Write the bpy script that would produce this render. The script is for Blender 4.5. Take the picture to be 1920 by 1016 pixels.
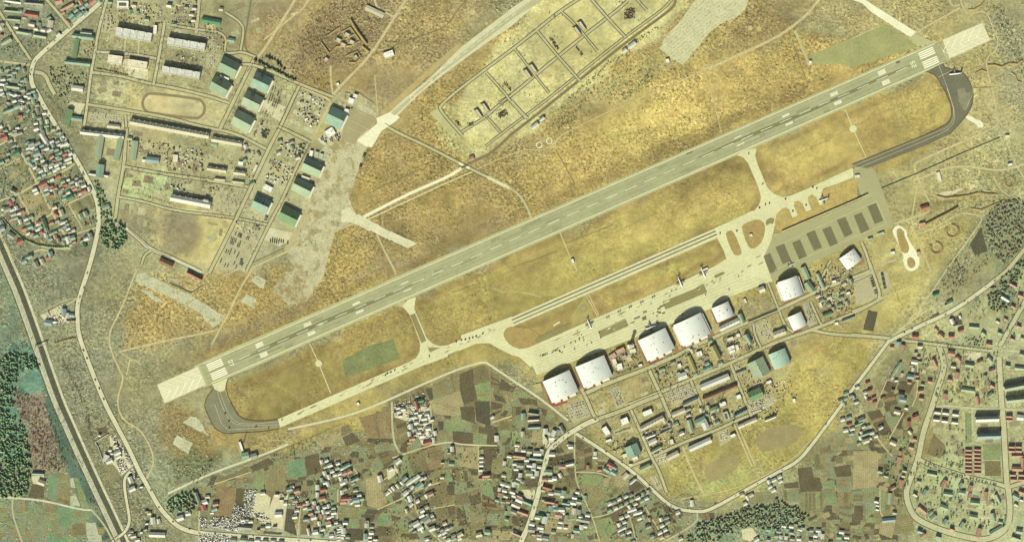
import bpy, math, random
import numpy as np
from mathutils import Vector, Matrix
from mathutils.geometry import tessellate_polygon

for o in list(bpy.data.objects):
    bpy.data.objects.remove(o, do_unlink=True)
SC = bpy.context.scene
COL = SC.collection
RNG = random.Random(7)
NP = np.random.default_rng(11)
S = 1.5                      # metres on the ground per survey unit
CAM_H = 4300.0

# ---------------------------------------------------------------- camera
cam_data = bpy.data.cameras.new('camera')
cam_data.sensor_width = 36.0
cam_data.lens = 36.0 * CAM_H / (1920 * S)
cam_data.clip_start = 10.0
cam_data.clip_end = 30000.0
cam = bpy.data.objects.new('camera', cam_data)
cam.location = (0, 0, CAM_H)
COL.objects.link(cam)
SC.camera = cam

# ---------------------------------------------------------------- sky and sun
SUN_ELEV = math.radians(31.5)
SUN_DIR = Vector((-0.29, -0.957, 0)).normalized()     # horizontal direction towards the sun
world = bpy.data.worlds.new('World')
SC.world = world
world.use_nodes = True
nt = world.node_tree
bg = nt.nodes['Background']
sky = nt.nodes.new('ShaderNodeTexSky')
sky.sky_type = 'NISHITA'
sky.sun_disc = False
sky.sun_elevation = SUN_ELEV
sky.sun_rotation = math.atan2(SUN_DIR.x, SUN_DIR.y)
sky.air_density = 1.3
sky.dust_density = 4.0
nt.links.new(sky.outputs['Color'], bg.inputs['Color'])
bg.inputs['Strength'].default_value = 0.055
sun_data = bpy.data.lights.new('sun', 'SUN')
sun_data.energy = 5.0
sun_data.angle = math.radians(0.5)
sun_data.color = (1.0, 0.985, 0.79)
sun = bpy.data.objects.new('sun', sun_data)
sun.location = (SUN_DIR.x * 900, SUN_DIR.y * 900, 900)
to_sun = Vector((SUN_DIR.x * math.cos(SUN_ELEV), SUN_DIR.y * math.cos(SUN_ELEV), math.sin(SUN_ELEV)))
sun.rotation_euler = to_sun.to_track_quat('Z', 'Y').to_euler()
COL.objects.link(sun)
vs = SC.view_settings
vs.view_transform = 'Standard'
vs.look = 'None'
vs.exposure = 1.02
vs.gamma = 1.0
vs.use_curve_mapping = False

# ---------------------------------------------------------------- coordinates
def W(px, py, z=0.0):
    return Vector(((px - 960) * S, (508 - py) * S, z))

def T(c, r, s):
    """survey sheet column, row and 'u,v u,v ...' in quarter units -> survey units"""
    out = []
    for w in s.split():
        u, v = w.split(',')
        out.append((320 * c + float(u) / 4, 254 * r + float(v) / 4))
    return out

# ---------------------------------------------------------------- materials
KL = (1.80, 1.73, 1.55)      # brightness of a flat white sheet in this sun, per channel
def lin(v):
    v = v / 255.0
    return v / 12.92 if v <= 0.04045 else ((v + 0.055) / 1.055) ** 2.4
def alb(rgb, div=1.0):
    return tuple(min(0.82, lin(x) / k / div) for x, k in zip(rgb, KL))

MATS = {}
def surf(name, rgb, var=0.25, sizes=(6, 45), bump=0.0, bump_size=5.0, rough=0.9, stripe=None, div=1.0, grain=None, metal=0.0, weeds=None):
    """worn, mottled surface. stripe=(size_m, depth): bands along the object's own X axis. grain=(size_m, depth)"""
    if name in MATS:
        return MATS[name]
    m = bpy.data.materials.new(name)
    m.use_nodes = True
    t = m.node_tree
    N, L = t.nodes, t.links
    b = N['Principled BSDF']
    b.inputs['Roughness'].default_value = rough
    b.inputs['Metallic'].default_value = metal
    b.inputs['Specular IOR Level'].default_value = 0.15
    col = alb(rgb, div)
    geo = N.new('ShaderNodeNewGeometry')
    prev = None
    for size in sizes:
        n = N.new('ShaderNodeTexNoise')
        n.inputs['Scale'].default_value = 1.0 / size
        n.inputs['Detail'].default_value = 3.0
        n.inputs['Roughness'].default_value = 0.6
        L.new(geo.outputs['Position'], n.inputs['Vector'])
        mr = N.new('ShaderNodeMapRange')
        mr.inputs['From Min'].default_value = 0.3
        mr.inputs['From Max'].default_value = 0.7
        mr.inputs['To Min'].default_value = 1 - var
        mr.inputs['To Max'].default_value = 1 + var
        mr.clamp = False
        L.new(n.outputs['Fac'], mr.inputs['Value'])
        if prev is None:
            prev = mr.outputs['Result']
        else:
            mu = N.new('ShaderNodeMath'); mu.operation = 'MULTIPLY'
            L.new(prev, mu.inputs[0]); L.new(mr.outputs['Result'], mu.inputs[1])
            prev = mu.outputs[0]
    if stripe:
        tc = N.new('ShaderNodeTexCoord')
        w = N.new('ShaderNodeTexWave')
        w.wave_type = 'BANDS'; w.bands_direction = stripe[2] if len(stripe) > 2 else 'Y'
        w.inputs['Scale'].default_value = 0.314 / stripe[0]
        w.inputs['Distortion'].default_value = 1.2
        w.inputs['Detail'].default_value = 2
        w.inputs['Detail Scale'].default_value = 0.3
        L.new(tc.outputs['Object'], w.inputs['Vector'])
        mr = N.new('ShaderNodeMapRange')
        mr.inputs['To Min'].default_value = 1 - stripe[1]
        mr.inputs['To Max'].default_value = 1 + stripe[1]
        L.new(w.outputs['Fac'], mr.inputs['Value'])
        mu = N.new('ShaderNodeMath'); mu.operation = 'MULTIPLY'
        L.new(prev, mu.inputs[0]); L.new(mr.outputs['Result'], mu.inputs[1])
        prev = mu.outputs[0]
    if grain:
        n = N.new('ShaderNodeTexNoise')
        n.inputs['Scale'].default_value = 1.0 / grain[0]
        n.inputs['Detail'].default_value = 2
        L.new(geo.outputs['Position'], n.inputs['Vector'])
        mr = N.new('ShaderNodeMapRange')
        mr.inputs['From Min'].default_value = 0.32
        mr.inputs['From Max'].default_value = 0.46
        mr.inputs['To Min'].default_value = 1 - grain[1]
        mr.inputs['To Max'].default_value = 1
        L.new(n.outputs['Fac'], mr.inputs['Value'])
        mu = N.new('ShaderNodeMath'); mu.operation = 'MULTIPLY'
        L.new(prev, mu.inputs[0]); L.new(mr.outputs['Result'], mu.inputs[1])
        prev = mu.outputs[0]
    vm = N.new('ShaderNodeVectorMath'); vm.operation = 'SCALE'
    vm.inputs[0].default_value = col
    L.new(prev, vm.inputs['Scale'])
    if weeds:
        n = N.new('ShaderNodeTexNoise'); n.inputs['Scale'].default_value = 1.0 / weeds[0]; n.inputs['Detail'].default_value = 5; n.inputs['Roughness'].default_value = .65
        L.new(geo.outputs['Position'], n.inputs['Vector'])
        mr = N.new('ShaderNodeMapRange')
        mr.inputs['From Min'].default_value = weeds[2]; mr.inputs['From Max'].default_value = weeds[2] + .09
        L.new(n.outputs['Fac'], mr.inputs['Value'])
        mx = N.new('ShaderNodeMix'); mx.data_type = 'RGBA'
        L.new(mr.outputs['Result'], mx.inputs['Factor']); L.new(vm.outputs['Vector'], mx.inputs['A']); mx.inputs['B'].default_value = (*alb(weeds[1]), 1)
        L.new(mx.outputs['Result'], b.inputs['Base Color'])
    else:
        L.new(vm.outputs['Vector'], b.inputs['Base Color'])
    if bump:
        n = N.new('ShaderNodeTexNoise')
        n.inputs['Scale'].default_value = 1.0 / bump_size
        n.inputs['Detail'].default_value = 2.5
        L.new(geo.outputs['Position'], n.inputs['Vector'])
        bp = N.new('ShaderNodeBump')
        bp.inputs['Strength'].default_value = 1.0
        bp.inputs['Distance'].default_value = bump
        L.new(n.outputs['Fac'], bp.inputs['Height'])
        L.new(bp.outputs['Normal'], b.inputs['Normal'])
    MATS[name] = m
    return m

# ---------------------------------------------------------------- mesh helpers
def new_obj(name, data, parent=None):
    o = bpy.data.objects.new(name, data)
    COL.objects.link(o)
    if parent is not None:
        o.parent = parent
    return o

def empty(name, loc, rz=0.0):
    o = new_obj(name, None)
    o.empty_display_size = 2
    o.location = loc
    o.rotation_euler = (0, 0, rz)
    return o

def tag(o, label=None, cat=None, group=None, kind=None):
    if label: o['label'] = label
    if cat: o['category'] = cat
    if group: o['group'] = group
    if kind: o['kind'] = kind
    return o

class MB:
    """collects vertices and faces for one mesh"""
    def __init__(s):
        s.v = []; s.f = []; s.mi = []; s.m = 0
    def add(s, vs_, fs):
        b = len(s.v)
        s.v += [tuple(p) for p in vs_]
        for f in fs:
            s.f.append([b + i for i in f]); s.mi.append(s.m)
        return s
    def box(s, x0, x1, y0, y1, z0, z1):
        return s.add([(x0,y0,z0),(x1,y0,z0),(x1,y1,z0),(x0,y1,z0),(x0,y0,z1),(x1,y0,z1),(x1,y1,z1),(x0,y1,z1)],
                     [(3,2,1,0),(4,5,6,7),(0,1,5,4),(1,2,6,5),(2,3,7,6),(3,0,4,7)])
    def prism(s, poly, z0, z1):
        n = len(poly)
        vv = [(x,y,z0) for x,y in poly] + [(x,y,z1) for x,y in poly]
        return s.add(vv, [list(range(n-1,-1,-1)), list(range(n,2*n))] + [(i,(i+1)%n,n+(i+1)%n,n+i) for i in range(n)])
    def tube(s, p0, p1, r0, r1=None, n=8):
        r1 = r0 if r1 is None else r1
        p0, p1 = Vector(p0), Vector(p1)
        d = (p1 - p0).normalized()
        a = d.orthogonal().normalized(); c = d.cross(a)
        vv = []
        for p, r in ((p0, r0), (p1, r1)):
            for k in range(n):
                t = 2*math.pi*k/n
                vv.append(p + a*math.cos(t)*r + c*math.sin(t)*r)
        return s.add(vv, [(k,(k+1)%n,n+(k+1)%n,n+k) for k in range(n)] + [list(range(n-1,-1,-1)), list(range(n,2*n))])
    def loft(s, rings):
        n = len(rings[0]); vv = [p for r in rings for p in r]
        fs = []
        for i in range(len(rings)-1):
            for k in range(n):
                fs.append((i*n+k, i*n+(k+1)%n, (i+1)*n+(k+1)%n, (i+1)*n+k))
        fs.append(list(range(n-1,-1,-1))); fs.append([(len(rings)-1)*n+k for k in range(n)])
        return s.add(vv, fs)
    def mesh(s, name, *mats, smooth=False):
        me = bpy.data.meshes.new(name)
        me.from_pydata(s.v, [], s.f)
        for m in mats: me.materials.append(m)
        if len(mats) > 1:
            me.polygons.foreach_set('material_index', s.mi)
        if smooth:
            me.polygons.foreach_set('use_smooth', [True]*len(s.f))
        me.update()
        return me
    def build(s, name, mat, parent=None, smooth=False):
        mats = mat if isinstance(mat, (list, tuple)) else (mat,)
        return new_obj(name, s.mesh(name, *mats, smooth=smooth), parent)

def tri_mesh(name, V, F, mats, mat_idx=None):
    """numpy vertices (n,3) and triangles (m,3) -> mesh, fast"""
    me = bpy.data.meshes.new(name)
    me.vertices.add(len(V)); me.vertices.foreach_set('co', np.asarray(V, np.float32).ravel())
    me.loops.add(len(F)*3); me.loops.foreach_set('vertex_index', np.asarray(F, np.int32).ravel())
    me.polygons.add(len(F))
    me.polygons.foreach_set('loop_start', np.arange(0, len(F)*3, 3, dtype=np.int32))
    for m in mats: me.materials.append(m)
    if mat_idx is not None:
        me.polygons.foreach_set('material_index', np.asarray(mat_idx, np.int32))
    me.update(calc_edges=True)
    return me

def chaikin(p, n=2, closed=False):
    for _ in range(n):
        q = []
        m = len(p)
        rng_ = range(m) if closed else range(m-1)
        if not closed: q.append(p[0])
        for i in rng_:
            a, b = p[i], p[(i+1) % m]
            q.append((a[0]*.75+b[0]*.25, a[1]*.75+b[1]*.25))
            q.append((a[0]*.25+b[0]*.75, a[1]*.25+b[1]*.75))
        if not closed: q.append(p[-1])
        p = q
    return p

ZC = {}
def layer(z):
    ZC[z] = ZC.get(z, 0) + 1
    return z + (ZC[z] % 40) * 0.006

def sheet(name, poly, mat, z, ang=None, parent=None, kind='structure', smooth=0):
    """flat polygon on the ground, survey units"""
    if smooth: poly = chaikin(poly, smooth, True)
    zz = layer(z)
    P = [W(x, y, 0) for x, y in poly]
    c = sum(P, Vector()) / len(P)
    c.z = zz
    rot = math.radians(ang) if ang is not None else 0.0
    R = Matrix.Rotation(-rot, 3, 'Z')
    Q = [R @ (p - Vector((c.x, c.y, 0))) for p in P]
    tris = tessellate_polygon([Q])
    fs = []
    for a, b, d in tris:
        e1, e2 = Q[b]-Q[a], Q[d]-Q[a]
        fs.append((a, b, d) if e1.x*e2.y-e1.y*e2.x > 0 else (a, d, b))
    me = bpy.data.meshes.new(name)
    me.from_pydata([tuple(q) for q in Q], [], fs)
    me.materials.append(mat)
    o = new_obj(name, me)
    o.location = c; o.rotation_euler = (0, 0, rot)
    if parent is not None:
        o.parent = parent
    elif kind:
        o['kind'] = kind
    return o

def strip_pts(p, w):
    """offset polyline (survey units) both sides by w/2"""
    L_, R_ = [], []
    n = len(p)
    for i in range(n):
        a = p[max(0, i-1)]; b = p[min(n-1, i+1)]
        dx, dy = b[0]-a[0], b[1]-a[1]
        d = math.hypot(dx, dy) or 1
        nx, ny = -dy/d, dx/d
        k = w/2
        if 0 < i < n-1:
            d1 = (p[i][0]-a[0], p[i][1]-a[1]); d1l = math.hypot(*d1) or 1
            cs = abs((-d1[1]/d1l)*nx + (d1[0]/d1l)*ny)
            k = k / max(cs, 0.6)
        L_.append((p[i][0]+nx*k, p[i][1]+ny*k)); R_.append((p[i][0]-nx*k, p[i][1]-ny*k))
    return L_, R_

def road(pts, w, mat, z=0.30, name='road', smooth=2, parent=None):
    p = chaikin(pts, smooth) if smooth else pts
    L_, R_ = strip_pts(p, w)
    zz = layer(z)
    v = [W(x, y, zz) for x, y in L_] + [W(x, y, zz) for x, y in R_]
    n = len(L_)
    me = bpy.data.meshes.new(name)
    me.from_pydata([tuple(q) for q in v], [], [(i, i+1, n+i+1, n+i) for i in range(n-1)])
    if me.polygons[0].normal.z < 0:
        me.flip_normals()
    me.materials.append(mat)
    o = new_obj(name, me, parent)
    if parent is None: o['kind'] = 'structure'
    return o

# things that need a label singled out at the end
REG = []
def reg(o, desc, where, cat, group=None):
    o['category'] = cat
    if group: o['group'] = group
    REG.append((o, desc, where))
    return o
ONES = 'first second third fourth fifth sixth seventh eighth ninth tenth eleventh twelfth thirteenth fourteenth fifteenth sixteenth seventeenth eighteenth nineteenth'.split()
TENS = {20: ('twentieth','twenty'), 30: ('thirtieth','thirty'), 40: ('fortieth','forty'), 50: ('fiftieth','fifty'), 60: ('sixtieth', 'sixty'), 70: ('seventieth', 'seventy'), 80: ('eightieth', 'eighty')}
def ordinal(i):
    if i < 20: return ONES[i-1]
    t = i // 10 * 10
    return TENS[t][0] if i == t else TENS[t][1] + '-' + ONES[i - t - 1]
def settle_labels():
    by = {}
    for o, d, w in REG:
        by.setdefault((d, w), []).append(o)
    for (d, w), os_ in by.items():
        if len(os_) == 1:
            os_[0]['label'] = f'{d} {w}'
            continue
        os_.sort(key=lambda o: (o.location.x, -o.location.y))
        n = len(os_)
        for i, o in enumerate(os_):
            if i == 0: q = 'leftmost'
            elif i == n-1: q = 'rightmost'
            elif i < (n+1)//2 or n < 4: q = ordinal(i+1) + ' from left'
            else: q = ordinal(n-i) + ' from right'
            o['label'] = f'{d}, {q} {w}'
# ================================================================ GROUND
STEP = 4.0
GX = np.arange(-80, 2000 + 1, STEP); GY = np.arange(-80, 1096 + 1, STEP)
PX, PY = np.meshgrid(GX, GY)
def vnoise(size, seed):
    r = np.random.default_rng(seed)
    nx, ny = int(2100/size)+4, int(1200/size)+4
    g = r.random((ny, nx))
    fx, fy = (PX+80)/size, (PY+80)/size
    ix, iy = fx.astype(int), fy.astype(int)
    tx, ty = fx-ix, fy-iy
    tx = tx*tx*(3-2*tx); ty = ty*ty*(3-2*ty)
    return (g[iy,ix]*(1-tx)+g[iy,ix+1]*tx)*(1-ty) + (g[iy+1,ix]*(1-tx)+g[iy+1,ix+1]*tx)*ty - 0.5
WX = PX + 26*vnoise(40, 1) + 10*vnoise(13, 2)
WY = PY + 26*vnoise(40, 3) + 10*vnoise(13, 4)
COVER = np.zeros(PX.shape + (3,)); COVER[:] = (148, 142, 103)
SCRUB = np.full(PX.shape, 0.72)
def sdist(poly, X, Y):
    """positive inside"""
    d = np.full(X.shape, 1e9); ins = np.zeros(X.shape, bool)
    n = len(poly)
    for i in range(n):
        (x0, y0), (x1, y1) = poly[i], poly[(i+1) % n]
        ex, ey = x1-x0, y1-y0
        t = np.clip(((X-x0)*ex+(Y-y0)*ey)/(ex*ex+ey*ey+1e-9), 0, 1)
        d = np.minimum(d, np.hypot(X-x0-t*ex, Y-y0-t*ey))
        c = (y0 > Y) != (y1 > Y)
        with np.errstate(divide='ignore', invalid='ignore'):
            c &= X < (x1-x0)*(Y-y0)/(y1-y0+1e-12)+x0
        ins ^= c
    return np.where(ins, d, -d)
def paint(poly, rgb, soft=12, k=1.0, scrub=None, warp=1.0):
    X = PX + (WX-PX)*warp; Y = PY + (WY-PY)*warp
    m = np.clip(sdist(poly, X, Y)/soft + 0.5, 0, 1)*k
    COVER[:] = COVER*(1-m[..., None]) + np.array(rgb)*m[..., None]
    if scrub is not None:
        SCRUB[:] = SCRUB*(1-m) + scrub*m
def blob(x, y, rx, ry, rgb, k=1.0, ang=24, scrub=None):
    a = math.radians(ang); dx, dy = WX-x, WY-y
    u = dx*math.cos(a)-dy*math.sin(a); v = dx*math.sin(a)+dy*math.cos(a)
    m = np.exp(-((u/rx)**2+(v/ry)**2)*1.4)*k
    COVER[:] = COVER*(1-m[..., None]) + np.array(rgb)*m[..., None]
    if scrub is not None:
        SCRUB[:] = SCRUB*(1-m) + scrub*m
def px(s): return [tuple(map(float, w.split(','))) for w in s.split()]

# wide zones of vegetation
paint(px('-90,-90 170,-90 60,150 190,420 140,620 290,950 240,1100 -90,1100'), (134,130,97), 60, scrub=.9)
paint(px('170,-90 560,-90 720,210 560,420 420,560 250,520 180,400 190,200'), (168,161,117), 40, scrub=.5)
paint(px('560,-90 1010,-90 730,220 560,120 470,90'), (166,146,98), 50, scrub=.9)
paint(px('690,230 1010,-20 1330,-60 1500,60 1700,110 980,390 420,620 230,650 260,520 560,500 660,390'), (166,145,90), 25, scrub=1.0)
paint(px('1000,-90 1990,-90 1990,400 1640,420 1760,120 1500,30'), (170,156,106), 50, scrub=.8)
paint(px('980,330 1330,120 1560,90 1710,110 1400,270 1010,440'), (184,160,88), 40, scrub=.9)
blob(1260,210,150,60,(204,180,94),.85,24); blob(1190,240,80,40,(206,182,96),.6)
blob(1400,160,150,40,(184,162,92),.5)
paint(px('386,742 640,632 1000,470 1750,130 1795,180 1795,250 1660,330 1455,455 1000,665 640,765 440,830'), (168,150,84), 14, scrub=.4)
paint(px('830,232 1000,0 1290,-40 1290,10 1020,230 890,300'), (198,187,126), 14, scrub=.45)
paint(px('810,205 850,190 890,300 830,270'), (178,168,110), 10)
paint(px('1000,240 1300,110 1500,80 1440,20 1300,120 1230,90'), (170,156,98), 30, scrub=.7)
blob(1420,50,80,45,(138,116,82),.7); blob(700,330,90,45,(156,132,82),.6); blob(870,420,120,50,(158,130,80),.5)
blob(620,560,120,40,(150,122,74),.7); blob(450,640,120,40,(150,122,76),.65); blob(1010,350,60,30,(150,122,74),.6)
blob(720,440,40,30,(120,92,64),.5); blob(765,435,16,18,(70,58,44),.8,0)
# brown strip along the north side of the runway
paint(px('372,672 640,554 960,414 1280,272 1600,131 1720,78 1722,86 1600,142 1280,283 960,425 640,566 376,683'), (156,128,76), 8, .85, scrub=.8)
paint(px('960,395 1280,255 1500,160 1502,170 1280,268 962,408'), (132,104,66), 12, .6, scrub=.9)
# islands between runway and taxiways
paint(px('386,742 640,632 760,580 800,640 760,690 520,790 440,790'), (156,140,82), 10, scrub=.42)
paint(px('780,560 1000,470 1400,285 1425,380 1380,420 960,600 820,650 790,620'), (172,156,82), 10, scrub=.42)
blob(1230,430,90,30,(206,180,88),.9); blob(1330,370,110,34,(192,168,86),.8); blob(1120,480,90,26,(178,160,84),.7)
blob(860,600,80,22,(168,148,84),.6); blob(1350,330,90,10,(120,92,58),.7); blob(1000,500,120,12,(150,124,68),.5)
paint(px('1415,280 1600,205 1750,140 1785,180 1785,240 1600,310 1450,370'), (180,160,92), 12, scrub=.42)
blob(1480,330,70,30,(192,170,96),.8); blob(1650,230,60,24,(140,116,74),.5); blob(1445,325,14,30,(126,94,58),.8,66)
blob(1700,190,60,30,(192,172,104),.6)
paint(px('945,620 1340,446 1362,486 1110,596 990,650 955,648'), (176,158,82), 6, scrub=.4)
blob(1020,610,80,20,(168,136,72),.8); blob(1250,500,100,16,(178,170,92),.6); blob(1350,490,30,16,(160,120,58),.7)
paint(px('430,815 620,760 960,620 1000,690 905,680 700,790 470,860'), (166,150,90), 8, scrub=.45)
paint(px('380,810 540,795 620,780 470,860 430,850'), (164,146,94), 10, scrub=.6)
# south-east base lawns and the big meadow
paint(px('905,640 1000,700 1340,560 1450,510 1660,420 1840,400 1800,470 1650,640 1500,860 1390,935 1250,940 1090,810 1010,730'), (172,158,98), 16, scrub=.45)
paint(px('1500,640 1660,632 1560,790 1500,860 1400,920 1240,940 1220,880 1450,770'), (168,154,88), 14, scrub=.6)
blob(1560,690,70,40,(176,162,92),.7,40); blob(1530,650,50,20,(172,148,90),.7); paint(px('1010,720 1190,650 1330,600 1430,560 1620,480 1660,540 1490,640 1480,700 1400,790 1230,880 1100,800'), (164,152,106), 10, .75, scrub=.6, warp=.5)
blob(1460,810,60,22,(150,138,92),.75)
blob(1350,870,50,22,(152,140,92),.75); blob(1350,900,80,18,(166,172,108),.6); blob(1440,910,60,20,(172,172,106),.6)
blob(1690,560,80,50,(190,174,102),.7,40); blob(1690,380,60,30,(186,164,96),.8)
paint(px('1640,330 1920,240 1930,400 1840,400 1700,430'), (174,162,108), 20, scrub=.7)
blob(1760,375,70,14,(120,100,66),.5,8); blob(1790,355,30,7,(190,176,126),.7,12); blob(1890,340,50,30,(160,152,100),.8,0)
# right-hand residential district
paint(px('1660,640 1930,500 1930,1100 1690,1100 1700,900 1560,860'), (172,167,118), 30, scrub=.5)
blob(1740,835,24,30,(142,122,78),.9,0); blob(1770,900,60,50,(178,184,128),.7,0)
paint(px('1620,1016 1640,870 1700,840 1700,1016'), (142,134,90), 20, scrub=.7)
# farmland and town in the south
paint(px('640,860 740,740 905,690 1010,740 1080,810 1250,950 1240,1100 560,1100 360,950 330,900 470,870'), (140,131,90), 16, scrub=.6)
paint(px('250,870 360,850 470,870 340,960 300,950'), (144,144,106), 16, scrub=.6)
paint(px('380,985 940,1010 940,1100 320,1100'), (166,162,128), 14, scrub=.3)
# sports grounds and bare earth of the north-west base
paint(px('168,146 250,150 250,206 172,196'), (196,186,132), 8, scrub=.4)
paint(px('252,172 430,172 420,232 246,212'), (200,188,134), 8, scrub=.3)
paint(px('236,330 310,325 320,380 234,372'), (178,182,124), 10, scrub=.5)
paint(px('222,392 300,392 420,400 440,420 398,506 300,470 240,420'), (192,178,118), 12, scrub=.35)
paint(px('305,402 340,396 372,410 378,440 356,474 330,484 305,470 300,430'),(140,130,100),16,.9,warp=.5); blob(328,420,14,12,(160,150,112),.6,0)
paint(px('226,388 290,390 300,420 290,440 250,436 226,412'),(138,128,98),14,.8,warp=.5)
paint(px('272,182 320,176 378,196 378,216 330,214 274,200'),(204,190,138),5,.9,scrub=.15,warp=.2)
paint(px('400,0 470,0 460,90 410,95'), (150,142,104), 10); paint(px('470,0 560,0 490,95 460,90'), (156,138,98), 14)
paint(px('560,70 610,0 740,0 700,110 620,190 545,130'), (130,108,82), 14, .75, scrub=1.0)
blob(600,150,50,22,(164,128,80),.7,-20); blob(590,90,36,26,(112,84,62),.6,40)
paint(px('0,610 60,640 90,700 110,790 60,860 0,860'), (104,134,106), 14, scrub=1.0)
paint(px('26,745 90,748 118,850 62,885 40,800'), (142,126,104), 10, scrub=1.0)
paint(px('78,640 100,700 130,790 165,880 215,1000 190,1010 150,930 118,860 88,770 74,700'), (88,106,86), 5, scrub=.5, warp=.4)
paint(px('0,510 25,520 50,640 0,640'), (124,130,98), 12, scrub=.5)
paint(px('0,935 200,950 190,1016 0,1016'), (126,132,104), 12)
paint(px('1845,420 1880,370 1930,370 1930,500 1880,510 1850,470'), (134,136,100), 10, scrub=1.0)
paint(px('1850,560 1930,470 1930,520 1890,590'), (128,136,102), 14, scrub=1.0)
paint(px('1290,1016 1310,975 1400,950 1500,950 1520,975 1400,1016'), (132,142,108), 12, scrub=1.0)
paint(px('1820,0 1930,0 1930,230 1880,180 1860,100'), (166,156,112), 20, scrub=1.0)
paint(px('300,770 360,770 420,860 380,880 300,840'), (140,124,82), 14, scrub=.8)
paint(px('330,860 420,850 400,880 320,900'), (112,114,78), 14, scrub=.9)
paint(px('820,855 1000,855 960,1016 700,1016'), (142,132,90), 20, scrub=.5)

paint(px('1510,830 1640,790 1700,830 1690,1016 1520,1016 1500,900'), (138,130,90), 14, scrub=.6)
paint(px('1610,740 1700,640 1740,700 1720,840 1620,830'), (146,138,96), 12, scrub=.6)
rb = random.Random(77)
for _ in range(170):
    x, y = rb.uniform(560, 1900), rb.uniform(0, 700)
    t_ = rb.choice(((150,128,82),(190,170,98),(176,164,98),(142,124,84),(164,152,92),(198,178,104)))
    blob(x, y, rb.uniform(14, 60), rb.uniform(6, 20), t_, rb.uniform(.15, .4), rb.gauss(26, 14))
for _ in range(260):
    x, y = rb.uniform(0, 1920), rb.uniform(0, 1016)
    if 380 < x < 1850 and y < 1000-.42*(x-380): continue
    t_ = rb.choice(((116,108,78),(176,168,122),(150,150,110),(132,116,84),(164,150,108)))
    blob(x, y, rb.uniform(8, 36), rb.uniform(5, 18), t_, rb.uniform(.15, .45), rb.uniform(0, 180))
def rim(poly, width, rgb, k):
    d = sdist(poly, PX+(WX-PX)*.6, PY+(WY-PY)*.6)
    m = (np.clip(1-np.abs(d-width*.5)/width, 0, 1)*k*np.clip(.75+1.4*vnoise(34, 31), 0, 1))[..., None]
    COVER[:] = COVER*(1-m)+np.array(rgb)*m
for q in ('430,735 640,640 755,584 775,600 795,642 760,690 520,788 445,780', '782,562 1000,466 1400,285 1425,380 1380,420 960,602 825,648 800,630', '1418,285 1600,205 1750,140 1782,180 1782,238 1600,306 1455,368 1430,340', '950,622 1340,448 1358,480 1280,520 1110,594 990,648 955,645'):
    rim(px(q), 9, (140,108,64), .75)
rim(px('640,545 960,405 1280,262 1600,122 1718,70 1722,78 1600,134 1280,276 960,418 640,560'), 8, (142,110,66), .6)
for q in ('690,245 760,260 860,305 800,345 690,402 660,380', '720,400 860,330 960,300 990,395 880,440 770,500', '620,480 700,440 740,505 640,555 590,560'):
    rim(px(q), 12, (138,110,70), .6)
# worn streaks along the runway verges
for v_, k_ in ((-30,.3),(-40,.35),(31,.3),(42,.25),(-52,.25),(56,.2)):
    for i in range(9):
        t_ = rb.uniform(60, 1420); x = 393+.91629*t_-(-.40053)*v_; y = 698-.40053*t_+.91629*v_
        blob(x, y, rb.uniform(40, 110), rb.uniform(2.5, 5), rb.choice(((132,108,68),(140,118,74),(196,178,110))), k_, 23.6)
# broad natural unevenness, then a painted rim tint
f = 1 + .08*vnoise(150, 7) + .10*vnoise(60, 8) + .12*vnoise(24, 9) + .14*vnoise(9, 10)
COVER *= f[..., None]
hue = (vnoise(90, 12) + vnoise(30, 13))
COVER *= np.stack([1+.025*hue, 1+.0*hue, 1-.06*hue], -1)
edge = np.clip((260-PX)/300, 0, 1)[..., None]*.5 + np.clip((PX-1560)/420, 0, 1)[..., None]*.28 + np.clip((PY-800)/260, 0, 1)[..., None]*.3  # cool film tint towards the frame borders, painted into the ground colour
COVER = COVER*(1-edge) + COVER*np.array([.93, 1.02, 1.10])*edge
COVER[..., 1] = np.maximum(COVER[..., 1], COVER[..., 0]/1.15)
COVER[..., 2] = np.maximum(COVER[..., 2], COVER[..., 0]*.52)
COVER *= np.array([.99, 1.0, 1.0])
SCRUB *= np.clip(.92+1.1*vnoise(75, 21)+.7*vnoise(28, 22), .35, 1.35)
def np_alb(c):
    v = np.clip(c, 0, 255)/255
    l = np.where(v <= .04045, v/12.92, ((v+.055)/1.055)**2.4)
    return np.minimum(l/np.array(KL), .8)

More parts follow.
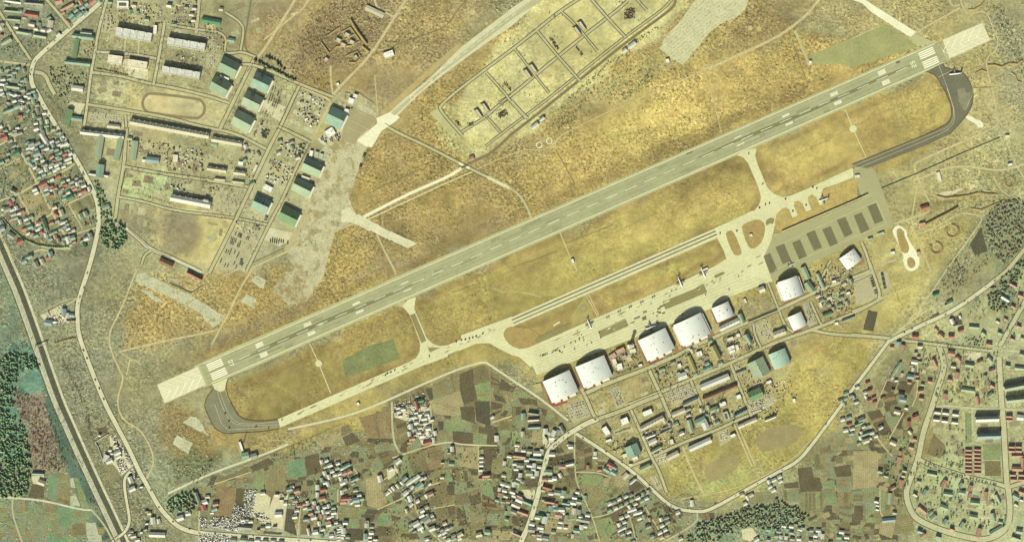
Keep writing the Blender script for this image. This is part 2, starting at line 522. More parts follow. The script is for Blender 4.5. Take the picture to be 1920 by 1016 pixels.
def ground_material():
    m = bpy.data.materials.new('meadow'); m.use_nodes = True
    t = m.node_tree; N, L = t.nodes, t.links
    b = N['Principled BSDF']; b.inputs['Roughness'].default_value = 1; b.inputs['Specular IOR Level'].default_value = .05
    geo = N.new('ShaderNodeNewGeometry')
    ac = N.new('ShaderNodeAttribute'); ac.attribute_name = 'cover'
    sc = N.new('ShaderNodeAttribute'); sc.attribute_name = 'scrub'
    def noise(size, detail=3, rough=.6, dist=0):
        n = N.new('ShaderNodeTexNoise'); n.inputs['Scale'].default_value = 1/size
        n.inputs['Detail'].default_value = detail; n.inputs['Roughness'].default_value = rough
        n.inputs['Distortion'].default_value = dist
        L.new(geo.outputs['Position'], n.inputs['Vector']); return n.outputs['Fac']
    def rng(src, a, b_, c, d):
        r = N.new('ShaderNodeMapRange'); r.clamp = False
        for k, v in zip(('From Min','From Max','To Min','To Max'), (a,b_,c,d)): r.inputs[k].default_value = v
        L.new(src, r.inputs['Value']); return r.outputs['Result']
    def op(o, x, y):
        q = N.new('ShaderNodeMath'); q.operation = o
        for i, v in enumerate((x, y)):
            if isinstance(v, (int, float)): q.inputs[i].default_value = v
            else: L.new(v, q.inputs[i])
        return q.outputs[0]
    fine = noise(8, 2, .75); mid = noise(24, 4, .65, .6); wide = noise(90, 4, .6, .5)
    amp = op('MULTIPLY', sc.outputs['Fac'], .62)
    k1 = op('ADD', op('MULTIPLY', rng(fine, .3, .7, -1, 1), amp), 1)
    k2 = rng(mid, .3, .7, .90, 1.10); k3 = rng(wide, .3, .7, .92, 1.08)
    k = op('MAXIMUM', op('MULTIPLY', op('MULTIPLY', k1, k2), k3), .15)
    # dead straw and dark stalks
    straw = rng(noise(13, 3, .7), .55, .75, 0, .42)
    straw = op('MULTIPLY', op('MAXIMUM', op('MINIMUM', straw, .5), 0), sc.outputs['Fac'])
    mx = N.new('ShaderNodeMix'); mx.data_type = 'RGBA'; mx.blend_type = 'MULTIPLY'
    L.new(straw, mx.inputs['Factor']); L.new(ac.outputs['Color'], mx.inputs['A']); mx.inputs['B'].default_value = (.62, .57, .50, 1)
    v = N.new('ShaderNodeVectorMath'); v.operation = 'SCALE'
    L.new(mx.outputs['Result'], v.inputs[0]); L.new(k, v.inputs['Scale'])
    L.new(v.outputs['Vector'], b.inputs['Base Color'])
    h = op('MULTIPLY', op('ADD', op('MULTIPLY', noise(9, 3, .7), 2.6), op('MULTIPLY', noise(30, 3), 4.0)), sc.outputs['Fac'])
    bp = N.new('ShaderNodeBump'); bp.inputs['Distance'].default_value = 1.0; bp.inputs['Strength'].default_value = .75
    L.new(h, bp.inputs['Height']); L.new(bp.outputs['Normal'], b.inputs['Normal'])
    return m

def make_ground():
    ny, nx = PX.shape
    V = np.stack([(PX-960)*S, (508-PY)*S, np.zeros(PX.shape)], -1).reshape(-1, 3)
    i = (np.arange(ny-1)[:, None]*nx + np.arange(nx-1)[None, :]).ravel()
    F = np.concatenate([np.stack([i, i+nx, i+1], -1), np.stack([i+1, i+nx, i+nx+1], -1)])
    x0, x1 = (GX[0]-960)*S, (GX[-1]-960)*S; y1, y0 = (508-GY[0])*S, (508-GY[-1])*S
    B = 16000
    base = len(V)
    ring = np.array([(x0,y0,0),(x1,y0,0),(x1,y1,0),(x0,y1,0),(-B,-B,0),(B,-B,0),(B,B,0),(-B,B,0)], float)
    V = np.concatenate([V, ring])
    R = []
    for k in range(4):
        a, b_, c, d = base+k, base+(k+1) % 4, base+4+(k+1) % 4, base+4+k
        R += [(a, d, c), (a, c, b_)]
    F = np.concatenate([F, np.array(R)])
    me = tri_mesh('ground', V, F, [ground_material()])
    c = np_alb(COVER).reshape(-1, 3)
    c = np.concatenate([c, np.tile(np_alb(np.array([[136,130,92]])), (8, 1))])
    c4 = np.concatenate([c, np.ones((len(c), 1))], 1).astype(np.float32)
    at = me.attributes.new('cover', 'FLOAT_COLOR', 'POINT'); at.data.foreach_set('color', c4.ravel())
    s_ = np.concatenate([SCRUB.ravel(), np.full(8, .5)]).astype(np.float32)
    at = me.attributes.new('scrub', 'FLOAT', 'POINT'); at.data.foreach_set('value', s_)
    o = new_obj('ground', me); o['kind'] = 'structure'
make_ground()
PV = np.zeros((820, 1440), bool)        # 1.5 survey units per cell, origin -60,-60
def mark(poly):
    a = np.array(poly); x0, y0 = a.min(0)-2; x1, y1 = a.max(0)+2
    i0, i1 = max(0, int((x0+60)/1.5)), min(1440, int((x1+60)/1.5)+1); j0, j1 = max(0, int((y0+60)/1.5)), min(820, int((y1+60)/1.5)+1)
    if i1 <= i0 or j1 <= j0: return
    X, Y = np.meshgrid(np.arange(i0, i1)*1.5-60, np.arange(j0, j1)*1.5-60)
    PV[j0:j1, i0:i1] |= sdist([tuple(q) for q in poly], X, Y) > -1.6
_sheet, _road = sheet, road
def sheet(name, poly, *a, **k):
    o = _sheet(name, poly, *a, **k)
    if k.get('kind', 'structure'): mark(chaikin(poly, 1, True) if k.get('smooth') else poly)
    return o
def road(pts, w, mat, z=0.30, name='road', smooth=2, parent=None):
    L_, R_ = strip_pts(pts, w)
    if name != 'verge':
        for i in range(len(pts)-1): mark([L_[i], L_[i+1], R_[i+1], R_[i]])
    return _road(pts, w, mat, z, name, smooth, parent)
# ================================================================ FIELDS
FC = {'b': (98,88,62), 'B': (122,112,76), 'o': (136,128,86), 'g': (132,142,94), 'G': (116,140,100), 'y': (160,148,104),
      'k': (86,82,60), 'e': (132,136,100), 'r': (140,120,82), 'p': (178,180,146)}
def field_mat(c):
    return surf('field_' + c, FC[c], .17, (5, 34), .5, 4.0, 1.0, stripe=(6, .09 if c in 'ygoe' else .06), grain=(5, .2))
FIELDS = {
(2,2): 'k:630,885 680,875 690,960 665,965|o:682,872 748,832 798,920 692,960|o:750,830 880,780 888,895 802,918|b:885,775 990,730 1000,860 1020,960 920,1005 890,890|B:992,730 1060,702 1108,735 1110,818 995,853|g:996,857 1110,822 1115,965 1025,968|B:1117,742 1188,792 1188,878 1120,868|b:1192,800 1278,862 1200,888|y:650,975 890,898 918,1005 880,1090 700,1070',
(2,3): 'b:890,0 996,0 1000,110 1028,140 900,90|k:1000,-40 1110,-40 1120,148 1012,108|b:1122,-40 1210,-20 1200,38 1130,80|g:772,110 880,95 928,130 920,188 780,178|e:932,128 1026,150 1018,190 922,185|b:1030,152 1170,172 1170,283 1092,280 1097,208 1030,198|b:832,182 988,197 983,278 880,274 842,260|g:992,207 1093,212 1088,283 987,279|o:722,182 778,182 774,264 742,268|k:722,107 768,112 764,174 732,178|B:0,160 50,132 78,186 2,226|b:6,232 82,192 143,255 40,298|r:132,82 370,22 370,238 200,238|B:402,102 478,84 508,228 440,278|e:242,292 358,262 373,318 260,348|B:272,352 348,332 388,420 322,452|g:442,382 488,367 528,478 450,508|B:492,362 620,322 648,478 560,508 522,460|r:642,312 753,292 758,448 662,478|y:860,302 1018,302 1018,468 902,450 857,410|g:870,345 915,340 900,400 865,405|b:1062,302 1168,297 1163,390 1130,395 1123,488 1087,488|o:1132,397 1210,372 1218,478 1132,498|o:702,492 748,474 800,565 722,568 652,540|g:752,480 800,472 848,558 802,565|B:852,472 968,482 988,553 862,563|k:802,577 848,572 848,658 807,663|e:852,572 938,562 948,628 852,653|B:642,602 788,562 798,660 818,718 652,748|b:557,712 638,692 648,748 572,773|B:827,667 948,642 968,728 832,738|b:962,640 1038,612 1053,718 972,748|g:1062,562 1128,562 1148,688 1062,648|b:1057,652 1138,692 1188,798 1052,798|e:1052,812 1193,817 1213,888 1062,888|B:702,772 768,752 788,828 732,858|b:772,752 848,742 858,798 792,828|b:862,767 928,772 938,848 872,863|o:932,792 1048,772 1038,858 942,868|g:382,750 430,727 443,760 402,798|G:277,822 373,817 373,888 277,893|y:182,542 280,502 310,640 348,720 272,768 192,738|e:82,592 178,562 178,638 92,638|k:92,642 178,642 178,688 102,698|o:0,752 128,762 128,838 0,828|e:0,832 168,842 163,908 42,908|k:42,912 163,917 163,1003 42,998|e:382,880 538,792 598,840 432,938|b:277,897 373,897 408,958 277,963|B:277,967 408,962 408,1016 282,1016|e:562,940 638,922 738,1010 602,1010|o:902,892 1058,882 1068,918 922,948|y:1132,922 1280,932 1280,1000 1132,998',
(1,3): 'b:592,450 738,382 753,438 622,488|B:352,560 568,452 588,488 382,558|G:862,420 1000,377 1022,518 892,538|b:1005,375 1108,347 1128,488 1027,518|g:642,490 698,477 698,618 637,618|o:702,482 828,442 868,540 858,638 772,638 707,618|b:492,612 558,612 538,728 482,718|r:342,602 488,602 468,718 450,818 332,798|y:1092,272 1248,192 1278,248 1132,308|k:867,762 928,772 918,828 948,968 852,928|B:977,832 1048,862 1038,958 972,958|e:1172,652 1258,622 1248,698 1172,688|k:702,932 838,942 828,958 692,950',
(0,3): 'b:242,582 328,572 328,688 212,678|G:362,502 428,502 428,708 362,690|o:432,502 523,512 523,738 437,708|p:527,537 550,532 568,608 532,603|p:527,672 568,662 603,748 527,743|g:552,532 585,537 678,768 612,758|G:427,742 518,767 528,870 510,908 462,908 432,880|e:112,702 218,702 213,788 112,778|e:217,792 323,792 353,928 292,1014 232,880|o:332,712 423,742 428,868 352,868|B:542,882 633,872 648,958 542,968|p:642,872 718,867 738,958 652,963|e:142,932 248,902 288,1014 172,1014|p:652,967 758,962 768,1014 662,1014|b:722,162 798,152 808,198 742,208|o:792,452 880,432 898,498 832,578',
(0,1): 'o:522,522 668,442 718,540 592,588|y:162,442 308,442 328,490 250,558 202,558|b:372,790 478,742 498,808 422,828',
(3,3): 'b:482,232 598,302 540,320 475,318|B:476,322 538,322 538,466 475,468|b:542,324 598,304 603,463 542,466|b:267,382 458,347 458,398 402,418 262,468|B:322,572 468,542 498,618 422,628 322,618|g:487,507 648,507 688,530 640,588 492,570|o:502,582 638,602 698,650 650,718 602,788 562,718|g:612,852 738,822 788,928 692,998 652,950|b:872,602 928,552 998,600 902,658|y:772,532 830,462 888,500 822,608 762,588|y:247,842 458,862 428,938 242,948|B:222,92 338,132 232,178 217,150|y:152,182 228,182 238,268 142,268|g:0,182 58,182 58,288 0,293|k:0,472 88,472 93,518 0,518|b:97,537 203,542 188,603 97,603|e:922,882 1028,832 1058,928 952,998 932,960|b:1122,732 1200,722 1258,780 1152,798|e:432,612 518,622 518,688 432,688|e:182,742 268,762 258,818 172,808|b:0,822 118,832 108,868 0,878|e:232,952 418,972 418,1014 242,1014|y:652,542 738,532 718,598 662,598|b:0,0 68,0 68,58 0,78',
(4,3): 'b:862,462 968,452 983,532 1028,532 1043,633 882,638|y:1022,472 1078,462 1088,538 1037,538|g:1042,562 1138,547 1158,738 1062,738|e:887,642 1053,642 1058,778 882,778|e:752,622 868,617 868,718 762,698|b:757,577 868,562 873,608 762,613|b:1132,452 1258,432 1268,518 1152,528|e:1147,537 1248,532 1258,638 1162,638|o:1167,642 1280,642 1280,728 1172,728|e:1172,742 1268,742 1268,868 1172,828|b:122,802 238,792 243,838 152,858|o:492,642 688,632 698,688 502,738|B:1027,312 1108,292 1113,338 1032,358|o:982,362 1108,342 1118,428 992,438',
(5,2): 'b:242,822 328,842 298,928 212,888|b:352,822 468,832 418,918 322,888|b:212,932 298,902 338,998 242,1014|e:422,692 498,672 488,758 422,748|k:72,438 112,292 183,307 150,453|b:482,410 638,302 658,348 502,408|k:722,347 798,332 823,398 772,408',
(5,1): 'k:872,820 958,684 983,780 1008,868 912,898|y:822,862 858,847 878,898 832,918',
(5,3): 'k:322,160 347,82 378,82 352,173|b:102,42 198,22 278,168 192,218|y:0,332 178,332 198,560 168,608 82,608 0,618|e:0,632 73,632 73,738 0,738|b:12,742 73,742 73,848 0,838|e:87,632 158,622 168,778 87,848|g:202,622 243,622 238,788 207,798|y:202,862 318,862 288,988 192,948|o:332,812 438,812 458,928 302,958|g:837,47 888,52 888,268 842,278|g:967,282 1103,277 1103,398 977,398|B:982,407 1103,407 1108,518 987,518|B:552,350 600,202 688,290 698,350 640,388'}
def rough(poly, step=5.0, amp=1.6, seed=1):
    rg = random.Random(seed); q = []
    for i, a in enumerate(poly):
        b_ = poly[(i+1) % len(poly)]; L_ = math.hypot(b_[0]-a[0], b_[1]-a[1]); n = max(1, int(L_/step))
        for j in range(n):
            t = j/n; k = amp if j else amp*.4
            q.append((a[0]+(b_[0]-a[0])*t+rg.uniform(-k, k), a[1]+(b_[1]-a[1])*t+rg.uniform(-k, k)))
    return q
for (c, r), s in FIELDS.items():
    for item in s.split('|'):
        k, p = item.split(':')
        P = T(c, r, p)
        best = max(range(len(P)), key=lambda i: math.hypot(P[i][0]-P[i-1][0], P[i][1]-P[i-1][1]))
        a = math.degrees(math.atan2(-(P[best][1]-P[best-1][1]), P[best][0]-P[best-1][0]))
        sheet('field', rough(P, 4, .5, int(P[0][0])), field_mat(k), 0.04, a)
        if len(P) == 4 and k not in 'kp':
            rs = random.Random(int(P[0][0]*7+P[0][1]))
            e = [math.hypot(P[i][0]-P[(i+1) % 4][0], P[i][1]-P[(i+1) % 4][1]) for i in range(4)]
            Q = P if e[0]+e[2] >= e[1]+e[3] else P[1:]+P[:1]
            n = max(2, int(max(e)/rs.uniform(5, 9)))
            for i in range(n):
                if rs.random() < .5: continue
                t0, t1 = (i+.08)/n, (i+.92)/n
                mixp = lambda A, B, t: (A[0]+(B[0]-A[0])*t, A[1]+(B[1]-A[1])*t)
                R_ = [mixp(Q[0], Q[1], t0), mixp(Q[0], Q[1], t1), mixp(Q[3], Q[2], t1), mixp(Q[3], Q[2], t0)]
                R_ = [(x+(sum(q[0] for q in R_)/4-x)*.05, y+(sum(q[1] for q in R_)/4-y)*.05) for x, y in R_]
                sheet('field_strip', rough(R_, 4, .35, i), field_mat(rs.choice({'b':'Bbr','B':'boB','o':'eBo','g':'Goe','G':'gGe','y':'oye','e':'ogB','r':'Bor'}[k])), 0.30 if False else 0.075, a+90)

def patchwork(poly, ang, cw, ch, cols, seed):
    rg = random.Random(seed); a = math.radians(ang)
    cx = sum(q[0] for q in poly)/len(poly); cy = sum(q[1] for q in poly)/len(poly)
    def node(i, j):
        u = i*cw+cw*.3*math.sin(j*1.7+seed)+cw*.25*math.sin(i*2.3+j*.9); v = j*ch+ch*.25*math.sin(i*1.3+seed*2)
        return (cx+u*math.cos(a)+v*math.sin(a), cy-u*math.sin(a)+v*math.cos(a))
    for i in range(-45, 46):
        for j in range(-45, 46):
            P = [node(i, j), node(i+1, j), node(i+1, j+1), node(i, j+1)]
            m = (sum(q[0] for q in P)/4, sum(q[1] for q in P)/4)
            if sdist(poly, np.array([[m[0]]]), np.array([[m[1]]]))[0, 0] < 2 or rg.random() < .12: continue
            P = [(m[0]+(x-m[0])*.955, m[1]+(y-m[1])*.955) for x, y in P]
            mm = field_mat(rg.choice(cols))
            o = _sheet('field', P, mm, 0.0, ang if rg.random() < .5 else ang+90)
            o.location.z = 0.004 + 0.005*seed
patchwork(px('345,905 470,868 560,850 640,832 735,790 735,850 640,880 640,985 470,960 350,960'), 5, 17, 11, 'oobBegke', 3)
patchwork(px('640,835 735,745 905,692 1000,745 1040,790 1000,985 960,1012 640,1012'), -8, 16, 12, 'oobBegkBe', 4)
patchwork(px('1085,818 1180,905 1290,962 1270,1012 1010,1012 1040,880'), 20, 15, 11, 'oobBege', 5)
patchwork(px('1498,872 1560,845 1640,790 1690,700 1700,760 1680,850 1690,905 1690,1012 1600,1012 1540,960 1490,945'), -4, 15, 11, 'oobBegkye', 6)
patchwork(px('0,938 100,945 178,965 200,1016 0,1016'), -6, 16, 13, 'oegGee', 7)
patchwork(px('20,300 110,280 170,400 120,450 20,460'), 24, 15, 11, 'oeyoe', 8)
# bare sports grounds, lawns and other ground patches
sheet('sports_ground', T(4,3,'545,200 850,110 890,250 760,300 640,338 565,330'), surf('worn_earth', (150,138,92), .10, (6,30)), 0.08, smooth=1)
sheet('drill_ground', T(4,3,'150,430 400,350 440,440 300,540 180,570'), surf('worn_turf', (154,142,92), .12, (6,30)), 0.08, smooth=2)
sheet('mown_grass', T(2,2,'5,672 200,562 390,508 440,655 200,742 30,795'), surf('green_turf', (124,130,82), .18, (7,40), .4), 0.08)
sheet('mown_grass', T(4,0,'950,415 1280,282 1520,178 1765,352 1280,505 1160,480 985,492'), surf('mown_turf', (156,156,100), .13, (7,50), .3), 0.08)
sheet('lawn_plot', T(2,0,'660,850 740,800 900,985 830,1010'), surf('pale_green_turf', (182,178,122), .1, (8,40)), 0.08)
sheet('helipad_lawn', T(3,2,'440,345 545,190 615,345 460,410'), surf('olive_turf', (166,154,92), .12, (6,20)), 0.08)
sheet('dry_grass_strip', T(2,0,'290,850 640,530 885,318 925,350 640,580 340,870'), surf('straw_turf', (178,160,104), .1, (8,40)), 0.08)

# ================================================================ PAVING
CONC = surf('concrete', (212,208,156), .07, (8,60), grain=(4,.16))
CONC2 = surf('old_concrete', (190,188,148), .13, (5,30), grain=(4,.5), weeds=(26, (154,146,102), .56))
CONC2B = surf('cracked_concrete', (212,206,164), .12, (5,30), grain=(4,.25))
CONCW = surf('bright_concrete', (230,226,184), .06, (8,50), grain=(4,.12))
RUNM = surf('runway_asphalt', (162,161,117), .08, (10,90), stripe=(14,.05))
SHOU = surf('shoulder_asphalt', (180,177,124), .07, (8,50))
DARKA = surf('dark_asphalt', (112,108,84), .12, (6,40), stripe=(6,.06))
PATCH = surf('apron_asphalt', (138,130,82), .07, (5,30), stripe=(7,.09))
TARM = surf('east_apron_asphalt', (164,161,114), .05, (8,50))
TARD = surf('stand_asphalt', (112,109,76), .08, (4,20))
ROADM = surf('road_asphalt', (184,178,132), .09, (7,40), grain=(4,.2))
ROADW = surf('pale_road', (205,200,160), .10, (7,40), grain=(4,.15))
TRACK = surf('dirt_track', (194,180,128), .14, (5,25), grain=(4,.25))
STREET = surf('street_asphalt', (188,184,140), .10, (6,30), grain=(4,.25))
DARKR = surf('dark_road', (122,112,76), .10, (6,30))
PAINT = surf('white_paint', (250,246,206), .06, (4,20))
YPAINT = surf('faded_paint', (206,200,150), .10, (4,20))
RUBBER = surf('tyre_rubber', (124,121,84), .12, (5,14), stripe=(3.5,.10))
TURF = surf('island_turf', (178,158,92), .14, (6,24), .5)
TURFB = surf('dry_island_turf', (164,142,84), .14, (5,16), .5)

# the runway in its own axes: t along it, v across it (survey units)
A0 = (393.0, 698.0); UX, UY = .91629, -.40053
def RP(t, v): return (A0[0]+UX*t-UY*v, A0[1]+UY*t+UX*v)
def rq(t0, t1, v0, v1): return [RP(t0, v0), RP(t1, v0), RP(t1, v1), RP(t0, v1)]
RANG = math.degrees(math.atan2(-UY, UX))
sheet('runway_shoulder', [RP(-22,-23), RP(60,-25), RP(1440,-23), RP(1500,-22), RP(1508,20), RP(1440,23.5), RP(60,24), RP(-22,22)], SHOU, 0.30, RANG)
runway = sheet('runway', rq(-12, 1500, -19.6, 19.6), RUNM, 0.36, RANG)
def runway_part(name, poly, m, z):
    o = sheet(name, poly, m, z, RANG, kind=None)
    o.parent = runway
    o.matrix_parent_inverse = Matrix.Translation(runway.location) @ Matrix.Rotation(math.radians(RANG), 4, 'Z')
    o.matrix_parent_inverse.invert()
    return o
for t0, t1, hw, v in ((70,300,1.2,.4),(1190,1420,1.2,.2),(150,240,3.0,-.5),(1270,1350,3.0,.3),(50,215,1.8,1.6),(90,330,2.2,-2.2),(215,430,2.2,1.8),(1255,1440,1.8,-1),(1090,1330,2.4,2),(1000,1200,2.0,-1.5)):
    n = 14
    up = [RP(t0+(t1-t0)*i/n, v-hw*math.sin(math.pi*min(.98,max(.02,i/n)))-RNG.uniform(0,.5)) for i in range(n+1)]
    dn = [RP(t0+(t1-t0)*i/n, v+hw*math.sin(math.pi*min(.98,max(.02,i/n)))+RNG.uniform(0,.5)) for i in range(n, -1, -1)]
    runway_part('rubber_streak', up+dn, RUBBER, 0.44)
for v in (-19.2, 19.2):
    runway_part('edge_line', rq(-4, 1492, v-.45, v+.45), PAINT, 0.60)
k = 0
while 59.5+39.55*k+24 < 1430:
    t = 59.5+39.55*k
    runway_part('centre_line', rq(t, t+23.5, -.42, .42), PAINT, 0.60)
    k += 1
for t0 in (0, 1456):
    for i in range(4):
        for s in (-1, 1):
            v = s*(2.6+i*3.7)
            runway_part('threshold_stripe', rq(t0, t0+30.5, *sorted((v, v+s*2.2))), PAINT, 0.60)
for tc, n in ((106.5,4),(204.5,3),(303.7,2),(402.5,1)):
    for t in (tc, 1486-tc):
        for s in (-1, 1):
            for i in range(n):
                v = s*((6.2 if n > 2 else 6.6) + i*2.15)
                runway_part('touchdown_stripe', rq(t-7.5, t+7.5, *sorted((v, v+s*1.35))), PAINT, 0.60)
SEG = {'0': [(0,0,1,8),(4,0,5,8),(0,0,5,1),(0,7,5,8)], '7': [(0,7,5,8),(0,5.6,1,7.2)], '2': [(0,7,5,8),(4,4.2,5,8),(0,3.6,5,4.6),(0,0,1,4),(0,0,5,1)],
       '5': [(0,7,5,8),(0,4.2,1,8),(0,3.8,5,4.8),(4,0,5,4.4),(0,0,5,1)]}
def digits(txt, t, flip):
    for n, ch in enumerate(txt):
        off = -5.6 + n*6.6
        for x0, y0, x1, y1 in SEG[ch]:
            q = [(x0,y0),(x1,y0),(x1,y1),(x0,y1)]
            q = [(x*.92+off, y*1.05) for x, y in q]
            P = [RP(t+y, x) if not flip else RP(t-y, -x) for x, y in q]
            runway_part('runway_digit', P, PAINT, 0.62)
        if ch == '7':
            q = [(4,8),(5.1,8),(2.6,0),(1.5,0)]
            q = [(x*.92+off, y*1.05) for x, y in q]
            P = [RP(t+y, x) if not flip else RP(t-y, -x) for x, y in q]
            runway_part('runway_digit', P, PAINT, 0.66)
digits('07', 40, False)
digits('25', 1444, True)
# blast pads with chevrons
def chevrons(pad, tips, half, back, tmin, tmax):
    for t in tips:
        for s in (-1, 1):
            e = t + back
            v1 = half
            if back < 0 and e < tmin: v1 = half*(t-tmin)/(t-e); e = tmin
            if back > 0 and e > tmax: v1 = half*(tmax-t)/(e-t); e = tmax
            P = [RP(t-.8, 0), RP(t+.8, 0), RP(e+.8, s*v1), RP(e-.8, s*v1)]
            o = sheet('chevron', P, PAINT, 0.62, RANG, kind=None)
            o.parent = pad
            o.matrix_parent_inverse = (Matrix.Translation(pad.location) @ Matrix.Rotation(math.radians(RANG), 4, 'Z')).inverted()
PADM = surf('pad_concrete', (216,210,166), .05, (8,50), stripe=(9,.05))
wp = sheet('blast_pad', [(294.5,720.5),(371,686.5),(386,721.5),(309,756)], PADM, 0.32, RANG)
chevrons(wp, (-16,-32,-48,-64,-80), 17, -20, -94, -10)
ep = sheet('blast_pad', [(1767,75),(1842,43),(1856.7,76),(1780.5,110.5)], PADM, 0.38, RANG)
chevrons(ep, (1501,1518,1535,1552,1569), 17, 20, 1498, 1583)
for s in T(5,0,'335,470 243,98 160,42'):
    pass
sheet('repair_patch', T(5,0,'318,468 347,457 353,470 324,482'), TARD, 0.64)
sheet('repair_patch', T(4,1,'27,140 72,120 76,127 30,147'), TARD, 0.64)

rg = random.Random(55)
RP1 = surf('runway_patch_dark', (148,146,104), .08, (6,40)); RP2 = surf('runway_patch_pale', (172,171,126), .08, (6,40)); STAIN = surf('oil_stain', (150,142,98), .2, (3,10)); STAIN2 = surf('pale_wash', (222,218,170), .08, (3,10))
for i in range(46):
    t = rg.uniform(20, 1440); v = rg.uniform(-17, 14); l, w = rg.uniform(8, 60), rg.uniform(1.5, 5)
    runway_part('repair_patch', rq(t, t+l, v, v+w), rg.choice((RP1, RP1, RP2)), 0.40)
# taxiways
def pave(name, poly, m=CONC, z=0.34, smooth=0, ang=RANG):
    if name in ('abandoned_apron', 'broken_paving', 'hardstand'): poly = rough(poly, 4, 1.0 if name != 'hardstand' else .6, int(poly[0][0]))
    return sheet(name, poly, m, z, ang, smooth=smooth)
pave('taxiway', [(520,786),(1341,428),(1345,446),(524,801.5)])
for off, w, m in ((4.6, 2.7, DARKA), (10.6, 2.7, DARKA)):
    p0 = (958+off*.40, 595.2+off); p1 = (1340+off*.40, 428.6+off)
    road([p0, p1], w, m, 0.42, 'taxiway_stripe', 0)
pave('taxiway', T(2,2,'455,262 500,215 562,193 552,235 548,285 560,315 640,500 690,548 740,560 790,555 800,640 640,700 520,672 560,650 585,610 592,560 585,520 515,335 500,312'), CONC, .36)
pave('taxiway_patch', T(2,2,'515,330 553,318 638,523 600,540'), PATCH, .46)
pave('taxiway_patch', T(2,2,'640,555 655,575 690,572 715,575 745,572 665,610'), PATCH, .46)
pave('taxiway_shoulder', T(2,2,'400,262 480,215 470,270 455,275 420,258'), SHOU, .32)
pave('taxiway', T(4,1,'405,150 455,115 552,95 543,150 565,225 632,385 680,435 745,462 820,450 1265,248 1280,248 1280,322 1050,400 700,600 400,760 245,770 245,692 530,572 572,520 588,470 573,405 540,320 490,210 455,165'), CONC, .36)
pave('taxiway_shoulder', T(4,1,'540,110 600,75 560,100 545,150'), SHOU, .32)
apron = pave('apron', [(1341,428),(1346,449),(1357,470),(1362,485),(1340,499),(1280,527),(1115,597),(992,651),(975,654),(960,649),(948,632),(930,625),(905,640),(940,650),(960,665),(985,673),(998,685),(1007,703),(1132,655),(1250,610),(1280,598),(1335,578),(1370,555),(1448,527),(1432,482),(1446,452),(1452,425),(1470,400),(1410,395)], CONC, .33)
pave('apron_fillet', T(2,2,'880,600 1010,545 1110,540 1180,580 1280,630 1330,640 1420,720 1480,640 1340,590 1260,560 1225,500 1215,470 1240,410 1280,380 1280,340 900,480'), CONC, .37)
pave('apron_turf_edge', T(2,2,'1280,412 1235,430 1215,462 1222,505 1270,560 1340,583 1395,578 1500,530 1460,440'), TURFB, .41, 1)
# bays and turf islands
pave('taxiway', T(4,1,'690,600 1050,395 1066,512 1030,530 960,562 860,608 720,660'), CONC, .39)
pave('turf_island', T(4,1,'690,650 702,595 740,550 775,540 800,556 822,618 862,600 834,530 838,500 868,490 900,512 924,573 966,556 938,490 942,460 972,444 1003,462 1030,526 1062,508 1040,430 1055,404 1280,316 1310,330 1310,480 745,722 700,700'), TURF, .44)
pave('turf_island', T(4,1,'320,745 335,718 365,712 390,735 443,865 440,892 405,903 375,885'), TURFB, .44, 1)
pave('turf_island', T(4,1,'436,690 470,655 560,628 605,645 622,700 600,790 560,835 520,853 490,835'), TURFB, .44, 1)
pave('taxiway_patch', T(4,1,'622,640 655,615 690,622 680,665 650,660 625,680'), PATCH, .47, 1)
pave('east_apron', [(1432,482),(1452,437),(1465,437),(1600,380),(1632,363),(1631,342),(1622,331),(1600,334),(1602,312),(1640,318),(1655,370),(1678,422),(1660,428),(1600,457),(1500,502),(1448,527)], TARM, .35)
pave('east_apron', T(5,1,'0,295 130,235 160,260 215,400 305,655 290,690 130,640'), TARM, .345)
for s in ('605,905 655,880 712,1010 655,1035','695,835 760,810 815,940 750,965','820,805 880,780 935,910 875,935','925,735 990,710 1045,840 985,865','1045,705 1110,680 1165,810 1105,835','1155,635 1220,610 1275,735 1215,765','1282,602 1342,577 1402,705 1337,735','1385,532 1450,507 1505,640 1440,665'):
    pave('aircraft_stand', T(4,1,s), TARD, .47)
for p0, p1 in ((T(4,1,'700,830 1455,493')), (T(4,1,'690,1010 1528,662')), (T(4,1,'1455,493 1528,662')), (T(4,1,'640,770 1400,440'))):
    road([p0, p1], .7, YPAINT, .52, 'apron_line', 0)
for s in ('645,455 850,355 875,410 665,500','1130,230 1440,105 1465,160 1150,290'):
    pave('apron_patch', T(3,2,s), PATCH, .47)
pave('apron_patch', T(3,2,'170,508 430,390 447,425 190,540'), PATCH, .47)
pave('apron_patch', T(4,2,'235,35 300,5 320,20 245,56'), PATCH, .47)
for u, v, w, h in ((1125,255,40,14),(1100,275,24,12),(995,300,28,12),(990,340,30,26),(1105,305,20,14),(1135,310,24,10),(1090,300,14,12),(935,345,46,12),(1095,380,16,14),(905,380,24,10)):
    P = [(u-w/2,v+w*.2),(u+w/2,v-w*.2),(u+w/2+4,v-w*.2+h),(u-w/2+4,v+w*.2+h)]
    pave('apron_patch', [(960+a/4, 508+b/4) for a, b in P], TARD, .47)
# slab joints on the main apron
def xpts(n, a, b): return [(a[0]+(b[0]-a[0])*i/n, a[1]+(b[1]-a[1])*i/n) for i in range(n+1)]
JOINT = surf('joint_sealant', (176,168,116), .1, (6,30))
for q0, q1 in zip(xpts(9, (1000,655), (1008,700)), xpts(9, (1345,503), (1437,524))):
    road([q0, q1], .5, JOINT, .45, 'slab_joint', 0)
for a, b in ((-60,30),(0,8),(40,22)):
    road([(1100+a,600-a*.43+b),(1240+a,540-a*.43+b)], .6, YPAINT, .52, 'apron_line', 0)
road([(700,720),(1330,444)], .6, YPAINT, .52, 'taxiway_line', 0)
road(T(4,1,'760,470 1270,268'), .6, YPAINT, .52, 'taxiway_line', 0)

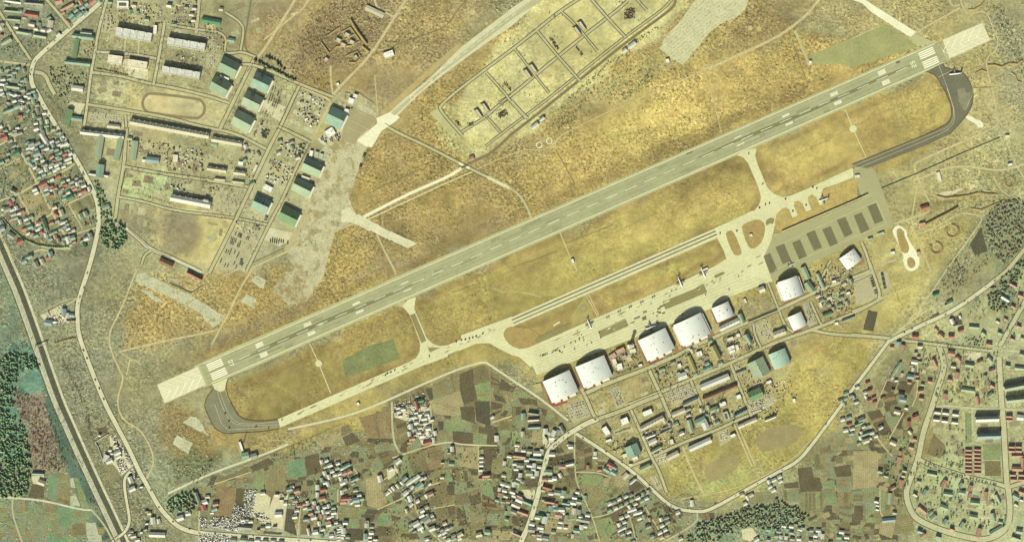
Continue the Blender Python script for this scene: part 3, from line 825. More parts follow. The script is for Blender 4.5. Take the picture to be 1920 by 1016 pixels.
for i in range(90):
    x, y = rg.choice(((rg.uniform(1000, 1440), None), (rg.uniform(560, 950), 'taxi')))
    y = (651-.436*(x-992)+rg.uniform(8, 40)) if y is None else (786-.436*(x-520)+rg.uniform(2, 12))
    n = 9; r_ = rg.uniform(.6, 2.4); e = rg.uniform(1, 4)
    P = []
    for k in range(n):
        a = -k*2*math.pi/n; r2 = r_*rg.uniform(.6, 1.2)
        u, v = e*r2*math.cos(a), r2*math.sin(a)
        P.append((x+u*UX-v*UY*-1, y+u*UY+v*UX))
    sheet('oil_stain', P, rg.choice((STAIN, STAIN, STAIN2)), 0.56)
# dark east loop taxiway and warm-up pad
pave('loop_taxiway', T(5,0,'545,540 665,475 690,515 810,535 868,600 902,690 890,800 840,880 720,1010 540,1094 0,1306 0,1226 540,1016 640,965 710,920 735,860 728,790 690,700 655,630 620,570'), DARKA, .34)
pave('taxiway_patch', T(5,0,'780,670 830,660 850,700 880,690 870,790 830,830 790,760'), surf('worn_asphalt', (136,132,100), .16, (4,14)), .46)
for s in ('640,580 740,530','640,490 720,700 760,860 720,950 600,1000 0,1245','700,660 770,860 735,960 600,1030 0,1275'):
    road(T(5,0,s), .6, YPAINT, .5, 'taxiway_line', 1)
EDGE = surf('turf_edge_soil', (92,84,56), .2, (4,16), grain=(4,.4))
for s in ('545,540 590,550 625,580 660,640 700,710 735,795 740,860 715,920 640,965 540,1012','665,475 690,515 810,535 868,600 902,690 890,800 840,880 720,1010'):
    road(T(5,0,s), 1.6, EDGE, .48, 'turf_verge', 1)
road(T(5,1,'-10,218 540,-2 600,-30'), 1.2, EDGE, .48, 'turf_verge', 0)
pave('compass_pad', T(5,0,'840,872 875,865 915,895 945,900 972,920 978,945 960,962 935,955 918,930 850,895'), CONCW, .36, 1)
road(T(5,0,'840,830 905,680 870,600'), .5, YPAINT, .5, 'taxiway_line', 1)
# west warm-up pad
pave('warm_up_pad', T(1,2,'315,848 340,835 430,805 415,840 408,900 430,970 470,1016 500,1080 560,1120 660,1132 805,1110 820,1172 470,1210 400,1218 330,1176 290,1096 265,1016 262,980 290,920'), surf('pad_asphalt', (128,126,96), .10, (6,30), stripe=(5,.07)), .34)
pave('taxiway', T(1,2,'312,850 430,800 415,840 405,895 370,905 330,885'), CONC, .42)
for s in ('322,880 280,930 255,990 258,1030 290,1100 330,1180 410,1222 520,1210 660,1205 810,1185','430,810 415,850 418,900 445,970 480,1040 520,1095 580,1115 680,1125 800,1112'):
    road(T(1,2,s), 1.7, EDGE, .48, 'turf_verge', 1)
for s in ('345,880 380,1000 440,1120 520,1160 810,1150','370,900 410,1020 460,1110 540,1150 805,1130','330,1000 400,1190 520,1185 800,1165'):
    road(T(1,2,s), .6, YPAINT, .5, 'taxiway_line', 1)
# service paths with round pads across the islands
def disc(x, y, r, m, z=.44, name='round_pad', n=18, r0=0):
    if r0:
        p = [(x+r*math.cos(i*2*math.pi/n), y+r*math.sin(i*2*math.pi/n)) for i in range(n+1)]
        return road(p, r0, m, z, name, 0)
    return sheet(name, [(x+r*math.cos(i*2*math.pi/n), y-r*math.sin(i*2*math.pi/n)) for i in range(n)], m, z)
road(T(1,2,'1045,548 1110,690 1200,915'), 1.6, CONC, .3, 'path', 0); disc(597.5,681,6.4,CONC)
road(T(4,0,'1220,825 1275,960 1300,1016 1375,1180'), 1.4, CONC, .3, 'path', 0); disc(1599.5,241.5,7,CONC)
for x, y in ((1011,272),(1030,264.5)): disc(x, y, 5.2, PAINT, .3, 'ground_ring', 24, 1.1)
disc(1094,578,8,surf('pad_soil', (152,142,92), .1, (4,14)), .2)
disc(1094,578,4,surf('pad_soil_centre', (164,152,100), .1, (4,14)), .3)
for x, y, r in ((885.5,23.5,5.5),(912,44,2.5),(1407,53,4.5),(1423,54,4.5)): disc(x, y, r, surf('pale_soil', (190,174,116), .1, (5,20)), .12)
disc(900,576,4.2,surf('straw_patch', (184,158,84), .1, (5,14)), .12); disc(909,562,4,MATS['straw_patch'], .12)
# old crosswind runway
cw = pave('old_runway', T(2,0,'345,858 480,735 640,608 900,355 1280,62 1400,-20 1500,-60 1480,20 1280,196 1100,318 960,418 700,612 560,730 420,872'), surf('old_runway_edge', (206,202,160), .08, (7,40), grain=(4,.15)), .33, 0, 38)
pave('old_runway_lane', T(2,0,'372,852 520,728 660,612 900,400 1280,108 1500,-50 1500,10 1280,148 940,410 700,590 640,640 400,868'), surf('old_runway_lane', (180,176,130), .07, (6,40), stripe=(9,.06)), .43, 0, 38)
pave('old_runway_lane', T(2,0,'640,628 680,590 770,520 775,535 740,560 690,610'), CONC2, .5, 0, 38)
for i in range(11):
    u, v = 760+i*52, 520-i*40
    road(T(2,0,f'{u},{v} {u+28},{v-22}'), .6, PAINT, .55, 'faded_dash', 0)
disc(640+535/4, 733/4, 4.6, PAINT, .55, 'closed_marker', 20, .8)
disc(640+680/4, 612/4, 3.2, PAINT, .55, 'closed_marker', 4, .8)
pave('old_taxiway', T(2,0,'262,888 300,870 370,840 440,880 410,910 300,985 230,1106 190,1100 115,1056 170,1010 270,925'), CONCW, .38)
pave('abandoned_apron', px('650,186 690,200 707,214 697,246 700,262 690,275 668,330 655,375 668,402 650,424 628,436 606,520 575,566 540,572 524,548 552,500 536,480 560,440 575,405 566,380 590,350 590,300 612,266 635,230'), surf('broken_concrete', (188,181,138), .15, (5,26), grain=(6,.28), weeds=(34, (158,145,98), .51)), .30)
pave('apron_tarmac', T(2,0,'60,820 120,815 250,880 262,910 130,1030 105,1090 10,1050 0,1016'), surf('tan_tarmac', (162,152,108), .08, (6,40)), .36)
pave('apron_tarmac', T(1,1,'990,560 1060,600 1000,700 880,880 850,850 900,760'), surf('tan_tarmac2', (180,168,122), .07, (6,30)), .36)
for s in ('60,900 240,990','40,950 200,1030','110,830 255,900'):
    road(T(2,0,s), .5, YPAINT, .5, 'apron_line', 0)
pave('broken_paving', T(2,1,'60,600 130,590 220,640 390,730 570,810 500,846 420,810 270,740 160,690 60,650'), CONC2B, .36)
pave('broken_paving', T(2,1,'0,560 60,540 110,590 160,610 180,690 60,650 0,650'), CONC2B, .37)
pave('broken_paving', T(1,2,'600,70 640,30 720,70 690,140'), CONC2, .34); pave('broken_paving', T(1,2,'520,230 570,170 645,215 630,280'), CONC2, .34)
pave('broken_paving', T(1,2,'750,160 840,20 870,0 1040,0 1000,130 930,220 860,230'), surf('weedy_concrete', (176,168,124), .2, (4,14), grain=(5,.5), weeds=(22, (150,132,84), .48)), .33)
pave('broken_paving', T(0,2,'1030,20 1090,10 1280,110 1430,180 1620,300 1690,340 1650,390 1600,420 1540,380 1500,310 1280,200 1010,80'), CONC2, .34)
pave('broken_paving', T(0,2,'1055,140 1085,135 1230,230 1170,240'), CONC2, .36)
pave('broken_paving', T(1,3,'90,120 150,70 190,75 240,130 260,180 290,220 220,190 160,150'), CONC2, .34, 1)
pave('broken_paving', T(1,3,'10,280 50,210 165,270 130,355'), CONC2, .34)
pave('hardstand', [(1310,-10),(1405,-10),(1398,18),(1378,36),(1356,42),(1330,62),(1298,102),(1280,122),(1262,112),(1237,92),(1244,74),(1280,34)], surf('hardstand_concrete', (196,192,146), .09, (5,30), grain=(5,.3), stripe=(9,.06)), .34, 0, 40)
pave('old_taxiway', T(5,0,'-40,-10 60,-20 150,40 470,242 430,280 405,268 130,90 70,30'), CONCW, .36)
pave('old_taxiway', T(5,0,'462,248 605,322 480,352 415,285'), SHOU, .37)
pave('loop_pad', T(5,1,'315,680 350,672 405,720 400,760 480,880 498,930 492,985 450,1020 400,1010 370,950 380,900 330,800 290,720 300,700'), CONCW, .34, 1)
pave('turf_island', T(5,1,'318,715 345,690 385,720 380,745 420,830 415,875 380,888 350,850'), TURFB, .40, 1)
pave('turf_island', T(5,1,'400,930 425,908 460,930 468,975 440,998 410,985'), TURFB, .40, 1)
CHALK = surf('exposed_chalk', (214,200,156), .14, (4,14), grain=(4,.3), weeds=(14, (160,146,100), .52))
for q in ('635,440 690,420 760,415 830,385 830,405 760,435 700,450 650,452', '865,385 890,368 915,365 920,390 880,402', '1020,180 1080,175 1110,195 1060,205'):
    sheet('bare_slope', rough(T(5,1,q), 3, .8, 7), CHALK, .06)
# running tracks
def oval(x0, y0, x1, y1, tilt, w, m, z, name):
    n = 48; p = []
    cx, cy, a, b = (x0+x1)/2, (y0+y1)/2, (x1-x0)/2, (y1-y0)/2
    for i in range(n+1):
        t = 2*math.pi*i/n
        c, s = math.cos(t), math.sin(t)
        x = (a-b)*(1 if c > 0 else -1)*min(1, abs(c)*3) + b*c; y = b*s
        T_ = math.radians(tilt)
        p.append((cx+x*math.cos(T_)+y*math.sin(T_), cy-x*math.sin(T_)+y*math.cos(T_)))
    return road(p, w, m, z, name, 0)
oval(267, 180, 384, 218, -7, 5, surf('cinder_track', (136,124,90), .08, (5,20)), .2, 'running_track')

# ================================================================ ROADS
RD = [  # sheet, width, material, points
(0,0,8,ROADW,'770,-40 765,10 700,70 520,220 290,420 250,470 230,560 240,640 280,700 330,800 430,960 560,1176 690,1406 730,1516 740,1596 740,1716 700,1886 660,2032 600,2212 580,2292 580,2402 590,2512 640,2652 700,2812 790,3032 880,3200 960,3348 1040,3528 1110,3648 1190,3798 1280,3898 1340,3950 1440,3988 1600,4004 1920,4028 2240,4050 2560,4070 2900,4110'),
(0,0,5,STREET,'800,0 740,220 715,380 680,560 655,780 635,920 620,990'),(0,0,5,STREET,'720,392 930,400 1180,440 1210,460'),
(0,0,5,ROADM,'690,545 900,570 1100,625 1280,655 1560,720 1720,775'),(0,0,5,ROADM,'660,785 960,830 1280,885 1540,960 1760,995 2010,1125'),
(0,0,5,STREET,'1235,170 1190,440 1150,640'),(0,0,3,ROADM,'945,280 930,395'),(0,0,3,ROADM,'1045,300 1035,420'),
(0,0,5,ROADM,'340,-10 430,90 530,215'),(0,0,5,ROADM,'-10,80 120,290 230,450'),(0,0,4,TRACK,'-10,460 150,480 230,490'),(0,0,7,ROADM,'265,540 340,560 370,640 410,710'),
(0,0,2.5,TRACK,'980,620 985,720 970,820'),(0,0,2.5,TRACK,'1080,650 990,720'),(0,0,4,STREET,'940,860 950,1010'),
(0,1,3.5,TRACK,'-20,80 100,20 200,-60'),(0,1,4,ROADM,'60,-80 100,20 180,170 280,360 380,560 450,680 510,790'),(0,1,2.5,TRACK,'-10,260 150,170'),
(0,1,4,ROADM,'-10,495 140,440 280,360 500,260 560,210'),(0,1,3,TRACK,'140,450 250,650'),(0,1,3,ROADM,'250,660 390,590 440,545 690,430'),(0,1,2.5,TRACK,'510,510 620,700'),(0,1,3,TRACK,'560,740 730,690'),
(0,1,4,STREET,'10,590 100,700 200,795 360,845 530,850'),(0,1,3,TRACK,'150,950 280,850 380,870'),(0,1,3,TRACK,'0,740 60,850 120,1016'),
(0,1,6,ROADM,'950,-60 940,60 930,230 890,420 865,620'),(0,1,5,ROADM,'930,235 1280,298 1520,330 1890,390'),(0,1,4,STREET,'890,460 1100,500 1280,560 1610,600 1770,620 2020,672'),
(1,1,6,ROADM,'290,1030 500,610 730,110 820,-60 840,-300 600,460'.replace('840,-300 600,460','940,-320')),(1,0,6,ROADM,'370,970 520,660 605,480 640,430'),(1,1,5,ROADM,'570,1016 740,660 840,480 950,220 1040,50'),
(1,0,5,ROADM,'810,980 960,650 975,640'),(1,0,4,TRACK,'980,655 1190,745 1200,780 1080,1010'),(1,0,5,ROADM,'800,945 980,1030 1050,1070'),(1,0,5,ROADM,'480,490 630,480 960,630 1220,730'),(1,0,3.5,TRACK,'1220,730 1200,600 1200,490'),
(1,0,4,ROADM,'640,430 540,390 470,400 395,400'),(1,0,3,DARKR,'605,-10 570,200 548,370 640,430'),(1,0,4,ROADM,'410,95 500,150 545,200 545,260 520,400'),(1,0,6,ROADM,'215,-10 205,110 190,250'),(1,0,4,ROADM,'0,190 210,225 420,250 405,400'),
(1,0,3,TRACK,'265,225 280,195 305,195 315,225'),(1,0,5,TRACK,'940,-10 700,380 650,430'),(1,0,4,TRACK,'1040,-10 980,90 900,110'),(1,0,3,TRACK,'700,300 960,90'),
(1,0,5,TRACK,'2000,-10 1760,0 1680,130 1530,370 1430,490 1280,640 1220,710'.replace('2000,-10 1760,0','1770,-10')),(2,0,2,DARKR,'230,420 360,360 520,295 700,240 800,190 860,90 940,5'),(2,0,2,TRACK,'250,560 275,870'),(2,0,2,DARKR,'120,690 250,775'),
(2,0,1.6,TRACK,'235,430 310,485 425,455 390,350 280,385'),(2,0,4,TRACK,'250,0 270,70 400,130'),
(0,1,6,ROADW,'945,695 1060,790 1110,845 1280,915 1510,1025'),(0,1,4,ROADM,'1060,970 1085,890 1140,860'),(1,2,3,TRACK,'0,75 150,165 400,40 520,-20'),(1,2,3.5,TRACK,'610,-10 520,130 430,330 360,450 310,550'),
(0,2,3.5,TRACK,'890,605 1280,512 1520,470 1640,435'),(0,2,3,TRACK,'1025,-10 900,310 820,450 820,570 900,750 930,800 880,950 890,1050 940,1130 1070,1196 1170,1416 1100,1556'),(0,2,2.5,TRACK,'900,610 1060,700'),(0,2,2.5,TRACK,'975,660 950,780'),
(0,2,3,ROADM,'430,300 580,205'),(0,2,1.6,TRACK,'320,300 480,220 580,200'),
(2,0,4.5,ROADM,'910,1020 745,835 735,790 1040,550 1280,375 1480,215 1640,85 1790,-10'),(2,0,3.5,ROADM,'1085,545 1240,715 1250,740 1385,890'),(3,0,3.5,ROADM,'0,760 60,830 120,890'),(3,0,4,ROADM,'185,230 340,420 480,575 510,610'),(3,0,3,ROADM,'20,370 100,470 180,580 280,700'),
(3,0,4,ROADM,'590,-10 710,130 850,280'),(3,0,3,ROADM,'360,80 480,190 545,270 640,385'),(3,0,3.5,ROADM,'930,-10 1010,80'),(3,0,4.5,ROADM,'-100,775 0,715 170,570 340,430 540,270 720,130 800,70 870,5'),
(2,0,3,ROADM,'1085,870 1200,1000'),(2,0,4,ROADM,'890,1000 1000,930 1080,880 1180,790 1280,715'),(3,0,5,DARKR,'-20,1020 150,890 510,600 830,340 1000,215 1190,75 1225,30 1225,-10'),(3,0,3,ROADM,'-200,1100 -100,1020 100,870 300,720 460,590 850,275 1120,85 1200,0'),
(2,1,5,DARKR,'900,245 1000,190 1120,140 1290,-20'),(2,1,5.5,CONCW,'960,215 920,235 820,300 700,355 500,440 160,615'),(2,1,2,CONC,'985,272 800,350 190,635'),(2,1,5,ROADM,'320,-80 420,-20 640,80 930,232 1100,315'),(2,1,6,CONC,'1095,312 1260,395'),(2,1,4,ROADM,'1260,390 1340,450 1390,530 1425,620'),
(2,1,7,SHOU,'300,-90 380,-40 470,5'),(2,1,5,CONCW,'880,210 960,250'),
(2,1,2,TRACK,'980,272 1130,200 1280,140 1370,105 1500,115 1580,80 1640,0 1800,-76 2080,-216 2560,-406 2640,-460'),(4,0,2.5,TRACK,'-20,608 90,560 150,520'),(4,0,5,TRACK,'150,520 260,490 400,420 700,290 920,130 1030,-10'),(4,0,2,TRACK,'150,500 190,480 230,490 245,520'),(4,0,2.2,TRACK,'165,545 185,620 230,740 290,1000'),(4,0,2,TRACK,'240,520 275,650 230,690'),
(4,0,5,SHOU,'840,230 900,370 950,490'),(4,0,1.2,DARKR,'825,320 880,470 935,620'),(2,1,4,TRACK,'-10,700 120,650'),(1,1,3.5,TRACK,'560,1016 850,880 1280,690'),(1,1,2,DARKR,'480,1016 860,840 1280,655'),(2,1,4,ROADM,'265,740 330,880 395,1000 410,1040'),
(2,2,4,ROADW,'-400,1184 0,1100 250,1012 560,870 860,740 1040,685 1080,682 1110,700 1280,815 1500,960 1700,1120'),(2,2,1,DARKR,'700,860 880,775 1060,700 1100,715 1280,842 1500,985'),(1,3,4,ROADW,'-20,650 130,580 300,500 720,350 880,280'),(1,3,1.2,DARKR,'300,530 720,370 1280,130'),
(3,3,9,ROADW,'60,1030 150,830 220,560 260,370 290,310 400,220 480,170 570,120 640,95'),(3,3,10,ROADW,'250,280 245,180 300,250 280,310'),(3,3,6,ROADW,'470,195 640,300 900,480 1050,620 1180,740 1280,775 1400,788 1480,776 1680,666 1980,496 2140,416 2240,300 2470,-10 2560,-140 2680,-296 2830,-496'),
(5,2,7,ROADW,'270,525 480,420 750,300 1000,120 1060,70'),(5,2,7,ROADM,'1050,80 1150,0 1160,-10 1290,-170'),(5,2,6,ROADM,'-10,478 150,492 280,505'),(5,2,5,STREET,'380,520 640,552 830,575 1040,600'),(5,2,4,STREET,'1130,595 1290,605'),
(5,2,10,STREET,'640,560 670,640 685,720 640,860 590,1016 520,1216 490,1396 420,1576 390,1666 430,1806 500,1876 700,1956 860,1996 1000,2016 1130,1956 1180,1846 1165,1640 1150,1600 1130,1200 1110,960 1092,640'),
(5,3,7,STREET,'480,385 560,430 700,480 880,535 1080,575 1160,605'),(5,3,7,ROADM,'1160,605 1290,565'),(5,2,8,STREET,'1100,560 1290,225'),(5,3,4,STREET,'620,0 720,-10 880,15 1280,22'),(5,3,3,STREET,'890,15 895,190 935,195'),
(5,3,2,ROADM,'1290,690 1210,820 1150,960'),(5,2,2.5,TRACK,'1130,755 1200,770 1290,760'),
(3,3,2.5,ROADM,'470,200 470,500 500,610 600,810 660,1020'),(3,3,2,DARKR,'300,560 470,525'),(3,3,2.5,ROADM,'600,830 720,810 860,730 1060,625'),(3,3,2.5,ROADM,'860,740 900,880 935,1020'),(3,3,2.5,ROADM,'990,740 1150,1000'),(3,3,3,ROADM,'1120,1020 1280,935 1390,860 1390,800'),(3,3,2.5,ROADM,'475,490 640,490 740,530'),
(3,3,2.5,ROADM,'0,395 130,390 240,330'),(3,3,2,ROADM,'250,820 460,860 520,800'),
(2,3,4,ROADM,'378,-40 385,250 440,350'),(2,3,5,ROADM,'560,-30 580,180 600,260'),(2,3,4,ROADM,'665,-10 690,285'),(2,3,2.5,ROADW,'690,285 820,262 900,285 1170,292'),(2,3,2.5,ROADM,'1028,290 1025,545 1130,545'),(2,3,2.5,TRACK,'380,385 540,330 690,285'),(2,3,2,DARKR,'640,510 800,452 1000,462'),
(2,3,2.5,TRACK,'270,770 520,660 560,625 760,560'),(2,3,3,ROADM,'530,650 560,780 650,920 760,1020'),(2,3,2,DARKR,'0,740 270,770'),(2,3,2,DARKR,'900,900 1100,905 1280,925'),(2,3,2,TRACK,'560,780 700,760 850,735'),(2,3,2,TRACK,'60,420 150,540 60,580'),
(2,3,2.5,TRACK,'430,470 300,560'),(2,3,3,TRACK,'1130,120 1280,70'),
(1,3,2.5,ROADM,'1255,620 1245,1000'),(1,3,2,ROADM,'880,650 845,930'),(1,3,2,TRACK,'975,760 950,970'),(1,3,3,ROADM,'215,780 210,1020'),(1,3,2,TRACK,'330,580 600,490'),(1,3,2,ROADM,'1170,620 1160,720'),
(0,3,5,ROADW,'1000,465 940,520 930,580 945,690 970,820 970,880 930,950 850,1000 840,1030'),(0,3,3.5,ROADW,'-10,680 90,682 320,700 600,770 690,775'),(0,3,3.5,ROADM,'690,775 780,880 845,1000'),(0,3,3,ROADM,'95,690 90,780 130,920 170,1020'),(0,3,2,DARKR,'980,770 1160,775'),(0,3,2,ROADM,'1160,770 1165,880'),
(5,1,4,TRACK,'950,-10 700,100 500,190 458,215 458,250 490,340 570,500'),(5,1,3.5,TRACK,'480,330 560,300 700,240 850,230 930,240 950,275 920,320'),(5,1,4,TRACK,'920,240 1050,262 1140,258 1290,215'),(5,1,4,TRACK,'300,665 440,620 570,570'),(5,1,3.5,TRACK,'440,630 450,720 490,790 580,1016'),(5,1,2.5,TRACK,'480,360 440,610'),
(5,1,2.5,TRACK,'470,745 560,715 700,640 800,580 900,590 980,615 900,730 690,1016 560,1220 420,1380'),(5,1,2,TRACK,'575,720 590,800'),(5,1,2,TRACK,'1050,300 1090,400 1180,460'),(5,1,2.5,TRACK,'1150,50 1220,230 1290,330'),
(5,0,2.5,TRACK,'800,-10 830,80 870,110 960,85 1010,110 1040,200 1090,300 1070,390 1000,430 1000,520 1040,660 1080,850 1090,940 990,990 860,1040 500,1200'),(5,0,1.5,DARKR,'900,660 1040,655'),(5,0,3,TRACK,'480,240 800,60'),(5,0,4,ROADM,'720,-10 735,50 800,40'),(5,0,2,TRACK,'-10,290 200,195'),
(4,2,6,ROADM,'-60,640 0,605 250,490 480,385 720,290 1010,150 1280,50 1410,-2'),(4,2,6,ROADM,'-400,1000 0,840 360,690 590,580 760,510 930,455 1280,320 1500,200'),(3,2,7,ROADM,'540,920 780,815 1020,730 1280,610'),(3,2,6,ROADM,'1025,735 1130,960 1150,1010 1200,1130'),(3,2,6,ROADM,'520,880 560,960 610,1080 640,1110'),
(3,3,7,ROADM,'640,95 880,10 960,-30 1120,-90'),(3,3,5,ROADM,'890,20 930,110 970,200 1050,390 1100,470 1160,640'),(4,2,5,ROADM,'60,820 110,940 150,1030 200,1180'),(4,2,5,ROADM,'360,700 420,850 480,1000 520,1100'),(4,2,4,ROADM,'590,580 540,480 530,400'),(4,2,4,ROADM,'720,290 770,420 830,460'),(4,2,4,ROADM,'960,230 1020,370 1040,400'),(4,2,4,ROADM,'640,90 720,290'),
(3,3,5,ROADM,'880,450 1050,380 1280,268 1500,190 1660,115 1790,60 1890,10'),(4,3,3,TRACK,'385,130 520,450'),(4,3,3,TRACK,'408,125 545,445'),(4,3,4,TRACK,'0,300 70,480 165,665'),(4,3,2,TRACK,'-10,690 180,660 400,610 600,530 820,400 950,260'),(4,3,2,TRACK,'485,500 540,460 580,455 610,515'),
(4,2,5,ROADM,'960,440 1090,470 1280,485 1500,497'),(4,2,4,ROADM,'1010,150 1070,-10 1110,-80'),(5,2,4,ROADM,'-10,80 130,20 150,0'),(5,2,5,ROADM,'-10,305 120,255 215,205 150,20 120,-70'),(5,2,2.5,TRACK,'220,200 340,150 560,50'),(5,2,2,TRACK,'240,210 280,290'),(5,2,1.5,TRACK,'560,180 440,350 330,470'),(5,2,3,TRACK,'290,500 440,360 640,240'),
(5,1,5,ROADM,'60,800 100,890 130,1000'),(5,1,3,ROADM,'150,990 320,930'),(5,2,2,TRACK,'470,410 490,900 440,1016'),(5,2,2,TRACK,'250,820 170,1016'),(5,3,2.5,TRACK,'50,20 200,270 300,380'),(5,3,2,TRACK,'380,40 270,240'),(5,3,2,TRACK,'200,620 200,850 330,800'),
(2,2,1.5,TRACK,'1130,120 1190,160 1280,150 1410,170 1500,195'),(3,1,2.5,TRACK,'360,730 430,900 490,1016'),(3,2,2,TRACK,'540,170 590,240 640,340'),(3,2,2,TRACK,'570,165 650,330'),(2,2,1,DARKR,'390,380 510,480'),(2,2,1,DARKR,'720,250 655,415 760,440'),(2,2,1.2,DARKR,'830,160 1040,90'),
(3,2,3,CONC,'310,410 360,380'),(2,1,1.5,DARKR,'240,420 300,380 440,330 600,250'),(2,1,1.2,DARKR,'700,230 740,220 790,270'),(3,1,1.5,DARKR,'100,70 330,100 470,360'.replace('100,70 330,100','330,110')),(3,1,1,DARKR,'400,810 760,670'),(3,1,1,DARKR,'0,990 340,870'),
]
for c, r, w, m, s in RD:
    nm = 'road' if m not in (TRACK, DARKR) else ('track' if m is TRACK else ('ditch' if w < 2.6 else 'road'))
    road(T(c, r, s), w, m, 0.16 if m in (TRACK, DARKR) else 0.22, nm)
EDG = surf('verge_soil', (82,76,48), .2, (4,14), grain=(4,.4))
for (c, r, w, m, s) in RD:
    p = T(c, r, s); mx = sum(q[0] for q in p)/len(p); my = sum(q[1] for q in p)/len(p)
    depot = w >= 3 and (820 < mx < 1290 and my < 300 and m is ROADM)
    base = w >= 4 and m in (ROADM, STREET) and ((165 < mx < 700 and my < 520) or (1010 < mx < 1720 and 480 < my < 900))
    main = w >= 5 and m in (ROADW, ROADM, STREET)
    if not (depot or base or main): continue
    p = chaikin(p, 2); L_, R_ = strip_pts(p, w+1.4)
    road(L_, 1.2, EDG, .18, 'verge', 0); road(R_, 1.2, EDG, .18, 'verge', 0)
# forecourts, parking places
LOTM = surf('car_park_asphalt', (178,170,128), .09, (5,24), grain=(4,.25))
LOTP = surf('gravel_yard', (204,196,152), .10, (5,20), grain=(4,.25))
for c, r, m, s in ((0,0,LOTM,'770,100 860,110 840,260 760,240'),(0,0,LOTM,'665,840 930,850 925,935 655,915'),(1,0,LOTM,'270,400 380,410 340,520 260,500'),(0,0,LOTP,'500,760 640,780 600,860 545,830 520,800'),
    (3,3,LOTM,'400,10 560,-50 600,60 460,130'),(3,2,LOTM,'730,890 800,860 860,1000 780,1030'),(3,2,LOTM,'410,1000 540,960 560,1020 440,1070'),(3,2,LOTM,'1140,900 1290,860 1400,850 1400,950 1200,1010'),(4,2,LOTM,'540,400 640,360 700,480 590,540'),(4,2,LOTM,'900,240 950,230 1010,390 940,420'),
    (4,2,LOTM,'490,960 640,920 720,960 640,1030 500,1050'),(3,3,LOTM,'1070,370 1160,340 1170,420 1080,440'),(3,3,LOTM,'1030,530 1080,510 1130,610 1090,630'),(4,3,LOTM,'260,190 340,160 360,250 280,300'),(1,1,LOTM,'480,690 640,760 560,1000 380,1016 340,1000'),(1,1,LOTP,'740,690 920,730 880,800 810,830 700,780'),
    (1,0,LOTP,'700,740 860,800 830,920 690,830'),(5,2,LOTM,'0,60 130,20 210,190 20,260'),(5,2,LOTM,'180,0 260,0 280,140 230,170'),(0,2,LOTP,'300,330 350,310 470,250 480,300 560,320 560,380 420,390 400,360 330,370'),(3,3,LOTP,'240,200 300,250 330,240 270,320 250,300'),(1,3,LOTP,'630,650 700,640 750,680 740,760 780,650 880,660 840,920 740,900 640,830 600,810'),
    (2,3,LOTP,'340,470 400,440 430,490 350,550'),(0,3,LOTP,'820,220 870,215 1000,440 910,520 880,470 840,420'),(1,2,LOTM,'-15,50 60,60 60,110 -20,90'),(1,1,LOTM,'700,0 720,-120 640,-40 650,10'),(1,1,LOTP,'1100,30 1200,-20 1290,60 1220,120 1130,60'),(1,1,LOTM,'400,470 500,460 490,580 390,570'),(1,1,LOTM,'340,400 395,390 370,590 330,580'),
    (0,3,LOTP,'235,520 330,515 340,580 250,580'),(2,3,LOTP,'390,0 660,0 690,280 610,290 560,200 500,110 400,80'),(3,3,LOTP,'70,620 170,620 180,690 110,690'),(4,3,LOTP,'440,920 520,905 560,960 510,1010 450,990'),(5,2,LOTP,'830,620 960,610 950,660 850,670'),(0,0,LOTP,'870,440 1110,455 1110,600 990,590'),(1,1,LOTP,'0,540 300,570 290,600 0,570')):
    sheet('yard', T(c, r, s), m, .12)
# small concrete plots in the depots and military lots
for i in range(16):
    k, j = divmod(i, 4)
    u, v = 975-k*24+j*0, 690+k*66
    if j < 2:
        uu = u + j*95; vv = v + j*52
        sheet('concrete_plot', T(1,0,f'{uu},{vv} {uu+80},{vv+36} {uu+68},{vv+64} {uu-12},{vv+28}'), CONC2, .12)
for i in range(5):
    u, v = 480-i*24, 700+i*52
    sheet('concrete_plot', T(1,1,f'{u},{v} {u+95},{v+46} {u+86},{v+64} {u-9},{v+18}'), CONC2, .14)
    u += 95; v += 55
    sheet('concrete_plot', T(1,1,f'{u},{v} {u+85},{v+40} {u+76},{v+58} {u-9},{v+18}'), CONC2, .14)
for u, v in ((790,180),(870,215),(735,290),(690,330),(800,110),(880,70)):
    sheet('concrete_plot', T(1,1,f'{u},{v} {u+70},{v+34} {u+60},{v+56} {u-10},{v+22}'), CONC2, .14)
for c, r, s in ((0,0,'870,600 1060,640 1000,700 700,690'),):
    pass
# paved red-brown beds beside the big hangars
REDB = surf('red_soil', (138,84,62), .2, (4,14))
for s in ('240,840 275,830 320,1010 290,1020','545,880 660,845 670,870 560,915','485,740 500,735 545,860 530,870','1010,672 1130,640 1135,665 1040,700','955,540 975,535 1015,660 1000,670','300,990 410,960 415,985 320,1016'):
    sheet('flower_bed', T(3,2,s), REDB, .14)
for s in ('-30,560 40,580 60,560 20,520','215,300 235,290 270,385 250,395','0,590 240,495 245,510 0,610','830,450 890,435 895,450 830,475'):
    sheet('flower_bed', T(4,2,s), REDB, .14)

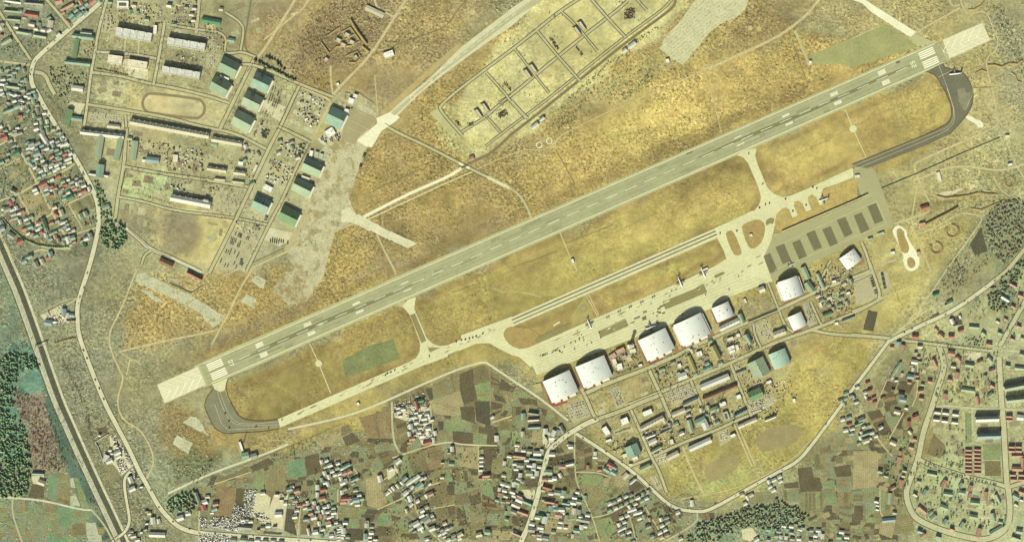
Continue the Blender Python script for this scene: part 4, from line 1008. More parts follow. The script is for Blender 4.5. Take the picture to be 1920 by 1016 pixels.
# little lawns, gardens and beds between the roads
rg = random.Random(404)
for q in ('262,172 392,172 392,226 262,226', '300,396 380,396 380,490 300,490', '1410,780 1510,770 1510,850 1410,850', '1310,845 1395,845 1395,910 1310,910'): mark(px(q))
def plots(poly, n, ang, cols, names, size, seed):
    rg = random.Random(seed); xs = [q[0] for q in poly]; ys = [q[1] for q in poly]; k = 0; t = 0
    while k < n and t < n*30:
        t += 1
        x, y = rg.uniform(min(xs), max(xs)), rg.uniform(min(ys), max(ys))
        if sdist(poly, np.array([[x]]), np.array([[y]]))[0, 0] < 0: continue
        l, w = rg.uniform(*size), rg.uniform(*size)*.7; a = math.radians(rg.choice(ang)+rg.uniform(-3, 3))
        P = [(x+u*l*math.cos(a)+v*w*math.sin(a), y-u*l*math.sin(a)+v*w*math.cos(a)) for u, v in ((-.5,.5),(.5,.5),(.5,-.5),(-.5,-.5))]
        if any(not (-50 < q[0] < 2000 and -50 < q[1] < 1100) or PV[int((q[1]+60)/1.5), int((q[0]+60)/1.5)] for q in P+[(x, y)]): continue
        nm = rg.choice(names)
        sheet(nm, rough(P, 4, .5, t), field_mat(rg.choice(cols)) if nm != 'lawn_plot' else surf('lawn_'+(c_ := rg.choice('abcde')), {'a':(160,152,104),'b':(184,178,132),'c':(150,140,104),'d':(172,172,120),'e':(142,128,98)}[c_], .16, (5,24), grain=(4,.3)), .05, math.degrees(a))
        k += 1
plots(px('175,0 460,0 520,120 660,190 600,330 430,500 230,400 180,330'), 170, (-10,-10,24), 'o', ['lawn_plot'], (6, 20), 1)
plots(px('1010,720 1190,650 1330,640 1430,560 1640,500 1640,540 1490,640 1480,700 1400,790 1230,880 1100,800'), 130, (24,), 'o', ['lawn_plot'], (6, 18), 2)
plots(px('0,180 60,200 150,330 180,400 170,460 110,470 0,420'), 70, (22,), 'oeyB', ['garden_plot'], (6, 16), 3)
plots(px('330,900 560,860 760,850 760,1000 460,950 340,940'), 60, (3,20), 'oegBb', ['garden_plot'], (7, 18), 4)
plots(px('760,850 1010,760 1060,800 1000,1010 760,1010'), 80, (-8,10,28), 'oegBbk', ['garden_plot'], (7, 18), 5)
plots(px('1010,860 1080,820 1180,900 1290,960 1280,1010 1000,1010'), 60, (24,0), 'oegBb', ['garden_plot'], (6, 16), 6)
plots(px('1490,870 1640,760 1700,650 1730,700 1700,860 1690,1010 1530,1010'), 110, (0,-15,25), 'oegBbkyo', ['garden_plot'], (7, 18), 7)
plots(px('1700,660 1910,650 1910,1010 1740,1010 1700,900'), 90, (-8,30,0), 'o', ['lawn_plot'], (7, 20), 8)
plots(px('0,940 190,950 190,1010 0,1010'), 22, (0,), 'oegG', ['garden_plot'], (8, 18), 9)
plots(px('560,60 700,20 720,200 620,180'), 0, (24,), 'o', ['lawn_plot'], (6, 12), 10)
FT = surf('faint_track', (150,134,88), .2, (5,20))
for t0, v0, t1, v1 in ((70,36,420,33),(80,60,400,52),(470,38,980,40),(480,70,1000,62),(1120,37,1440,34),(60,-33,700,-36),(720,-40,1400,-34),(1150,70,1400,58),(500,52,700,50)):
    road([RP(t0, v0), RP((t0+t1)/2, (v0+v1)/2+rg.uniform(-2, 2)), RP(t1, v1)], .8, FT, .06, 'track', 2)
# railway: two tracks on ballast
BALL = surf('ballast', (192,189,154), .14, (4,18), grain=(4,.3))
BALD = surf('dark_cutting', (84,86,64), .2, (4,18), grain=(4,.4))
GRAV = surf('gravel_path', (202,196,156), .14, (4,18), grain=(4,.25))
RAILP = [(-20,430),(10,500),(30,545),(62,635),(100,745),(120,790),(160,880),(205,975),(230,1030)]
def shift(p, dx): return [(x+dx, y) for x, y in p]
road(shift(RAILP, 9), 9, BALD, .10, 'railway_cutting'); road(shift(RAILP, -1.5), 9, BALL, .14, 'railway_bed')
road(shift(RAILP, 17), 4.5, GRAV, .12, 'embankment_path'); road(shift(RAILP, -7.5), 1.8, BALD, .16, 'drain')
RAILM = surf('rail_steel', (110,100,84), .1, (5,20))
for dx in (-2.6, .6):
    for g in (-.48, .48):
        road(shift(RAILP, dx+g), .12, RAILM, .36, 'rail')
    road(shift(RAILP, dx), 1.6, surf('sleeper_band', (148,138,108), .15, (3,14)), .24, 'sleepers')
# ================================================================ BUILDINGS
RC = {'w': (232,230,208), 'c': (222,212,176), 'g': (128,156,108), 't': (152,180,152), 'r': (184,116,98), 'p': (198,152,124), 'q': (206,204,186),
      's': (170,172,150), 'b': (158,180,170), 'n': (150,118,84), 'd': (104,102,86), 'o': (176,168,108), 'e': (170,186,148), 'G': (92,146,106), 'k': (152,172,136)}
RN = {'w': 'white', 'c': 'cream', 'g': 'green', 't': 'teal', 'r': 'red', 'p': 'pink', 's': 'grey', 'b': 'blue', 'n': 'brown', 'd': 'dark', 'o': 'olive', 'q': 'pale-grey', 'e': 'pale-green', 'G': 'bright-green', 'k': 'grey-green'}
def roof_mat(c):
    return surf('roof_' + RN[c], RC[c], .09, (3, 16), .12, 1.6, .75, stripe=(2.2, .05), div=1.5 if c in 'wcs' else 1.4)
WALL = [surf('wall_' + n, c, .06, (3, 14)) for n, c in (('plaster', (206,198,168)), ('cream', (196,182,142)), ('grey', (160,156,136)), ('timber', (138,118,90)))]
WALLW = surf('white_wall', (226,220,192), .05, (3, 14))
METALW = surf('white_metal_roof', (240,240,222), .05, (5, 36), rough=.5, div=1.2, stripe=(5.5, .03, 'X'))
GLASS = surf('dark_glass', (70,84,84), .1, (3, 9), rough=.2)
DOORM = surf('door_metal', (168,166,146), .08, (3, 12))
TRIM = surf('pale_trim', (222,216,190), .05, (3, 12))
PIPE = surf('dark_metal', (70,66,56), .1, (2, 8))
FOOT = []      # footprints (x, y, radius) in metres, to keep later houses clear
def clear(x, y, r):
    return all((x-a)**2+(y-b)**2 > (r+q)**2 for a, b, q in FOOT)

def quad_frame(P, h, ridge):
    """corner points of a roof (TL TR BR BL, survey units) -> base position, length along ridge, width, angle"""
    q = [W(*p) for p in P]
    if ridge == 'b': q = [q[1], q[2], q[3], q[0]]
    c = sum(q, Vector())/4 * (1 - h/CAM_H)
    ax = (q[1]-q[0] + q[2]-q[3])/2
    L = ax.length; Wd = ((q[3]-q[0] + q[2]-q[1])/2).length
    return c, L, Wd, math.atan2(ax.y, ax.x)
def uv_frame(c, r, u, v, l, w, a, h):
    x, y = 320*c+u/4, 254*r+v/4
    p = W(x, y)*(1-h/CAM_H)
    return p, l/4*S, w/4*S, math.radians(a)

def gable_shell(L, Wd, h, rise):
    x, y = L/2, Wd/2
    return MB().add([(-x,-y,0),(x,-y,0),(x,y,0),(-x,y,0),(-x,-y,h),(x,-y,h),(x,y,h),(-x,y,h),(-x,0,h+rise*.97),(x,0,h+rise*.97)],
                    [(0,1,5,4),(1,2,6,9,5),(2,3,7,6),(3,0,4,8,7)])
def gable_roof(L, Wd, h, rise, ov=.6, th=.25):
    x, y = L/2+ov, Wd/2+ov
    dz = rise/(Wd/2)*ov
    m = MB()
    for s in (-1, 1):
        a = [(-x,s*y,h-dz),(x,s*y,h-dz),(x,0,h+rise),(-x,0,h+rise)]
        b = [(p[0],p[1],p[2]-th) for p in a]
        vv = a + b
        fs = [(0,1,2,3),(7,6,5,4),(0,4,5,1),(1,5,6,2),(3,7,4,0)] if s < 0 else [(3,2,1,0),(4,5,6,7),(1,5,4,0),(2,6,5,1),(0,4,7,3)]
        m.add(vv, fs)
    return m

def b_gable(name, frame, h, rise, col, wall=None, extras=()):
    p, L, Wd, a = frame
    o = empty(name, p, a)
    FOOT.append((p.x, p.y, max(L, Wd)*.42))
    wm = wall or WALL[RNG.choice((0,0,1,1,2,3))]
    gable_shell(L, Wd, h, rise).build('wall', wm, o)
    rf = gable_roof(L, Wd, h, rise, min(.6, Wd*.06)).build('roof', roof_mat(col), o)
    MB().box(-L/2-.3, L/2+.3, -.25, .25, h+rise-.12, h+rise+.14).build('ridge_cap', TRIM if col in 'wc' else roof_mat(col), rf)
    for e in extras:
        if e == 'chimney':
            x = RNG.uniform(-.3, .3)*L
            MB().box(x-.4, x+.4, Wd*.16-.4, Wd*.16+.4, h+rise*.4, h+rise+1.0).build('chimney', WALL[2], rf)
        elif e == 'vents':
            n = max(2, int(L/9))
            for i in range(n):
                x = -L/2 + (i+.5)*L/n
                MB().box(x-.7, x+.7, -.7, .7, h+rise-.05, h+rise+1.1).build('roof_vent', PIPE, rf)
        elif e == 'doors':
            n = max(3, int(Wd/7))
            for i in range(n):
                y = -Wd*.42+i*Wd*.84/n
                MB().box(L/2+.02, L/2+.25, y+.15, y+Wd*.84/n-.15, .1, h*.86).build('door_panel', DOORM, o)
        elif e == 'door':
            MB().box(L*.1-.6, L*.1+.6, -Wd/2-.09, -Wd/2-.01, .02, 2.1).build('door', PIPE, o)
        elif e == 'windows':
            n = max(2, int(L/5)); k = max(1, int(h/3.2))
            me = None
            for i in range(n):
                for j in range(k):
                    for s in (-1, 1):
                        if me is None: me = MB().box(-1,1,-.06,.06,-.7,.7).mesh('window', GLASS)
                        w = new_obj('window', me, o); w.location = (-L/2+(i+.5)*L/n, s*(Wd/2+.05), 1.7+j*3.1)
        elif e == 'stairs':
            for i in range(max(2, int(L/16))):
                x = -L/2+(i+.5)*L/max(2, int(L/16))
                MB().box(x-1.3, x+1.3, Wd/2+.02, Wd/2+1.6, 0, h+.4).build('stair_tower', wm, o)
        elif e == 'balconies':
            n = max(3, int(L/6))
            for i in range(n):
                x = -L/2+(i+.5)*L/n
                MB().box(x-1.4, x+1.4, -Wd/2-1.7, -Wd/2-.02, 1, h-.6).build('balcony', TRIM, o)
        elif e == 'skylight':
            for i in range(3):
                x = -L*.3+i*L*.2
                sl = rise/(Wd/2)
                y0, y1 = Wd*.06, Wd*.24
                MB().add([(x-2,y0,h+rise-y0*sl+.02),(x+2,y0,h+rise-y0*sl+.02),(x+2,y1,h+rise-y1*sl+1.2),(x-2,y1,h+rise-y1*sl+1.2),
                          (x-2,y1,h+rise-y1*sl+.02),(x+2,y1,h+rise-y1*sl+.02)], [(0,1,2,3),(3,2,5,4),(0,3,4),(1,5,2)]).build('skylight', GLASS, rf)
        elif e == 'porch':
            x = -L*.1
            MB().box(x-4, x+4, Wd*.1, Wd*.32, h+rise*.5, h+rise*1.02).build('roof_hood', PIPE, rf)
        elif e == 'aisle':
            MB().box(L/2+.05, L/2+5, -Wd*.45, Wd*.4, 0, 4.2).build('annex', TRIM, o)
    return o

def b_flat(name, frame, h, col, extras=()):
    p, L, Wd, a = frame
    o = empty(name, p, a)
    FOOT.append((p.x, p.y, max(L, Wd)*.42))
    x, y = L/2, Wd/2
    MB().box(-x, x, -y, y, 0, h).build('wall', WALLW, o)
    rm = surf('flat_roof_'+RN[col], RC[col], .10, (3, 14), div=1.0, grain=(3, .3))
    MB().box(-x-.15, x+.15, -y-.15, y+.15, h+.003, h+.25).build('roof', rm, o)
    pm = MB()
    for q in ((-x-.2,x+.2,-y-.2,-y+.25),(-x-.2,x+.2,y-.25,y+.2),(-x-.2,-x+.25,-y+.26,y-.26),(x-.25,x+.2,-y+.26,y-.26)):
        pm.box(*q, h+.255, h+.95)
    pm.build('parapet', TRIM, o)
    for e in extras:
        if e == 'huts':
            n = max(1, int(L/28))
            for i in range(n):
                xx = -x+(i+.5)*L/n
                MB().box(xx-2.2, xx+2.2, y-5.5, y-1.2, h+.255, h+3).build('roof_hut', WALLW, o)
        if e == 'joints':
            n = max(2, int(L/20))
            for i in range(1, n):
                xx = -x+i*L/n
                MB().box(xx-.5, xx+.5, -y+.3, y-.3, h+.256, h+.8).build('roof_joint', WALL[2], o)
        if e == 'windows':
            n = max(3, int(L/4.5)); k = max(1, int(h/3.2)); me = MB().box(-1.1,1.1,-.06,.06,-.75,.75).mesh('window', GLASS)
            for i in range(n):
                for j in range(k):
                    for s in (-1, 1):
                        w = new_obj('window', me, o); w.location = (-x+(i+.5)*L/n, s*(y+.04), 1.8+j*3.2)
        if e == 'vents':
            for i in range(max(2, int(L/10))):
                xx = RNG.uniform(-x*.8, x*.8); yy = RNG.uniform(-y*.6, y*.6)
                MB().box(xx-.8, xx+.8, yy-.6, yy+.6, h+.256, h+1.5).build('roof_vent', DOORM, o)
        if e == 'court':
            MB().box(-x*.66, x*.66, -y*.5, y*.5, h+.258, h+.34).build('roof_court', surf('tar_roof', (96,92,74), .1, (3,10)), o)
    return o

def b_barrel(name, frame, h, rise, mat, extras=()):
    """vaulted roof: ridge along local X"""
    p, L, Wd, a = frame
    o = empty(name, p, a)
    FOOT.append((p.x, p.y, max(L, Wd)*.42))
    n = 28
    R = (Wd*Wd/4 + rise*rise)/(2*rise); A = math.asin(min(1, Wd/2/R))
    arc = [(R*math.sin(-A+2*A*i/n), h+R*math.cos(-A+2*A*i/n)-(R-rise)) for i in range(n+1)]
    x = L/2
    w = MB()
    for s in (-1, 1):
        vv = [(s*x, -Wd/2, 0), (s*x, Wd/2, 0)] + [(s*x, yy, zz-.12) for yy, zz in reversed(arc)]
        f_ = list(range(len(vv)))
        w.add(vv, [f_ if s > 0 else f_[::-1]])
    w.add([(-x,-Wd/2,0),(x,-Wd/2,0),(x,-Wd/2,h),(-x,-Wd/2,h)], [(0,1,2,3)])
    w.add([(-x,Wd/2,0),(x,Wd/2,0),(x,Wd/2,h),(-x,Wd/2,h)], [(3,2,1,0)])
    w.build('wall', WALL[1], o)
    ov = 1.0
    out = [(yy*1.012, zz+.02) for yy, zz in arc]; inn = [(yy*1.012, zz-.28) for yy, zz in arc]
    ring = out + inn[::-1]
    MB().loft([[(-x-ov, yy, zz) for yy, zz in ring], [(x+ov, yy, zz) for yy, zz in ring]]).build('roof', mat, o)
    rf = o.children[-1]
    if 'ribs' in extras:
        k = 8
        for i in range(1, k):
            xx = -x+i*L/k
            o2 = [(yy*1.012, zz+.03) for yy, zz in arc]; i2 = [(yy*1.012, zz+.16) for yy, zz in arc]
            MB().loft([[(xx-.18, yy, zz) for yy, zz in i2+o2[::-1]], [(xx+.18, yy, zz) for yy, zz in i2+o2[::-1]]]).build('roof_rib', mat, rf)
    if 'doors' in extras:
        k = 8
        for i in range(k):
            y0 = -Wd*.46+i*Wd*.92/k
            MB().box(-x-.9-.35*(i % 2), -x-.6-.35*(i % 2), y0+.1, y0+Wd*.92/k-.1, .1, h*.92).build('door_panel', DOORM, o)
    if 'annex' in extras:
        y0 = -Wd*.42
        for i, (w_, d_) in enumerate(((.22, 6), (.18, 9), (.24, 7))):
            MB().box(x+1.05, x+1.05+d_, y0, y0+Wd*w_, 0, 4.5+i*.4).build('annex', TRIM, o)
            y0 += Wd*(w_+.08)
    if 'side' in extras:
        for s in (-1, 1):
            MB().box(-x*.9, x*.9, s*Wd/2+(0.4 if s > 0 else -5), s*Wd/2+(5 if s > 0 else -.4), 0, h*.7).build('side_aisle', TRIM, o)
    if 'doors' in extras:
        for i in range(7):
            k_ = RNG.randrange(4, n-4); yy, zz = arc[k_]; xx = RNG.uniform(-x*.8, x*.8)
            MB().box(xx-1.2, xx+1.2, yy-.9, yy+.9, zz-.6, zz+1.0).build('roof_vent', RNG.choice((DOORM, PIPE, WALL[2])), rf)
    if 'ridge' in extras:
        MB().box(-x*.9, x*.9, -.6, .6, h+rise-.1, h+rise+.7).build('ridge_vent', DOORM, rf)
    return o

# ---- vaulted hangars along the apron
HG = [
 ((3,2),'232,828 430,748 500,900 300,988',9.5,9.5,'vast white vaulted hangar','westernmost by the apron','doors annex '),
 ((3,2),'477,718 690,637 755,785 540,875',9.5,9.5,'vast white vaulted hangar','second by the apron, beside the garden plot','doors annex '),
 ((3,2),'948,520 1150,432 1225,580 1015,670',9.5,9.5,'vast white vaulted hangar','behind the parked aircraft by the control tower','doors annex '),
 ((4,2),'-70,405 140,318 210,470 5,560',9.5,10,'vast white vaulted hangar','widest, with stepped annexes at its back','doors annex side '),
 ((4,2),'218,285 345,228 385,330 265,383',8,8,'medium white vaulted hangar','with a long white office behind it','doors'),
 ((4,2),'713,95 862,30 902,165 770,230',10,10,'white vaulted hangar','standing apart below the dark aircraft stands','doors side '),
 ((4,2),'790,348 890,308 935,405 832,445',8,6,'square white vaulted hall','beside the big brown meadow',''),
 ((4,1),'1165,915 1300,860 1345,945 1235,990',7,6,'white vaulted shed','by the end of the aircraft stands','doors'),
]
for (c, r), s, h, rise, d, w, ex in HG:
    fr = quad_frame(T(c, r, s), h+rise*.6, 'b')
    q = T(c, r, s); cx = sum(p[0] for p in q)/4; cy = sum(p[1] for p in q)/4
    sheet('hangar_surround', rough([(cx+(x-cx)*1.2+1, cy+(y-cy)*1.16+2) for x, y in q], 4, .8, int(cx)), surf('brown_paving', (150,118,78), .14, (4,18), grain=(4,.25)), .10)
    o = b_barrel('hangar', fr, h, rise, METALW, ex.split())
    reg(o, d, w, 'hangar', 'vaulted hangars by the apron')
TEALV = surf('teal_metal_roof', (176,204,178), .05, (5, 30), rough=.6, div=1.2)
reg(b_barrel('hangar', quad_frame(T(4,2,'650,630 765,578 815,685 690,740'), 14, 'b'), 9, 6, TEALV, ['doors','ribs']), 'teal vaulted hall', 'on the corner of the brown meadow', 'hangar', 'large halls behind the apron')
for (c,r), s, h, rise, col, d, w in (((4,2),'487,695 600,645 660,755 545,820',9,7,'e','pale-green pitched hall','beside the teal vaulted hall'),
    ((3,3),'845,315 935,268 968,350 880,392',9,6,'t','tall green pitched hall','by the southern perimeter road')):
    reg(b_gable('hangar', quad_frame(T(c,r,s), h+rise*.5, 'b'), h, rise, col, WALL[1], ('doors','vents')), d, w, 'hangar', 'large halls behind the apron')
reg(b_gable('hangar', quad_frame(T(4,2,'483,915 580,870 610,940 510,980'), 10, 'a'), 8, 5, 'g', WALL[1], ('vents',)), 'low green hall', 'south of the pale-green pitched hall', 'hangar', 'large halls behind the apron')

# ---- green pitched hangars of the north-west base
NW = [((1,0),'400,425 527,478 470,590 350,520','k','in the top row, its north corner at the tree-lined road',''),
 ((1,0),'340,565 460,628 400,735 283,665','k','above the running track, with a dark roof hood','porch'),
 ((1,0),'650,540 770,592 708,700 590,640','t','with skylight strip, nearest the tree-lined road','porch'),
 ((1,0),'580,682 702,737 640,842 522,778','e','with dark roof hood, middle of the eastern file of three','porch'),
 ((1,0),'505,825 632,885 572,1000 450,925','e','southernmost of three beside the road east of the track',''),
 ((1,0),'1210,795 1325,852 1270,970 1155,915','t','at the corner of the broken apron',''),
 ((1,1),'1018,168 1152,215 1100,322 978,250','e','with white tanks behind it beside the broken apron',''),
 ((1,1),'945,315 1078,372 1020,470 905,405','e','between two others along the broken apron',''),
 ((1,1),'650,450 765,492 705,590 595,530','t','with small skylights on the road behind the apron','skylight'),
 ((1,1),'850,525 980,580 918,690 800,625','g','southernmost along the broken apron','')]
for (c, r), s, col, w, ex in NW:
    o = b_gable('hangar', quad_frame(T(c, r, s), 12, 'a'), 7, 11.5, col, WALL[0], tuple(['doors','aisle'] + ex.split()))
    reg(o, f'{"green" if col in "kg" else ("teal" if col == "t" else "pale-green")} pitched hangar', w, 'hangar', 'pitched hangars of the northwest base')

